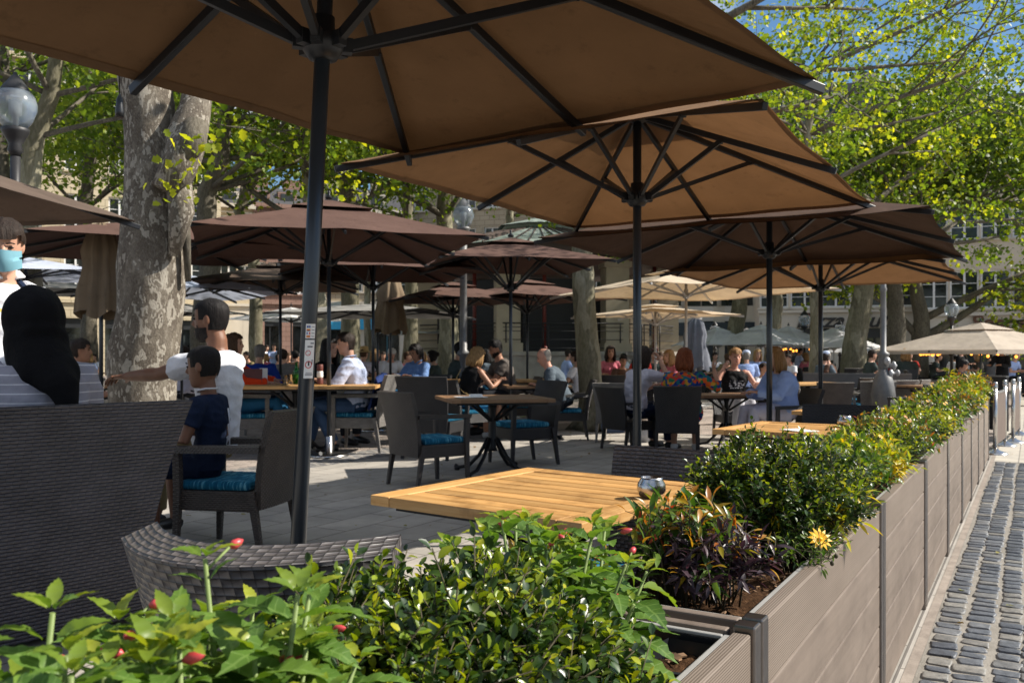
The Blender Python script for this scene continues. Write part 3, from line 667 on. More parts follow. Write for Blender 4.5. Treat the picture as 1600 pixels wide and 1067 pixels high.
    if arch:
        for i in range(npier):
            cx = L*(i+0.5)/npier; w_ = L/npier-pw
            ab = MB(); ab.box((cx, 0.3, base_h*0.36), (w_, 0.1, base_h*0.72)); ab.build('shop_front', shopcol, root)
    else:
        for i in range(npier):
            cx = L*(i+0.5)/npier; w_ = L/npier-pw
            ab = MB(); ab.box((cx, 0.22, base_h-fh0-0.42), (w_-0.02, 0.1, 0.55)); ab.box((cx, 0.28, 0.3), (w_-0.02, 0.1, 0.6)); ab.box((cx, 0.28, base_h*0.4), (0.09, 0.1, base_h*0.55)); ab.build('shop_front', shopcol, root)
    return root, L, H
def lettering(txt, root, x, z, size, mat, depth=0.05, shear=0.0, y=-0.12, bold=0.0, name='lettering', stretch=1.0):
    cu = bpy.data.curves.new(name, 'FONT'); cu.body = txt; cu.size = size; cu.extrude = depth; cu.shear = shear; cu.offset = bold; cu.align_x = 'CENTER'; cu.align_y = 'CENTER'
    o = bpy.data.objects.new(name, cu); COL.objects.link(o); dg = bpy.context.evaluated_depsgraph_get(); dg.update()
    me = bpy.data.meshes.new_from_object(o.evaluated_get(dg)); bpy.data.objects.remove(o); me.name = name; me.materials.clear(); me.materials.append(M(mat))
    q = bpy.data.objects.new(name, me); COL.objects.link(q); q.parent = root; q.location = (x, y, z); q.rotation_euler = (R(90), 0, 0); q.scale = (stretch, 1, 1); return q

# right-hand side of the square, facing the camera
rest, L1, H1 = building('restaurant_building', 'cream stone building with a cursive black restaurant sign above its dark ground floor', PX(1186, 54), PX(1432, 52), 3.98, 3, 3.5, 5, 'wall_grey_cream', sh=0.22, win=(1.7, 2.0), shopcol='shop_dark')
lettering('Pizza Hut', rest, L1*0.53, 3.36, 1.25, 'sign_black', 0.05, 0.35, -0.10, 0.02, stretch=1.1)
b = MB(); b.lathe([(0.24, -0.06), (0.26, 0), (0.24, 0.06)], (0, 0, 0), 20, 0, Matrix.Rotation(R(90), 3, 'X')); b.build('sign_disc', 'sign_red', rest).location = (2.72, -0.2, 3.6)
cafe, L2, H2 = building('corner_building', 'grey cream building with bronze looped lettering over a dark cafe front at the right end', PX(1436, 49), PX(1850, 44), 3.55, 2, 3.8, 8, 'wall_grey_cream', sh=0.3, win=(1.45, 2.1), shopcol='shop_dark', roof_h=4.5)
lettering('8asoe', cafe, 4.05, 3.02, 1.2, 'sign_brown', 0.06, 0, -0.10, 0.02, stretch=1.0)
b = MB(); b.box((0, 0, 0), (0.28, 0.2, 1.0)); b.lathe([(0.14, 0.5), (0.05, 0.75)], seg=8); b.build('wall_lantern', 'lamp_iron', cafe).location = (4.85, -0.2, 4.7)
arc_, L3, H3 = building('arcade_building', 'pale building with a row of tall round arched windows above a navy shop front', PX(905, 62), PX(1180, 60), 8.0, 2, 3.6, 5, 'wall_white', ground='dark', arch=True, shopcol='shop_navy', npier=5, win=(1.3, 2.0))
for i in range(5):      # arched windows of the first floor, in front of the wall plane by their own reveal
    cx = L3*(i+0.5)/5; ab = MB(); n_ = 14; r_ = 1.15; z0 = 4.7; z1 = 6.1
    pts = [(cx-r_, -0.0, z0)]+[(cx-r_*math.cos(math.pi*j/n_), 0, z1+r_*math.sin(math.pi*j/n_)) for j in range(n_+1)]+[(cx+r_, 0, z0)]
    ab.quad([(p[0], -0.055, p[2]) for p in pts]); o = ab.build('arched_window', 'window_glass', arc_)
    fb = MB(); fb.tube([(p[0], -0.06, p[2]) for p in pts], 0.09, 6); fb.tube([(cx, -0.06, z0), (cx, -0.06, z1+r_)], 0.04, 5); fb.build('arch_frame', 'wall_white', o)
b = MB(); b.box((0, 0, 0), (L3-0.2, 0.14, 4.2)); b.build('upper_wall', 'wall_white', arc_).location = (L3/2, 0.03, 5.75)
b = MB(); b.box((0, 0, 0), (L3, 0.6, 0.9)); b.build('awning', 'shop_navy', arc_).location = (L3/2, -0.35, 3.1)
# far left side
lft, L4, H4 = building('cream_building', 'cream block stone building behind the big plane tree on the left', PX(-330, 46), PX(345, 58), 4.6, 4, 3.6, 9, 'wall_cream', win=(1.3, 2.2), fascia='wall_cream')
buf, L5, H5 = building('buff_building', 'narrow buff building with dark shop bays left of the pink stone house', PX(345, 60), PX(396, 61), 4.8, 2, 3.4, 2, 'wall_buff', win=(1.2, 2.0), roof_h=1.2)
pnk, L6, H6 = building('pink_building', 'pinkish brown stone building with white framed windows beyond the square', PX(396, 61), PX(500, 63), 5.0, 2, 3.4, 5, 'wall_pink', win=(1.1, 2.2), fascia='wall_pink', roof_h=1.2)
blu, L7, H7 = building('shop_building', 'cream building with a bright blue shop sign over its teal front', PX(500, 64), PX(640, 66), 5.2, 2, 3.4, 4, 'wall_stone', win=(1.3, 1.9), shopcol='shop_teal', roof_h=1.6)
b = MB(); b.box((0, 0, 0), (5.4, 0.16, 1.0)); sgn = b.build('shop_sign', 'sign_blue', blu); sgn.location = (L7*0.45, -0.28, 3.7)
lettering('-30', sgn, -0.7, 0, 0.8, 'print_blue', 0.02, y=-0.11)
mid, L8, H8 = building('long_building', 'long pale stone building glimpsed between the trees behind the bandstand', PX(640, 70), PX(905, 66), 5.0, 3, 3.5, 7, 'wall_stone', win=(1.3, 2.0))

# ================================================================ bandstand
def bandstand():
    c = PX(842, 36); Rr = 5.7; z0 = 1.38; ez = 4.75
    root = thing('bandstand', 'octagonal bandstand with green metal roof, cream columns and railed stone podium', 'bandstand', c, R(8))
    n = 8; pt = lambda r, z, i: Vector((r*math.cos(2*math.pi*(i+0.5)/n), r*math.sin(2*math.pi*(i+0.5)/n), z))
    b = MB()
    for i in range(n):
        b.quad([pt(Rr, 0, i), pt(Rr, 0, i+1), pt(Rr, z0-0.14, i+1), pt(Rr, z0-0.14, i)], [(0, 0), (3.7, 0), (3.7, 1.1), (0, 1.1)])
    b.build('podium', 'stone_pale', root)
    b = MB()
    for z_, r_ in ((z0-0.14, Rr+0.12), (z0, Rr+0.12)): b.quad([pt(r_, z_, i) for i in range(n)])
    for i in range(n): b.quad([pt(Rr+0.12, z0-0.14, i), pt(Rr+0.12, z0-0.14, i+1), pt(Rr+0.12, z0, i+1), pt(Rr+0.12, z0, i)])
    b.build('coping', 'stone_pale', root)
    for i in range(n):
        p = pt(Rr-0.55, 0, i); b = MB(); b.box((p.x, p.y, (z0+ez)/2), (0.85, 0.85, ez-z0)); b.box((p.x, p.y, z0+0.15), (1.0, 1.0, 0.3)); b.box((p.x, p.y, ez-0.25), (1.0, 1.0, 0.2)); b.build('column', 'column_cream', root)
    for i in (4, 5, 6):
        for q in (0.34, 0.66):
            p = pt(Rr-0.3, 0, i).lerp(pt(Rr-0.3, 0, i+1), q); b = MB(); b.tube([(p.x, p.y, z0), (p.x, p.y, ez)], 0.07, 10); b.lathe([(0.14, 0), (0.14, 0.1), (0.08, 0.2)], (p.x, p.y, z0)); b.build('slim_post', 'red_paint', root)
    for i in (0, 1, 2, 3, 4, 5):      # dark stage cloths; back ones are added to stand in for interior shade
        a = pt(Rr-1.15, 0, i); e = pt(Rr-1.15, 0, i+1); b = MB(); b.bar(a.lerp(e, 0.12)+Vector((0, 0, 2.7)), a.lerp(e, 0.86)+Vector((0, 0, 2.7)), 0.06, 2.7)
        b.build('stage_cloth_and_shade', 'black_panel', root)
    for i in range(n):
        if i in (0, 1): continue
        a = pt(Rr-0.08, 0, i); e = pt(Rr-0.08, 0, i+1); b = MB()
        for h in (1.0, 0.86, 0.72, 0.42, 0.12): b.tube([a+Vector((0, 0, z0+h)), e+Vector((0, 0, z0+h))], 0.025 if h == 1.0 else 0.013, 6)
        for q in (0.02, 0.33, 0.37, 0.66, 0.98):
            p = a.lerp(e, q); b.tube([p+Vector((0, 0, z0)), p+Vector((0, 0, z0+1.0))], 0.024, 6)
        b.build('railing', 'lamp_iron', root)
    b = MB(); b.quad([pt(Rr, ez-0.03, i) for i in reversed(range(n))]); b.build('ceiling', 'eave_brown', root)
    b = MB(); ro = Rr+0.9
    for r_, z_, r2, z2 in ((ro, ez+0.0, ro, ez+0.38), ):
        for i in range(n): b.quad([pt(r_, z_, i), pt(r_, z_, i+1), pt(r2, z2, i+1), pt(r2, z2, i)])
    b.quad([pt(ro, ez, i) for i in reversed(range(n))])
    b.build('eave', 'eave_brown', root)
    b = MB()
    for i in range(n):
        b.quad([pt(ro+0.1, ez+0.38, i), pt(ro+0.1, ez+0.38, i+1), pt(1.6, ez+1.55, i+1), pt(1.6, ez+1.55, i)])
        b.quad([pt(1.6, ez+1.55, i), pt(1.6, ez+1.55, i+1), pt(1.6, ez+1.75, i+1), pt(1.6, ez+1.75, i)])
        b.quad([pt(1.8, ez+1.75, i), pt(1.8, ez+1.75, i+1), pt(0.05, ez+2.2, i+1), pt(0.05, ez+2.2, i)])
        for q in range(1, 9):
            b.bar(pt(ro+0.1, ez+0.40, i).lerp(pt(ro+0.1, ez+0.40, i+1), q/9), pt(1.6, ez+1.57, i).lerp(pt(1.6, ez+1.57, i+1), q/9), 0.035, 0.06, m=1)
    b.build('roof', ['copper_green', 'eave_brown'], root)
bandstand()
def stone_bench(x0, x1, y, D):
    b = MB(); a = PX(x0, D); e = PX(x1, D); b.bar(a+Vector((0, 0, 0.42)), e+Vector((0, 0, 0.42)), 0.5, 0.84, bev=0.02); b.bar(a+Vector((0, 0, 0.90)), e+Vector((0, 0, 0.90)), 0.62, 0.1, bev=0.02)
    return b.build('stone_wall', 'stone_pale')
tag(stone_bench(1005, 1062, 570, 25), 'low pale stone wall right of the bandstand under the cream parasols', 'wall')

# ================================================================ trees
def branch(mb, p, d, L, r, depth, tips, rr, bend=0.22, spread=0.65, m=0):
    pts = [p.copy()]; rads = [r]; n = 5; q = p.copy(); dd = d.normalized()
    for i in range(n):
        dd = (dd+Vector((rr.uniform(-1, 1), rr.uniform(-1, 1), rr.uniform(-0.5, 0.8)))*bend*0.5).normalized(); q = q+dd*L/n; pts.append(q.copy()); rads.append(r*(1-0.5*(i+1)/n))
    mb.tube(pts, rads, 7 if r > 0.05 else 4, m)
    if depth <= 1: tips += [p_.lerp(q_, rr.random()) for p_, q_ in zip(pts[1:], pts[2:])]+([pts[-1]] if depth == 0 else [])
    if depth == 0: return
    for j in range(rr.choice((2, 3, 3))):
        k_ = rr.choice((3, 4, 5)); a = rr.uniform(0, 2*math.pi); ax = dd.orthogonal(); ax.rotate(Matrix.Rotation(a, 3, dd))
        nd = (dd+ax*rr.uniform(0.5, 1.0)*spread*1.5).normalized(); nd.z = nd.z*0.8+0.08
        branch(mb, pts[k_], nd, L*rr.uniform(0.6, 0.8), rads[k_]*0.7, depth-1, tips, rr, bend, spread, m)
def crown_leaves(tips, n, rr, size, spreadr, name='foliage', mat='leaf_plane', parent=None, mats2=None, clump=None):
    rg = np.random.default_rng(rr.randint(0, 99999)); T = np.array([tuple(t) for t in tips])
    nc = max(1, n//8); cc = T[rg.integers(0, len(T), nc)]+rg.normal(0, 1, (nc, 3))*spreadr*np.array([1, 1, 0.7]); ci = rg.integers(0, nc, n)
    pos = cc[ci]+rg.normal(0, 1, (n, 3))*size*np.array([1.3, 1.3, 0.9])
    fw = rg.normal(0, 1, (n, 3)); fw[:, 2] -= 0.5; up = rg.normal(0, 0.7, (n, 3)); up[:, 2] += 1.0
    sz = size*rg.uniform(0.5, 1.45, n)
    cl = rg.random(nc); mi = ((cl[ci] < 0.30) | (rg.random(n) < 0.06)).astype(int) if mats2 else None
    me = leaves_mesh(name, 'plane', pos, fw, up, sz, [mat]+([mats2] if mats2 else []), mi)
    return obj(name, me, parent)
def tree(name, label, base, trunk, rads, limbs, bark, leafmat, leafmat2, nleaf, lsize, seed, spreadr=0.5, depth=2, extra=None, group=None, flare=True):
    """trunk: list of world points; limbs: list of (start index, direction, length, radius)"""
    rr = random.Random(seed); base = Vector(base); root = thing(name, label, 'tree', base, 0, group)
    b = MB(); pts = [Vector(p)-base for p in trunk]; dense = []; dr = []
    for i in range(len(pts)-1):
        for q in range(4):
            f = q/4; p = pts[i].lerp(pts[i+1], f); p += Vector((mnoise.noise(p*0.8+Vector((seed, 0, 0))), mnoise.noise(p*0.8+Vector((0, seed, 0))), 0))*rads[i]*0.25
            dense.append(p); dr.append(rads[i]*(1-f)+rads[i+1]*f)
    dense.append(pts[-1]); dr.append(rads[-1])
    if flare: dr[0] *= 1.55; dr[1] *= 1.12
    bs = len(b.v); b.tube(dense, dr, 22)
    for i in range(bs, len(b.v)):
        v = Vector(b.v[i]); n_ = mnoise.noise(v*2.2+Vector((seed, 3, 1)))*0.10+mnoise.noise(v*6)*0.03
        j = min(range(len(dense)), key=lambda q: (dense[q]-v).length_squared); rad = v-dense[j]; b.v[i] = tuple(v+rad*n_*1.3)
    if flare:
        for a in range(6):
            an = a*1.05+seed; d_ = Vector((math.cos(an), math.sin(an), 0)); r0 = rads[0]
            b.tube([d_*r0*0.6+Vector((0, 0, r0*1.3)), d_*r0*1.15+Vector((0, 0, r0*0.45)), d_*r0*2.0+Vector((0, 0, -0.02))], [r0*0.42, r0*0.33, r0*0.12], 8)
    tr = b.build('trunk', bark, root); tips = []; lb = MB()
    for (i, d, L, r) in limbs: branch(lb, pts[i], Vector(d).normalized(), L, r, depth, tips, rr)
    lb.build('limb', 'bark_dark' if bark != 'bark_plane' else bark, root)
    if extra: tips += [Vector(e)-base for e in extra]
    if nleaf: crown_leaves(tips, nleaf, rr, lsize, spreadr, 'foliage', leafmat, root, leafmat2)
    return root
def px3(lst): return [P(x, y, D) for x, y, D in lst]
# the big mottled plane, left of centre
D = 8.6
tree('plane_tree', 'huge plane tree trunk with mottled pale bark rising behind the sofa on the left', PX(222, D), [PX(222, D), P(224, 560, D), P(236, 420, D), P(240, 330, D), P(234, 200, D), P(224, 60, D), P(215, -200, D+0.3)],
     [0.32, 0.31, 0.305, 0.29, 0.25, 0.24, 0.2], [(6, (-0.6, 0.3, 0.8), 2.8, 0.16), (6, (0.1, 0.8, 0.7), 2.8, 0.14), (6, (0.9, -0.35, 0.35), 3.0, 0.10), (6, (0.8, -0.1, 0.6), 3.0, 0.09)],
     'bark_plane', 'leaf_plane', 'leaf_plane_bright', 2600, 0.12, 11, 0.55, 2, flare=True)
bt = [o for o in bpy.data.objects if o.name == 'trunk' and o.parent.name == 'plane_tree'][0]
b = MB(); dd = [P(262, 300, D-0.28), P(285, 250, D-0.25), P(292, 215, D-0.1), P(305, 170, D), P(312, 120, D+0.2), P(318, 20, D+0.3)]; base_ = PX(222, D)
b.tube([p-base_ for p in dd], [0.16, 0.17, 0.19, 0.15, 0.14, 0.12], 16); b.tube([p-base_ for p in (P(272, 400, D-0.22), P(284, 330, D-0.28), P(278, 275, D-0.2), P(262, 250, D-0.1))], [0.05, 0.12, 0.13, 0.10], 12)
b.build('side_limb', 'bark_plane', bt.parent)
b = MB(); b.tube([p-base_ for p in (P(292, 250, D-0.32), P(300, 225, D-0.30), P(308, 195, D-0.2))], [0.07, 0.125, 0.115], 14); b.tube([p-base_ for p in (P(294, 440, D-0.05), P(291, 370, D-0.1), P(289, 310, D-0.15))], [0.03, 0.045, 0.03], 8); b.build('burr', 'bark_dark', bt.parent)
rg = random.Random(5); tp_ = [P(262+rg.uniform(-14, 14), 282+rg.uniform(-22, 22), D-0.5)-base_ for _ in range(4)]+[P(300+rg.uniform(-14, 24), 240+rg.uniform(-30, 60), D-0.5)-base_ for _ in range(5)]
crown_leaves(tp_, 60, rg, 0.085, 0.07, 'foliage', 'leaf_plane_bright', bt.parent)

DD = 14.2
tree('plane_tree', 'slender olive barked plane tree with flared roots behind the mid table', PX(930, DD), [PX(930, DD), P(924, 620, DD), P(913, 500, DD), P(909, 400, DD), P(912, 300, DD), P(925, 150, DD), P(935, 20, DD)],
     [0.25, 0.205, 0.185, 0.175, 0.17, 0.14, 0.11], [(4, (0.9, -0.1, 0.5), 3.2, 0.09), (5, (0.95, -0.15, 0.5), 3.4, 0.10), (5, (-0.8, 0.3, 0.6), 2.8, 0.1), (6, (0.7, 0.2, 0.8), 2.8, 0.10), (6, (-0.5, -0.4, 0.8), 2.6, 0.1)],
     'bark_olive', 'leaf_plane', 'leaf_plane_bright', 8000, 0.078, 21, 0.45, 2)
T_GR = 'plane trees across the square'
far_trees = [  # name label base px D trunk px points(radius m) limbs  leafmats n
 ('left leaning branchy plane tree above the taupe parasol', 72, 15.5, [(60, 560), (40, 330), (55, 215), (80, 150), (88, 90), (86, 0)], 0.22, 'bark_olive', 6500, 31, 2.9),
 ('dark trunked tree just right of the big mottled trunk', 318, 21, [(320, 480), (328, 400), (322, 300), (345, 250), (350, 190), (352, 90)], 0.30, 'bark_dark', 8500, 32, 3.2),
 ('forked tree seen above the left end of the wide brown parasol', 400, 27, [(400, 500), (396, 380), (372, 330), (405, 260), (425, 210), (430, 120)], 0.22, 'bark_olive', 7000, 33, 3.6),
 ('tree with a sunlit trunk right beside the leaning parasol pole', 492, 22, [(494, 540), (492, 470), (490, 360), (484, 280), (478, 180), (480, 60)], 0.34, 'bark_pale', 8000, 34, 3.4),
 ('thick trunked tree rising over the peak of the wide brown parasol', 548, 25, [(548, 500), (546, 380), (542, 290), (548, 220), (550, 120), (550, 20)], 0.30, 'bark_olive', 11000, 35, 3.8),
 ('slim tree near the blue shop sign', 574, 34, [(575, 540), (573, 490), (576, 420), (572, 330), (570, 250), (570, 150)], 0.16, 'bark_pale', 3600, 36, 4.0),
 ('bright leaved tree standing before the bandstand roof', 700, 24, [(700, 520), (698, 440), (694, 340), (700, 260), (705, 180), (708, 100)], 0.3, 'bark_olive', 9000, 37, 3.4),
 ('mossy tree trunk rising between the small white parasols', 1152, 31, [(1152, 560), (1150, 520), (1156, 470), (1150, 400), (1145, 300), (1140, 180)], 0.36, 'bark_olive', 4800, 38, 4.2),
 ('pale smooth trunked tree beside the small white parasols', 1210, 33, [(1208, 560), (1208, 520), (1212, 470), (1205, 420), (1200, 300), (1195, 180)], 0.36, 'bark_pale', 4200, 39, 4.2),
 ('stout grey trunked tree with one limb reaching right behind the white parasols', 1335, 25, [(1333, 595), (1336, 540), (1345, 480), (1352, 440), (1358, 390), (1366, 320)], 0.40, 'bark_olive', 6200, 40, 3.8),
 ('dark crooked tree right of the tall grey lamp post', 1402, 28, [(1400, 575), (1402, 520), (1398, 470), (1395, 430), (1400, 380), (1405, 320)], 0.34, 'bark_dark', 6200, 41, 3.3),
 ('wide spreading tree whose limbs cross the corner cafe', 1440, 30, [(1436, 580), (1438, 530), (1440, 500), (1432, 460), (1428, 420), (1440, 350)], 0.36, 'bark_dark', 12000, 42, 3.3),
 ('tree hanging its dense crown over the far right edge', 1640, 30, [(1640, 560), (1640, 510), (1636, 460), (1632, 420), (1628, 370), (1625, 330)], 0.34, 'bark_dark', 9500, 43, 3.4),
 ('tall tree filling the gap between the wide parasols and the sky at the upper right', 1275, 22, [(1275, 560), (1275, 480), (1272, 400), (1262, 300), (1262, 210), (1275, 110)], 0.18, 'bark_olive', 7500, 44, 3.3),
 ('tree masking the cream building at the far left edge', 0, 27, [(0, 520), (-4, 400), (4, 300), (0, 200), (6, 120), (2, 40)], 0.3, 'bark_dark', 10000, 45, 4.0),
 ('tree seen between the leaning left tree and the big mottled trunk', 140, 31, [(140, 520), (136, 420), (132, 330), (142, 250), (138, 160), (140, 80)], 0.3, 'bark_dark', 11000, 46, 4.4),
 ('broad tree closing the view behind the wide brown parasol', 250, 38, [(250, 520), (252, 420), (246, 340), (256, 260), (250, 180), (250, 90)], 0.34, 'bark_dark', 11000, 47, 5.0),
 ('bright tree above the closed parasol and the lamp globe', 640, 29, [(640, 520), (644, 420), (636, 340), (640, 260), (645, 180), (640, 100)], 0.26, 'bark_olive', 11000, 48, 4.0),
 ('bright tree above the green roof edge of the bandstand', 800, 46, [(800, 480), (804, 420), (796, 340), (800, 260), (805, 180), (800, 100)], 0.3, 'bark_olive', 9000, 49, 5.0),
]
for (lab, bx_, D, tr_, r0, bark, nl, sd_, ll) in far_trees:
    pts = [PX(bx_, D)]+[P(x, y, D) for x, y in tr_]; n_ = len(pts); rads = [r0*1.1]+[r0*(1-0.55*i/(n_-1)) for i in range(1, n_)]
    rr = random.Random(sd_); limbs = []
    for i in range(3, n_):
        if tr_[i-1][1] > 405: continue
        for q in range(3 if i < n_-1 else 4):
            a = rr.uniform(0, 6.28); limbs.append((i, (math.cos(a), math.sin(a)*0.7, rr.uniform(0.15, 0.75)), ll*rr.uniform(0.7, 1.1), r0*0.24))
    if sd_ == 40: limbs.append((4, (0.9, -0.1, 0.55), 3.2, 0.16))
    if sd_ == 44: limbs += [(4, (0.9, 0.0, 0.35), 3.8, 0.07), (5, (0.95, -0.1, 0.35), 4.2, 0.08), (6, (0.85, 0.0, 0.4), 4.2, 0.07), (6, (0.9, 0.2, 0.1), 4.4, 0.06), (5, (0.9, 0.1, 0.1), 3.6, 0.06)]
    if sd_ == 42: limbs += [(2, (0.85, -0.2, 0.5), 3.6, 0.17), (2, (0.95, 0.0, 0.25), 3.4, 0.10), (3, (0.8, -0.2, 0.5), 3.6, 0.14), (2, (-0.6, 0.1, 0.6), 2.5, 0.14)]
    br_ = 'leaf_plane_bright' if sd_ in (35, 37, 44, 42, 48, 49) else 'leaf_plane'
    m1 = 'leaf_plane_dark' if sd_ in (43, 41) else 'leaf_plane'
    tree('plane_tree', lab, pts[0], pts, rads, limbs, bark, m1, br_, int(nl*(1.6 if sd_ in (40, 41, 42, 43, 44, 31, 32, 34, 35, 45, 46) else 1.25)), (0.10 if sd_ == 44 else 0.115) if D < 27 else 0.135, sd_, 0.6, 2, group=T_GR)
# ================================================================ parasols
def parasol(label, base, rz, sx, sy, rim, apex, canopy, pole='pole_anthracite', pr=0.027, vent=True, hub=None, lean=(0, 0), group=None, cat='parasol', drop=0.0, valance=0.0, seed=0, base_top=0.0, lod=0, ribmat='rib_dark', scale=1.0, rsize=(0.026, 0.036)):
    root = thing('parasol', label, cat, base, rz, group, scale)
    rr = random.Random(seed+1); hx, hy = sx/2, sy/2; hub = hub or rim-0.06
    lv = Vector((lean[0], lean[1], 0))
    def off(z): return lv*(z/2.3)
    ang = [(1, 1), (0, 1), (-1, 1), (-1, 0), (-1, -1), (0, -1), (1, -1), (1, 0)]
    rimp = [Vector((a*hx, b*hy, rim-(drop if a and b else 0)))+off(rim) for a, b in ang]; top = Vector((0, 0, apex))+off(apex)
    b = MB(); nu, nv = (9, 8) if lod == 0 else (5, 3)
    for i in range(8):
        A, B_ = rimp[i], rimp[(i+1) % 8]; s0 = 0.10 if vent else 0.0
        def fn(u, v, A=A, B_=B_, s0=s0):
            r_ = s0+(1-s0)*u; e = A.lerp(B_, v); p = top.lerp(e, r_)
            sag = 0.022*math.sin(math.pi*v)*r_*(sx/3); p.z -= sag*(1-0.5*r_)-0.0
            inn = Vector((0, 0, e.z))+off(rim)-e; inn.normalize(); p += inn*0.022*math.sin(math.pi*v)*max(0, r_-0.6)/0.4*(sx/3)
            p.z += 0.012*mnoise.noise(p*2.3+Vector((seed, 0, 0))); return p
        b.grid(fn, nu, nv, 0, True)
    if valance:
        for i in range(8):
            A, B_ = rimp[i], rimp[(i+1) % 8]; b.grid(lambda u, v: A.lerp(B_, v)-Vector((0, 0, valance*u)), 1, 3)
    b.build('canopy', canopy, root)
    if lod == 0:
        b = MB()
        for i in range(8):     # stitched hem along the rim
            A, B_ = rimp[i], rimp[(i+1) % 8]
            def hf(u, v, A=A, B_=B_):
                e = A.lerp(B_, v); p = top.lerp(e, 1-0.045*u/(e-top).length*1.2); sag = 0.022*math.sin(math.pi*v)*(sx/3); p.z -= sag*0.5; inn = Vector((0, 0, e.z))+off(rim)-e; inn.normalize(); p += inn*0.022*math.sin(math.pi*v)*(sx/3); p.z += 0.012*mnoise.noise(p*2.3+Vector((seed, 0, 0)))-0.004; return p
            b.grid(hf, 1, 10)
        b.build('hem', canopy, root)
    if vent:
        b = MB()
        for i in range(8):
            A, B_ = rimp[i], rimp[(i+1) % 8]
            b.grid(lambda u, v: top.lerp(A.lerp(B_, v), (0.03+0.27*u))+Vector((0, 0, 0.045+0.015*math.sin(3*math.pi*v)*u)), 3, 3)
        b.build('vent_cap', canopy, root)
    b = MB(); zt = apex-0.02
    b.tube([off(0.02)+Vector((0, 0, 0.02)), off(zt)+Vector((0, 0, zt))], pr, 16)
    b.build('pole', pole, root)
    if base_top is not None:
        b = MB(); b.lathe([(0.24, 0.0), (0.24, 0.03), (0.06, 0.045), (0.045, 0.05), (0.045, 0.24), (0.036, 0.25)], (0, 0, 0), 20); b.build('base', 'steel', root)
    b = MB(); b.lathe([(0.03, 0.0), (0.05, 0.015), (0.012, 0.06), (0.02, 0.085), (0.002, 0.11)], top+Vector((0, 0, 0.05)), 12); b.build('finial', 'rib_dark', root)
    w_, h_ = rsize
    hubc = Vector((0, 0, hub))+off(hub); tophub = Vector((0, 0, apex-0.07))+off(apex-0.07)
    b = MB(); b.lathe([(pr, -0.04), (pr+0.022, -0.035), (pr+0.045, 0.0), (pr+0.045, 0.045), (pr+0.015, 0.06), (pr+0.015, 0.11), (pr, 0.115)], hubc, 16)
    for i in range(8):
        d = (rimp[i]-top); d.z = 0; d.normalize(); b.bar(hubc+d*(pr+0.02)+Vector((0, 0, 0.02)), hubc+d*(pr+0.075)+Vector((0, 0, 0.02)), 0.035, 0.05)
    b.build('runner', ribmat, root)
    b = MB(); b.lathe([(pr, -0.03), (pr+0.04, -0.02), (pr+0.04, 0.03), (pr, 0.04)], tophub, 12); b.build('crown', ribmat, root)
    for i in range(8):
        e = rimp[i]; d = (e-top); dn = d.normalized(); dz = Vector((0, 0, -0.035))
        b = MB(); b.bar(tophub+Vector((dn.x, dn.y, 0))*0.05, e+dz+dn*0.03, w_, h_, bev=0.004 if lod == 0 else 0); rb = b.build('rib', ribmat, root)
        q = top.lerp(e, 0.46)+dz*1.6; b = MB(); b.bar(hubc+Vector((dn.x, dn.y, 0))*(pr+0.06)+Vector((0, 0, 0.02)), q, w_*0.8, h_*0.8)
        b.tube([q+Vector((0, 0, -0.01))-dn.cross(Vector((0, 0, 1)))*0.02, q+Vector((0, 0, -0.01))+dn.cross(Vector((0, 0, 1)))*0.02], 0.010, 8)
        b.build('strut', ribmat, rb)
    return root
PG = 'large brown parasols in a row along the planters'
def row_pole(D): return Vector((0.5985*D-2.574, D, 0))
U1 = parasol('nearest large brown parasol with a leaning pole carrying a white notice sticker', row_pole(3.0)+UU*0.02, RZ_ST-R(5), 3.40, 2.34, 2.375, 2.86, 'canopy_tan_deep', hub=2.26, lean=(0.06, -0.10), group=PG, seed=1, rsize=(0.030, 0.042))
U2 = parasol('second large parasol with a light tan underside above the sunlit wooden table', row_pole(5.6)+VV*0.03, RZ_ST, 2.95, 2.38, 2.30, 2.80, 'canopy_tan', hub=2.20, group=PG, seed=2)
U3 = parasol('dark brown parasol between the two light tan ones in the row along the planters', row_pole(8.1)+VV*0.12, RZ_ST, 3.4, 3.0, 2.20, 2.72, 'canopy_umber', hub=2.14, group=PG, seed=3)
U4 = parasol('farthest tan parasol of the row along the planters, its front edge sunlit', row_pole(10.55), RZ_ST, 3.0, 2.9, 2.17, 2.65, 'canopy_tan', hub=2.02, group=PG, seed=4)
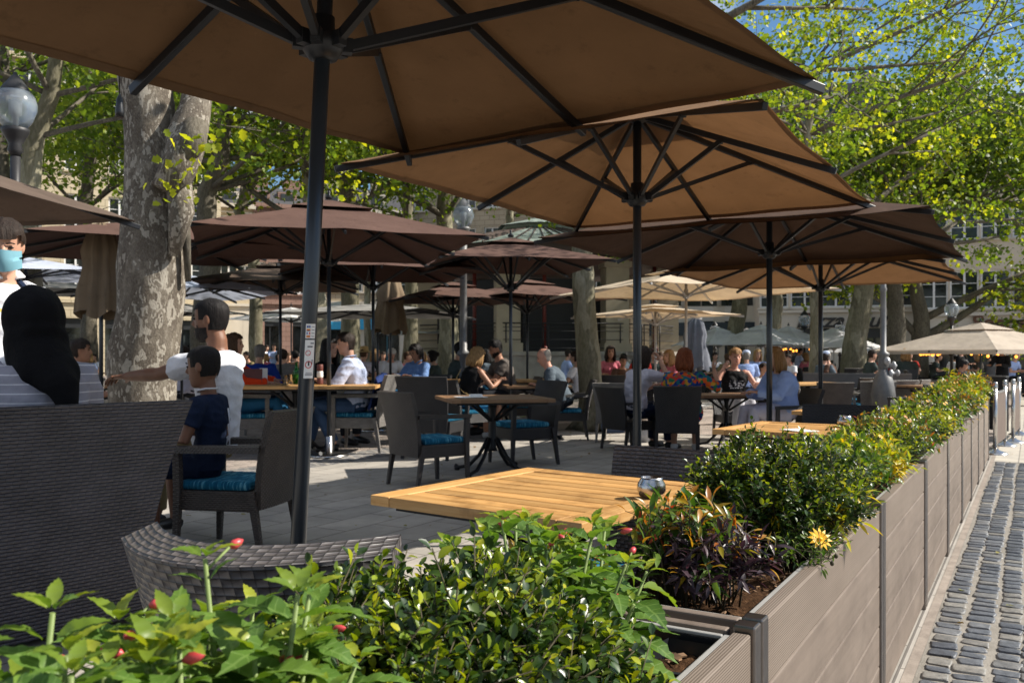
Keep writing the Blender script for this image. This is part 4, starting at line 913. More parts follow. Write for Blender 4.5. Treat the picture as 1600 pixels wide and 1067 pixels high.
# notice sticker on the leaning pole
def sticker():
    zc = 1.2-(535-HZ)/F*2.93
    def frame(z): return Vector((0.0, 0.0, z))
    root = U1; ax = U1.matrix_basis.copy()
    # work in the parasol's local frame, curved patch round the pole facing the camera
    camd = (Vector((0, 0, 0))-row_pole(3.0)).normalized(); loc = Matrix.Rotation(-RZ_ST+R(5), 3, 'Z') @ camd; a0 = math.atan2(loc.y, loc.x)+0.22
    lv = Vector((0.06, -0.10, 0))
    def patch(name, z0, z1, a, b, mat, r, parent):
        m_ = MB(); m_.grid(lambda u, v: lv*((z0+(z1-z0)*v)/2.3)+Vector((r*math.cos(a0+a+(b-a)*u), r*math.sin(a0+a+(b-a)*u), z0+(z1-z0)*v)), 8, 1); return m_.build(name, mat, parent)
    top = patch('sticker', 1.262, 1.312, -0.62, 0.62, 'paper_white', 0.0280, root)
    low = patch('sticker', 1.125, 1.257, -0.62, 0.62, 'paper_white', 0.0280, root)
    for i, (z, cols) in enumerate(((1.302, ('print_blue', 'print_grey', 'print_blue')), (1.291, ('print_black', 'print_red', 'petal_yellow')), (1.280, ('print_blue', 'paper_white', 'print_red')), (1.269, ('print_red', 'petal_yellow', 'print_red')))):
        for q, cc in enumerate(cols):
            if i in (1, 3): patch('flag', z-0.0038+q*0.0025, z-0.0038+(q+1)*0.0025, -0.5, -0.05, cc, 0.02835, top)
            else: patch('flag', z-0.0038, z+0.0038, -0.5+q*0.15, -0.5+(q+1)*0.15, cc, 0.02835, top)
        patch('flag_text', z-0.0012, z+0.0012, 0.10, 0.5, 'print_grey', 0.02835, top)
    patch('print_line', 1.232, 1.236, -0.3, 0.35, 'print_black', 0.02835, low); patch('print_line', 1.243, 1.248, 0.05, 0.5, 'print_grey', 0.02835, low)
    patch('print_line', 1.136, 1.140, -0.45, 0.5, 'print_grey', 0.02835, low); patch('print_line', 1.143, 1.145, -0.4, 0.45, 'print_grey', 0.02835, low)
    def ring(zc, ac, rz_, ra, parent):
        m_ = MB(); n = 18
        def pt(k, s): an = 2*math.pi*k/n; a = ac+ra*s*math.cos(an); z = zc+rz_*s*math.sin(an); return lv*(z/2.3)+Vector((0.0284*math.cos(a0+a), 0.0284*math.sin(a0+a), z))
        for k2 in range(n): m_.quad([pt(k2, 0.78), pt(k2+1, 0.78), pt(k2+1, 1), pt(k2, 1)])
        q = []
        for (s, da) in ((0.85, 2.4), (0.85, 2.2), (0.85, -0.75), (0.85, -0.95)): an = da; a = ac+ra*s*math.cos(an); z = zc+rz_*s*math.sin(an); q.append(lv*(z/2.3)+Vector((0.0284*math.cos(a0+a), 0.0284*math.sin(a0+a), z)))
        m_.quad(q); m_.build('no_symbol', 'print_red', parent)
    ring(1.212, -0.2, 0.0095, 0.33, low); ring(1.172, -0.08, 0.013, 0.42, low)
    patch('glass_mark', 1.168, 1.185, -0.15, 0.02, 'print_black', 0.02830, low); patch('hand_mark', 1.172, 1.190, 0.30, 0.42, 'print_black', 0.02835, low)
sticker()

# parasols of the other terraces: px, D of pole, rotation, size, rim/apex given by photo rows
def par_px(label, x, D, rz, sx, rim_y, apex_y, canopy, sy=None, pole='pole_anthracite', pr=0.025, hub_y=None, lod=1, vent=True, group='brown parasols of the middle terrace', seed=0, valance=0.0, drop=0.0, base_top=0.0):
    z = lambda y: CH-(y-HZ)/F*D
    return parasol(label, PX(x, D), R(rz), sx, sy or sx, z(rim_y), z(apex_y), canopy, pole, pr, vent, z(hub_y) if hub_y else None, group=group, seed=seed, lod=lod, valance=valance, drop=drop, base_top=base_top, ribmat='rib_dark' if pole != 'pole_pale' else 'pole_pale')
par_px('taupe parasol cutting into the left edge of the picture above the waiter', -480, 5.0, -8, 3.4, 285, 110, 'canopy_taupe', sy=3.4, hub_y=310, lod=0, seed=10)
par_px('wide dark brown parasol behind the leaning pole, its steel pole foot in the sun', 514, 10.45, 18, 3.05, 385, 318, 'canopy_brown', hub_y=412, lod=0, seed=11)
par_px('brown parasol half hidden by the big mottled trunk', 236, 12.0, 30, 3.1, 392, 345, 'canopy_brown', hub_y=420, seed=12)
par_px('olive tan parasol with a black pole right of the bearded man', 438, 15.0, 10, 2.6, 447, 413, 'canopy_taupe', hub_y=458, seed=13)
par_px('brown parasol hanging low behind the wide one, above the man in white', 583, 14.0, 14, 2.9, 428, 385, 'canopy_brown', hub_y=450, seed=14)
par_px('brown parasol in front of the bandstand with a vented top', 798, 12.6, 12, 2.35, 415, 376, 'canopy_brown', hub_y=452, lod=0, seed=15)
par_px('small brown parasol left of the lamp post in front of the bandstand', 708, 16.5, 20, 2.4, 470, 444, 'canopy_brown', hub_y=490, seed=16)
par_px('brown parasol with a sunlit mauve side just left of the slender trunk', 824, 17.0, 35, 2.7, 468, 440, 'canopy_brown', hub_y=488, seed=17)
CG = 'cream parasols right of the bandstand'
par_px('large cream parasol with pale ribs and a pale pole', 1072, 15.0, 22, 3.5, 457, 420, 'canopy_cream', pole='pole_pale', hub_y=463, lod=0, group=CG, seed=18)
par_px('flat cream parasol below the large cream one', 1024, 17.5, 30, 2.4, 493, 478, 'canopy_cream', pole='pole_pale', hub_y=506, group=CG, seed=19)
WG = 'white parasols of the far restaurant'
for i, (x, D, sx, ry, ay, lab) in enumerate([(1122, 30, 2.3, 539, 513, 'small grey white parasol leftmost in the far restaurant row'), (1166, 34, 2.3, 537, 514, 'small grey white parasol behind the mossy tree trunk'), (1189, 29, 2.6, 539, 509, 'white parasol with a pointed top left of the pale trunk'),
      (1232, 30, 2.6, 541, 511, 'white parasol with a pointed top right of the pale trunk'), (1303, 29, 2.5, 543, 514, 'white parasol left of the stout grey trunk'), (1345, 33, 2.6, 550, 540, 'flat white parasol between the stout grey trunk and the tall lamp post'), (1392, 32, 2.6, 552, 541, 'flat white parasol right of the tall grey lamp post')]):
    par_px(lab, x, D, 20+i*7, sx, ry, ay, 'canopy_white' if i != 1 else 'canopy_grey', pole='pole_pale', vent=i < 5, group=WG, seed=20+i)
par_px('very wide beige parasol at the far right with leaf shadows on its slope', 1532, 22.0, 24, 3.6, 547, 506, 'canopy_beige', group='beige parasols by the corner cafe', seed=30, valance=0.10)
LG = 'white parasols at the far left of the square'
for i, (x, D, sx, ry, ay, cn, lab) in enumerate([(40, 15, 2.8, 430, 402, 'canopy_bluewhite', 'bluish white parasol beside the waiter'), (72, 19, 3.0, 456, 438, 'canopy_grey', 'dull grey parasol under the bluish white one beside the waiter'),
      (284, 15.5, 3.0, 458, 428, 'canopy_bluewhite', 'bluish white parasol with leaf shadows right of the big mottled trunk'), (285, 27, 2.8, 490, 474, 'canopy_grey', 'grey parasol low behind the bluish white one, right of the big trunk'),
      (455, 30, 3.2, 500, 480, 'canopy_white', 'pale parasol with leaf shadows left of the leaning pole'), (535, 33, 2.6, 486, 470, 'canopy_white', 'bright white parasol right of the sunlit trunk'),
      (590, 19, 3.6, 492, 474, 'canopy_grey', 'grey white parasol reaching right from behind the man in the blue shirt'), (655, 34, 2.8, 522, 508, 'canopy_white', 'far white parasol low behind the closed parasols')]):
    par_px(lab, x, D, 15+i*11, sx, ry, ay, cn, group=LG, seed=40+i, vent=False)
def closed_parasol(label, x, D, yt, yb, canopy, r=0.16, pole='pole_anthracite', seed=0):
    z = lambda y: CH-(y-HZ)/F*D
    root = thing('closed_parasol', label, 'parasol', PX(x, D)); b = MB(); b.tube([(0, 0, 0.02), (0, 0, z(yt)-0.02)], 0.026, 10); b.build('pole', pole, root)
    b = MB(); b.lathe([(0.24, 0), (0.24, 0.03), (0.05, 0.05), (0.04, 0.3)], (0, 0, 0), 16); b.build('base', 'grey_iron', root)
    b = MB(); n = 32; zt, zb = z(yt), z(yb); prof = [(0.04, 0.0), (0.55, 0.12), (0.8, 0.35), (0.72, 0.5), (0.95, 0.75), (1.05, 1.0)]
    base = 0
    for q, (rf, f) in enumerate(prof):
        for j in range(n):
            a = 2*math.pi*j/n; rr_ = r*rf*(1+0.22*math.sin(8*a+f*2+seed)+0.10*math.sin(3*a+seed+f*3)); b.v.append((rr_*math.cos(a), rr_*math.sin(a), zt+(zb-zt)*f-0.06*f*(math.sin(4*a+seed)+1)))
    for q in range(len(prof)-1):
        for j in range(n):
            j2 = (j+1) % n; b.f.append((q*n+j, (q+1)*n+j, (q+1)*n+j2, q*n+j2)); b.mi.append(0); b.sm.append(True); b.uv.append([(0, 0)]*4)
    b.build('folded_canopy', canopy, root); return root
closed_parasol('closed tan parasol hanging in folds just left of the big mottled trunk', 158, 11.0, 345, 485, 'canopy_sand', 0.24, seed=1)
closed_parasol('closed tan parasol left of the black pillar of the bandstand', 610, 17.0, 430, 514, 'canopy_sand', 0.30, seed=2)
closed_parasol('closed slate grey parasol beneath the large cream one', 1087, 21.0, 494, 572, 'canopy_slate', 0.30, 'pole_pale', 4)

# ================================================================ chairs, sofa, tables
def wicker_chair(label, loc, rz, wick='wicker_grey', cushion=True, group='wicker armchairs on the terrace', scale=1.0, arms=True, lod=0, thick=0.045, bow=1.0):
    """faces local +Y"""
    root = thing('wicker_armchair', label, 'chair', loc, rz, group, scale); W_ = 0.56; Dp = 0.52; sh = 0.40; n1, n2 = (10, 8) if lod == 0 else (4, 3)
    # backrest: panel leaning back, wider at the top, bowed in plan
    def fn(u, v):
        z = 0.30+0.58*v; hw = 0.245+0.05*v; x = hw*(2*u-1); y = -Dp/2-0.01-0.11*v*v-0.05*bow*(1-(2*u-1)**2)*(0.4+0.6*v); return Vector((x, y, z))
    def nf(u, v): return Vector((-0.22*(2*u-1), 1, 0.2)).normalized()
    b = MB(); b.slab(fn, nf, n1, n2, thick, 0, (0.58, 0.58)); b.build('backrest', wick, root)
    b = MB(); b.box((0, 0.0, sh-0.06), (W_-0.05, Dp, 0.12), bev=0.012 if lod == 0 else 0); b.build('seat', wick, root)
    for sx in (-1, 1):
        for sy in (-1, 1):
            b = MB(); top = Vector((sx*(W_/2-0.025), sy*(Dp/2-0.025), sh-0.0)); bot = Vector((sx*(W_/2-0.02), sy*(Dp/2-0.01)-(0.05 if sy < 0 else 0), 0.0))
            ztop = 0.63 if (sy > 0 and arms) else sh
            pts = [bot, bot.lerp(top, 0.5), top]+([Vector((top.x+sx*0.012, top.y, ztop))] if ztop > sh else [])
            b.tube(pts, [0.020, 0.026, 0.031]+([0.030] if ztop > sh else []), 4, smooth=False, side=(1, 1, 0)); b.build('leg', wick, root)
    if arms:
        for sx in (-1, 1):
            b = MB(); b.tube([(sx*(W_/2+0.0), -Dp/2-0.04, 0.655), (sx*(W_/2+0.005), 0, 0.652), (sx*(W_/2-0.01), Dp/2+0.01, 0.645)], [(0.032, 0.020)]*3, 4, smooth=False, side=(1, 0, 1)); b.build('armrest', wick, root)
    if cushion:
        b = MB(); b.box((0, 0.02, sh+0.028), (W_-0.08, Dp-0.06, 0.055), bev=0.022); b.build('cushion', 'cushion_teal', root)
    return root
def teak_table(label, loc, rz, lx, ly, wood='teak', group='wooden tables on the terrace', base='iron', scale=1.0, slats=9, h=0.74):
    """slats run along local X"""
    root = thing('wooden_table', label, 'table', loc, rz, group, scale); b = MB(); t = 0.034; fw = 0.085
    uvo = lambda: (rnd.uniform(0, 9), rnd.uniform(0, 9))
    b.box((0, ly/2-fw/2, h-t/2), (lx-2*fw-0.004, fw, t), bev=0.003); b.box((0, -ly/2+fw/2, h-t/2), (lx-2*fw-0.004, fw, t), bev=0.003)
    R90 = Matrix.Rotation(R(90), 3, 'Z')
    b.box((lx/2-fw/2, 0, h-t/2), (ly, fw, t), R90, bev=0.003); b.box((-lx/2+fw/2, 0, h-t/2), (ly, fw, t), R90, bev=0.003)
    iy = ly-2*fw; sw = iy/slats
    for i in range(slats): b.box((0, -iy/2+sw*(i+0.5), h-t/2-0.001), (lx-2*fw-0.006, sw-0.006, t-0.004), bev=0.0025)
    for q in range(0, len(b.uv)):   # shift every board's grain
        pass
    b.build('tabletop', wood, root)
    b = MB(); b.box((0, 0, h-t-0.012), (lx-0.12, ly-0.12, 0.018)); b.build('apron', 'cast_iron', root)
    if base == 'iron':
        b = MB(); b.lathe([(0.05, 0.22), (0.035, 0.26), (0.03, h-0.12), (0.05, h-t-0.02)], (0, 0, 0), 12); b.build('column', 'cast_iron', root)
        for i in range(4):
            a = i*math.pi/2+math.pi/4; d = Vector((math.cos(a), math.sin(a), 0)); b = MB()
            b.tube([d*0.05+Vector((0, 0, 0.34)), d*0.16+Vector((0, 0, 0.17)), d*0.28+Vector((0, 0, 0.06)), d*0.40+Vector((0, 0, 0.035)), d*0.44+Vector((0, 0, 0.05))], [0.022, 0.018, 0.018, 0.017, 0.022], 8); b.ell(d*0.42+Vector((0, 0, 0.02)), (0.03, 0.03, 0.02)); b.build('foot', 'cast_iron', root)
            b = MB(); b.tube([Vector((0, 0, h-0.22))+d*0.04, d*0.15+Vector((0, 0, h-0.15)), d*0.30+Vector((0, 0, h-t-0.02))], [0.018, 0.014, 0.016], 8); b.build('bracket', 'cast_iron', root)
    else:
        for i in range(4):
            sx, sy = ((1, 1), (1, -1), (-1, 1), (-1, -1))[i]; b = MB(); b.box((sx*(lx/2-0.06), sy*(ly/2-0.06), (h-t)/2-0.01), (0.05, 0.05, h-t-0.03)); b.build('leg', 'cast_iron', root)
    return root
# near table between the foreground chairs
LC = P(578, 776, 1); TBL_A = Vector((-0.472, 2.90, 0)); TBL_B = Vector((0.067, 3.62, 0)); tv = (TBL_B-TBL_A); tw = tv.length; tdir = tv.normalized(); tper = Vector((tdir.y, -tdir.x, 0))
TBL_C = TBL_A+tdir*tw/2+tper*0.415; TRZ = math.atan2(tper.y, tper.x)
teak_table('sunlit honey coloured teak table beside the planter in the foreground', TBL_C, TRZ, 0.83, tw, 'teak', slats=9)
def bowl(label, loc, r=0.047, h=0.062, group=None):
    b = MB(); s = r/0.047; b.lathe([(0.025*s, 0), (0.04*s, 0.006*s), (0.0475*s, 0.025*s), (0.045*s, 0.045*s), (0.036*s, 0.060*s), (0.036*s, 0.066*s), (0.034*s, 0.066*s), (0.033*s, 0.058*s), (0.005, 0.058*s)], (0, 0, 0), 28)
    o = b.build('metal_bowl', 'steel', None, loc); return tag(o, label, 'bowl', group)
bowl('round steel ashtray bowl on the sunlit foreground table', P(1021, 783, 2.80)*1.0+Vector((0, 0, 0)))
bpy.data.objects['metal_bowl'].location = Vector((0.455, 2.84, 0.741))
c0 = wicker_chair('coarse woven wicker armchair seen from behind among the foreground leaves', Vector((-0.352, 1.92, 0)), -R(14), 'wicker_coarse', False, scale=0.99, thick=0.085, bow=3.0)
c0.scale = (0.86, 1.0, 1.0)
wicker_chair('wicker armchair on the far side of the sunlit table, only its backrest top showing', Vector((0.42, 3.20, 0)), R(140), 'wicker_coarse', True, scale=0.94)
wicker_chair('wicker armchair with a teal cushion on which the small boy sits', PX(368, 5.42), R(80), 'wicker_grey', True, scale=1.0)
wicker_chair('brown wicker armchair with its woven back turned to the camera, left of the mid table', PX(672, 8.15), R(-52), 'wicker_grey', True, scale=1.0)
wicker_chair('dark wicker armchair right of the mid table, its teal cushion facing the camera side', PX(815, 9.75), R(118), 'wicker_dark', True, scale=1.05)
teak_table('grey brown wooden table in the shade between two wicker armchairs', PX(770, 8.95), R(14), 0.98, 0.98, 'teak_aged', scale=1.06)
b = MB(); b.box((0, 0, 0.004), (0.30, 0.21, 0.006), bev=0.002); b.box((0.06, 0.02, 0.02), (0.12, 0.08, 0.022), bev=0.003); tag(b.build('menu_card', 'paper_white', None, Vector((-0.42, 8.85, 0.785)), R(20)), 'white menu card and napkin lying on the shaded mid table', 'menu')
wicker_chair('dark wicker armchair just behind the mid table with its back to the woman in black', PX(682, 10.4), R(-20), 'wicker_dark', True, scale=1.1)

# high-backed sofa on the left: back towards us
def sofa():
    a = Vector((-1.58, 4.0, 0)); e = Vector((-2.75, 2.68, 0)); d = (a-e); L = d.length; rz = math.atan2(d.y, d.x)
    root = thing('wicker_sofa', 'high backed dark wicker sofa with its broad woven back filling the left foreground', 'sofa', (a+e)/2, rz)
    def fn(u, v): z = 0.045+0.955*v; hw = L/2+0.22*v**1.5-0.14; return Vector((hw*(2*u-1), 0.0-0.10*v*v+0.05*v, z))
    def nf(u, v): return Vector((0, -1, 0.02)).normalized()
    b = MB(); b.slab(fn, nf, 16, 12, 0.06, 0, (L, 0.96)); b.build('backrest', 'wicker_sofa', root)
    b = MB(); b.box((0, 0.42, 0.24), (L-0.06, 0.72, 0.30), bev=0.02); b.build('seat', 'wicker_sofa', root)
    b = MB(); b.box((0, 0.42, 0.43), (L-0.26, 0.68, 0.09), bev=0.03); b.build('cushion', 'cushion_teal', root)
    for s_ in (-1, 1):
        b = MB(); b.box((s_*(L/2-0.07), 0.42, 0.36), (0.09, 0.66, 0.5), bev=0.02); b.build('armrest', 'wicker_sofa', root)
    for s_ in (-1, 1):
        for y in (0.04, 0.72): b = MB(); b.box((s_*(L/2-0.08), y, 0.045), (0.06, 0.06, 0.09)); b.build('leg', 'wicker_sofa', root)
    return root
sofa()
# middle terrace, left
G2 = 'wicker armchairs of the middle terrace'
teak_table('long wooden table with a green bottle, before the man in the pale blue shirt', P(462, 600, 10.6)*Vector((1, 1, 0)), R(3), 1.75, 0.85, 'teak', slats=8, scale=1.16, base='iron')
chb = wicker_chair('grey wicker armchair under the man in the pale blue shirt, legs in the sun', PX(563, 11.1), R(84), 'wicker_pale', True, group=G2, scale=1.1)
wicker_chair('wicker armchair of the person in jeans with its pale armrest showing', PX(388, 10.9), R(-80), 'wicker_pale', True, group=G2, scale=1.1)
teak_table('wooden table between the woman in denim and the far diners', PX(622, 15.6), R(4), 1.7, 0.8, 'teak', scale=1.12)
teak_table('wooden table with sunlit end between the blonde woman and the bearded man', PX(780, 14.0), R(4), 1.7, 0.8, 'teak', scale=1.12)
# ================================================================ planters along the street
PL_H = 0.70; PL_W = 0.42
JOINTS = [0.30, 1.90, 3.45, 4.84, 6.12, 7.34, 8.45, 9.55, 10.65, 11.75]
ORD = ['nearest', 'second', 'third', 'fourth', 'fifth', 'sixth', 'seventh', 'eighth', 'farthest']
def planter(i, s0, s1):
    L = s1-s0-0.012; root = thing('planter_box', {0: 'nearest long planter box with a black watering cup in its open soil', 8: 'farthest planter box, beside the steel stanchions'}.get(i, '%s planter box from the camera in the row along the street' % ORD[i]), 'planter', ST(s0+0.006, 0), RZ_ST, 'planter boxes along the street')
    # local x along the street, y towards the terrace (t = -y)
    pw = 0.042; nb = 5; bh = (PL_H-0.035)/nb
    for y, nm in ((0.018, 'board'), (PL_W-0.018, 'board')):
        for q in range(nb):
            b = MB(); z = 0.03+bh*(q+0.5)
            b.box((L/2, y, z), (L-2*pw-0.004, 0.034, bh-0.003), bev=0.004, m=0); 
            b.uv = [[(a[0]+q*3.1+i*7, a[1]) for a in u] for u in b.uv]; b.build(nm, 'composite_board' if q == nb-1 else 'board_plain', root)
    for x in (0.03, L-0.03):
        b = MB()
        for q in range(nb): b.box((x, PL_W/2, 0.03+bh*(q+0.5)), (0.026, PL_W-2*pw-0.01, bh-0.003), bev=0.004)
        b.build('end_panel', 'board_plain', root)
    for x in (pw/2, L-pw/2):
        for y in (pw/2-0.006, PL_W-pw/2+0.006):
            b = MB(); b.box((x, y, (PL_H+0.006)/2), (pw, pw, PL_H+0.006), bev=0.004); b.build('post', 'steel_dark', root)
    # plastic liner rim and its dark inside
    b = MB(); r0 = 0.030; zt = PL_H-0.018; x0, x1, y0, y1 = 0.048, L-0.048, 0.036, PL_W-0.036; t = 0.014
    b.box(((x0+x1)/2, y0+t/2, zt), (x1-x0, t, 0.012), bev=0.003); b.box(((x0+x1)/2, y1-t/2, zt), (x1-x0, t, 0.012), bev=0.003)
    b.box((x0+t/2, PL_W/2, zt), (t, y1-y0-2*t, 0.012), bev=0.003); b.box((x1-t/2, PL_W/2, zt), (t, y1-y0-2*t, 0.012), bev=0.003)
    for (xa, ya, xb, yb) in ((x0+t, y0+t, x1-t, y0+t), (x1-t, y0+t, x1-t, y1-t), (x1-t, y1-t, x0+t, y1-t), (x0+t, y1-t, x0+t, y0+t)):
        b.quad([(xa, ya, zt), (xb, yb, zt), (xb, yb, zt-0.2), (xa, ya, zt-0.2)], m=1)
    b.build('liner', ['white_plastic', 'black_plastic'], root)
    b = MB(); nx = max(8, int(L/0.03)) if i < 3 else 12; ny = 14 if i < 3 else 4
    b.grid(lambda u, v: (x0+t+(x1-x0-2*t)*u, y0+t+(y1-y0-2*t)*v, PL_H-0.062+0.020*mnoise.noise(Vector((u*L*7+i*9, v*3, 0)))+0.012*mnoise.noise(Vector((u*L*28, v*12, i)))), nx, ny); b.build('soil', 'soil', root)
    if i == 0:
        cx = L-0.165; b = MB(); zt = PL_H-0.026; q = [(cx-0.075, 0.055), (cx+0.085, 0.055), (cx+0.085, 0.145), (cx-0.045, 0.165), (cx-0.085, 0.11)]
        lo = [(cx+(x-cx)*0.8, 0.11+(y-0.11)*0.8) for x, y in q]; n = len(q)
        for k2 in range(n):
            a, c = q[k2], q[(k2+1) % n]; la, lc = lo[k2], lo[(k2+1) % n]
            b.quad([(*c, zt), (*a, zt), (*la, zt-0.11), (*lc, zt-0.11)]); ox = lambda p: (cx+(p[0]-cx)*1.05, 0.11+(p[1]-0.11)*1.07)
            b.quad([(*a, zt), (*c, zt), (*ox(c), zt-0.002), (*ox(a), zt-0.002)])
        b.quad([(*p, zt-0.11) for p in lo]); b.build('watering_cup', 'black_plastic', root)
    return root
for i in range(9): planter(i, JOINTS[i], JOINTS[i+1])
# small debris lying on the soil of the nearest box is part of the soil; loose bark chips
def chips(i, n, seed):
    rr = random.Random(seed); b = MB()
    for _ in range(n):
        s = rr.uniform(JOINTS[i]+0.1, JOINTS[i+1]-0.1) if i else rr.uniform(JOINTS[1]-0.55, JOINTS[1]-0.1); t = -rr.uniform(0.07, 0.34)
        c = ST(s, t, PL_H-0.052+rr.uniform(0, 0.008)); L = rr.uniform(0.006, 0.022)
        b.box(c, (L, L*rr.uniform(0.3, 0.6), 0.003), Matrix.Rotation(rr.uniform(0, 6.28), 3, 'Z') @ Matrix.Rotation(rr.uniform(-0.6, 0.6), 3, 'X'))
    return b.build('bark_mulch', 'mulch_chip')
simple('mulch_chip', (0.20, 0.115, 0.06), 0.9, 0, 0.5, 30)
tag(chips(0, 260, 1), kind='stuff'); bpy.data.objects['bark_mulch'].name = 'bark_mulch'
tag(chips(1, 260, 2), kind='stuff')

# ================================================================ plants
def ang2v(az, el): return np.array([math.cos(az)*math.cos(el), math.sin(az)*math.cos(el), math.sin(el)])
SOIL = PL_H-0.055
def broad_plant(label, c, rad, h, nst, seed, leaf=0.060, buds=6, group='broad leaved plants with pink buds', elong=0.0, leafmat='leaf_broad', jit=1.0):
    """upright stems with opposite serrated leaves, yellow green tips and hanging pink buds"""
    rr = random.Random(seed); rg = np.random.default_rng(seed); root = thing('leafy_plant', label, 'plant', c, 0, group)
    pos, fw, up, sz, mi = [], [], [], [], []; sb = MB(); tipsl = []
    for q in range(nst):
        a = rr.uniform(0, 6.28); r_ = rad*math.sqrt(rr.random()); s_ = r_*math.cos(a)*(1+elong); t_ = r_*math.sin(a)
        b0 = UU*s_*0.7+VV*t_*0.7; hh = h*rr.uniform(0.72, 1.05)*(1-0.25*(r_/rad)**2); top = UU*s_*1.25+VV*t_*1.35+Vector((rr.uniform(-.02, .02), rr.uniform(-.02, .02), hh))
        mid = (b0+top)/2+Vector((rr.uniform(-.015, .015), rr.uniform(-.015, .015), 0)); pts = [b0, mid, top]; sb.tube(pts, [0.0042, 0.0034, 0.0022], 6); tipsl.append(top)
        n = max(4, int(hh/0.030)); a0 = rr.uniform(0, 3.14)
        for j in range(n+1):
            f = 0.22+0.78*j/n; p = (b0.lerp(mid, f*2) if f < 0.5 else mid.lerp(top, (f-0.5)*2)); a0 += 1.57+rr.uniform(-0.35, 0.35)
            size = leaf*(0.75+0.55*math.sin(math.pi*min(1, f*1.02)**1.2))*rr.uniform(0.8, 1.2)*(1 if f < 0.93 else 0.55)
            for k2 in range(2 if f < 0.95 else 5):
                az = a0+math.pi*k2+rr.uniform(-0.3, 0.3) if f < 0.95 else a0+k2*1.26; el = rr.uniform(-0.25, 0.35) if f < 0.9 else rr.uniform(0.3, 1.0)
                d = ang2v(az, el); pp = np.array(p)+d*0.006
                pos.append(pp); fw.append(d); up.append(np.array([rr.uniform(-.3, .3), rr.uniform(-.3, .3), 1])); sz.append(size); mi.append(1 if f > 0.93 and rr.random() < 0.85 else (1 if rr.random() < 0.04 else 0))
    me = leaves_mesh('foliage', 'ovate', np.array(pos), np.array(fw), np.array(up), np.array(sz), [leafmat, 'leaf_tip'], np.array(mi)); obj('foliage', me, root)
    sb.build('stems', 'stem_green', root)
    for q in range(buds):
        t_ = tipsl[q % len(tipsl)]; a = rr.uniform(0, 6.28); off = Vector((math.cos(a)*0.026, math.sin(a)*0.026, 0.012-0.02*rr.random())); b = MB(); d = Vector((math.cos(a)*0.8, math.sin(a)*0.8, 0.25)).normalized(); p0 = t_+off
        L = rr.uniform(0.015, 0.024); b.tube([p0, p0+d*L*0.3, p0+d*L*0.7, p0+d*L], [0.0018, 0.0050, 0.0040, 0.0007], 10); b.tube([t_-Vector((0, 0, 0.012)), p0], 0.0014, 5, m=1); b.build('flower_bud', ['bud_pink', 'stem_green'], root)
    return root
def twig_shrub(label, c, rad, h, nst, seed, leaf=0.017, per=26, kind='small', mats=('leaf_box', 'leaf_box_tip'), tipf=0.30, group='small leaved evergreen shrubs', elong=0.4, upright=0.75, twist=1.0, extra=None, fill=0.5):
    rr = random.Random(seed); root = thing('evergreen_shrub', label, 'shrub', c, 0, group); pos, fw, up, sz, mi = [], [], [], [], []; sb = MB()
    for q in range(nst):
        a = rr.uniform(0, 6.28); r_ = rad*math.sqrt(rr.random())*0.55; e_ = 1+elong
        b0 = UU*r_*math.cos(a)*e_+VV*r_*math.sin(a); a2 = a+rr.uniform(-0.5, 0.5); out = rad*rr.uniform(0.35, 1.05)*(1.0 if rr.random() < 0.85 else 1.2)
        hh = h*(1-0.45*(out/rad/1.2)**2.2)*rr.uniform(0.62, 1.0)+(h*0.10 if rr.random() < 0.07 else 0)
        top = UU*out*math.cos(a2)*e_+VV*out*math.sin(a2)+Vector((0, 0, hh)); mid = b0.lerp(top, 0.5)+Vector((rr.uniform(-.03, .03), rr.uniform(-.03, .03), 0.03))
        sb.tube([b0, mid, top], [0.0026, 0.0017, 0.0008], 4)
        # side twigs
        tw = [(b0.lerp(mid, 0.6), top, per)]
        for s_ in range(3):
            f = rr.uniform(0.35, 0.85); p = mid.lerp(top, f*2-1) if f > 0.5 else b0.lerp(mid, f*2); d = Vector((rr.uniform(-1, 1), rr.uniform(-1, 1), rr.uniform(0.1, 1))).normalized()*rr.uniform(0.04, 0.09); tw.append((p, p+d, per//2)); sb.tube([p, p+d], 0.0010, 3)
        for (p0, p1, n) in tw:
            dd = (p1-p0).normalized()
            for j in range(n):
                f = (j+rr.random())/n; p = p0.lerp(p1, f); az = rr.uniform(0, 6.28); o_ = dd.orthogonal(); o_.rotate(Matrix.Rotation(az, 3, dd)); d = (o_*rr.uniform(0.6, 1.0)+dd*rr.uniform(0.1, 0.9)).normalized()
                if f > 0.9: d = (o_*0.4+dd).normalized()
                pos.append(tuple(p+d*0.003)); fw.append(tuple(d)); up.append((rr.uniform(-.6, .6), rr.uniform(-.6, .6), 1)); sz.append(leaf*rr.uniform(0.7, 1.25)*(0.8 if f > 0.85 else 1))
                mi.append(1 if (f > 0.72 and p.z > h*0.42 and rr.random() < tipf*2.4) else 0)
    me = leaves_mesh('foliage', kind, np.array(pos), np.array(fw), np.array(up), np.array(sz), list(mats), np.array(mi)); obj('foliage', me, root)
    sb.build('stems', 'stem_brown', root)
    return root
def flower(parent, p, d, r, mat='petal_yellow', n=12):
    b = MB(); d = Vector(d).normalized(); x = d.orthogonal().normalized(); y = d.cross(x)
    for i in range(n):
        a = 2*math.pi*i/n; e = x*math.cos(a)+y*math.sin(a); s_ = d.cross(e)
        b.quad([p+e*r*0.15-s_*r*0.06, p+e*r*0.6-s_*r*0.13+d*r*0.1, p+e*r*1.0+d*r*0.02, p+e*r*0.6+s_*r*0.13+d*r*0.1, p+e*r*0.15+s_*r*0.06])
    b.ell(p+d*r*0.05, (r*0.2, r*0.2, r*0.14)); return b.build('flower', mat, parent)
def sz_s(D, dt=-0.21): return (D+0.0)/0.858 - 0  # rough
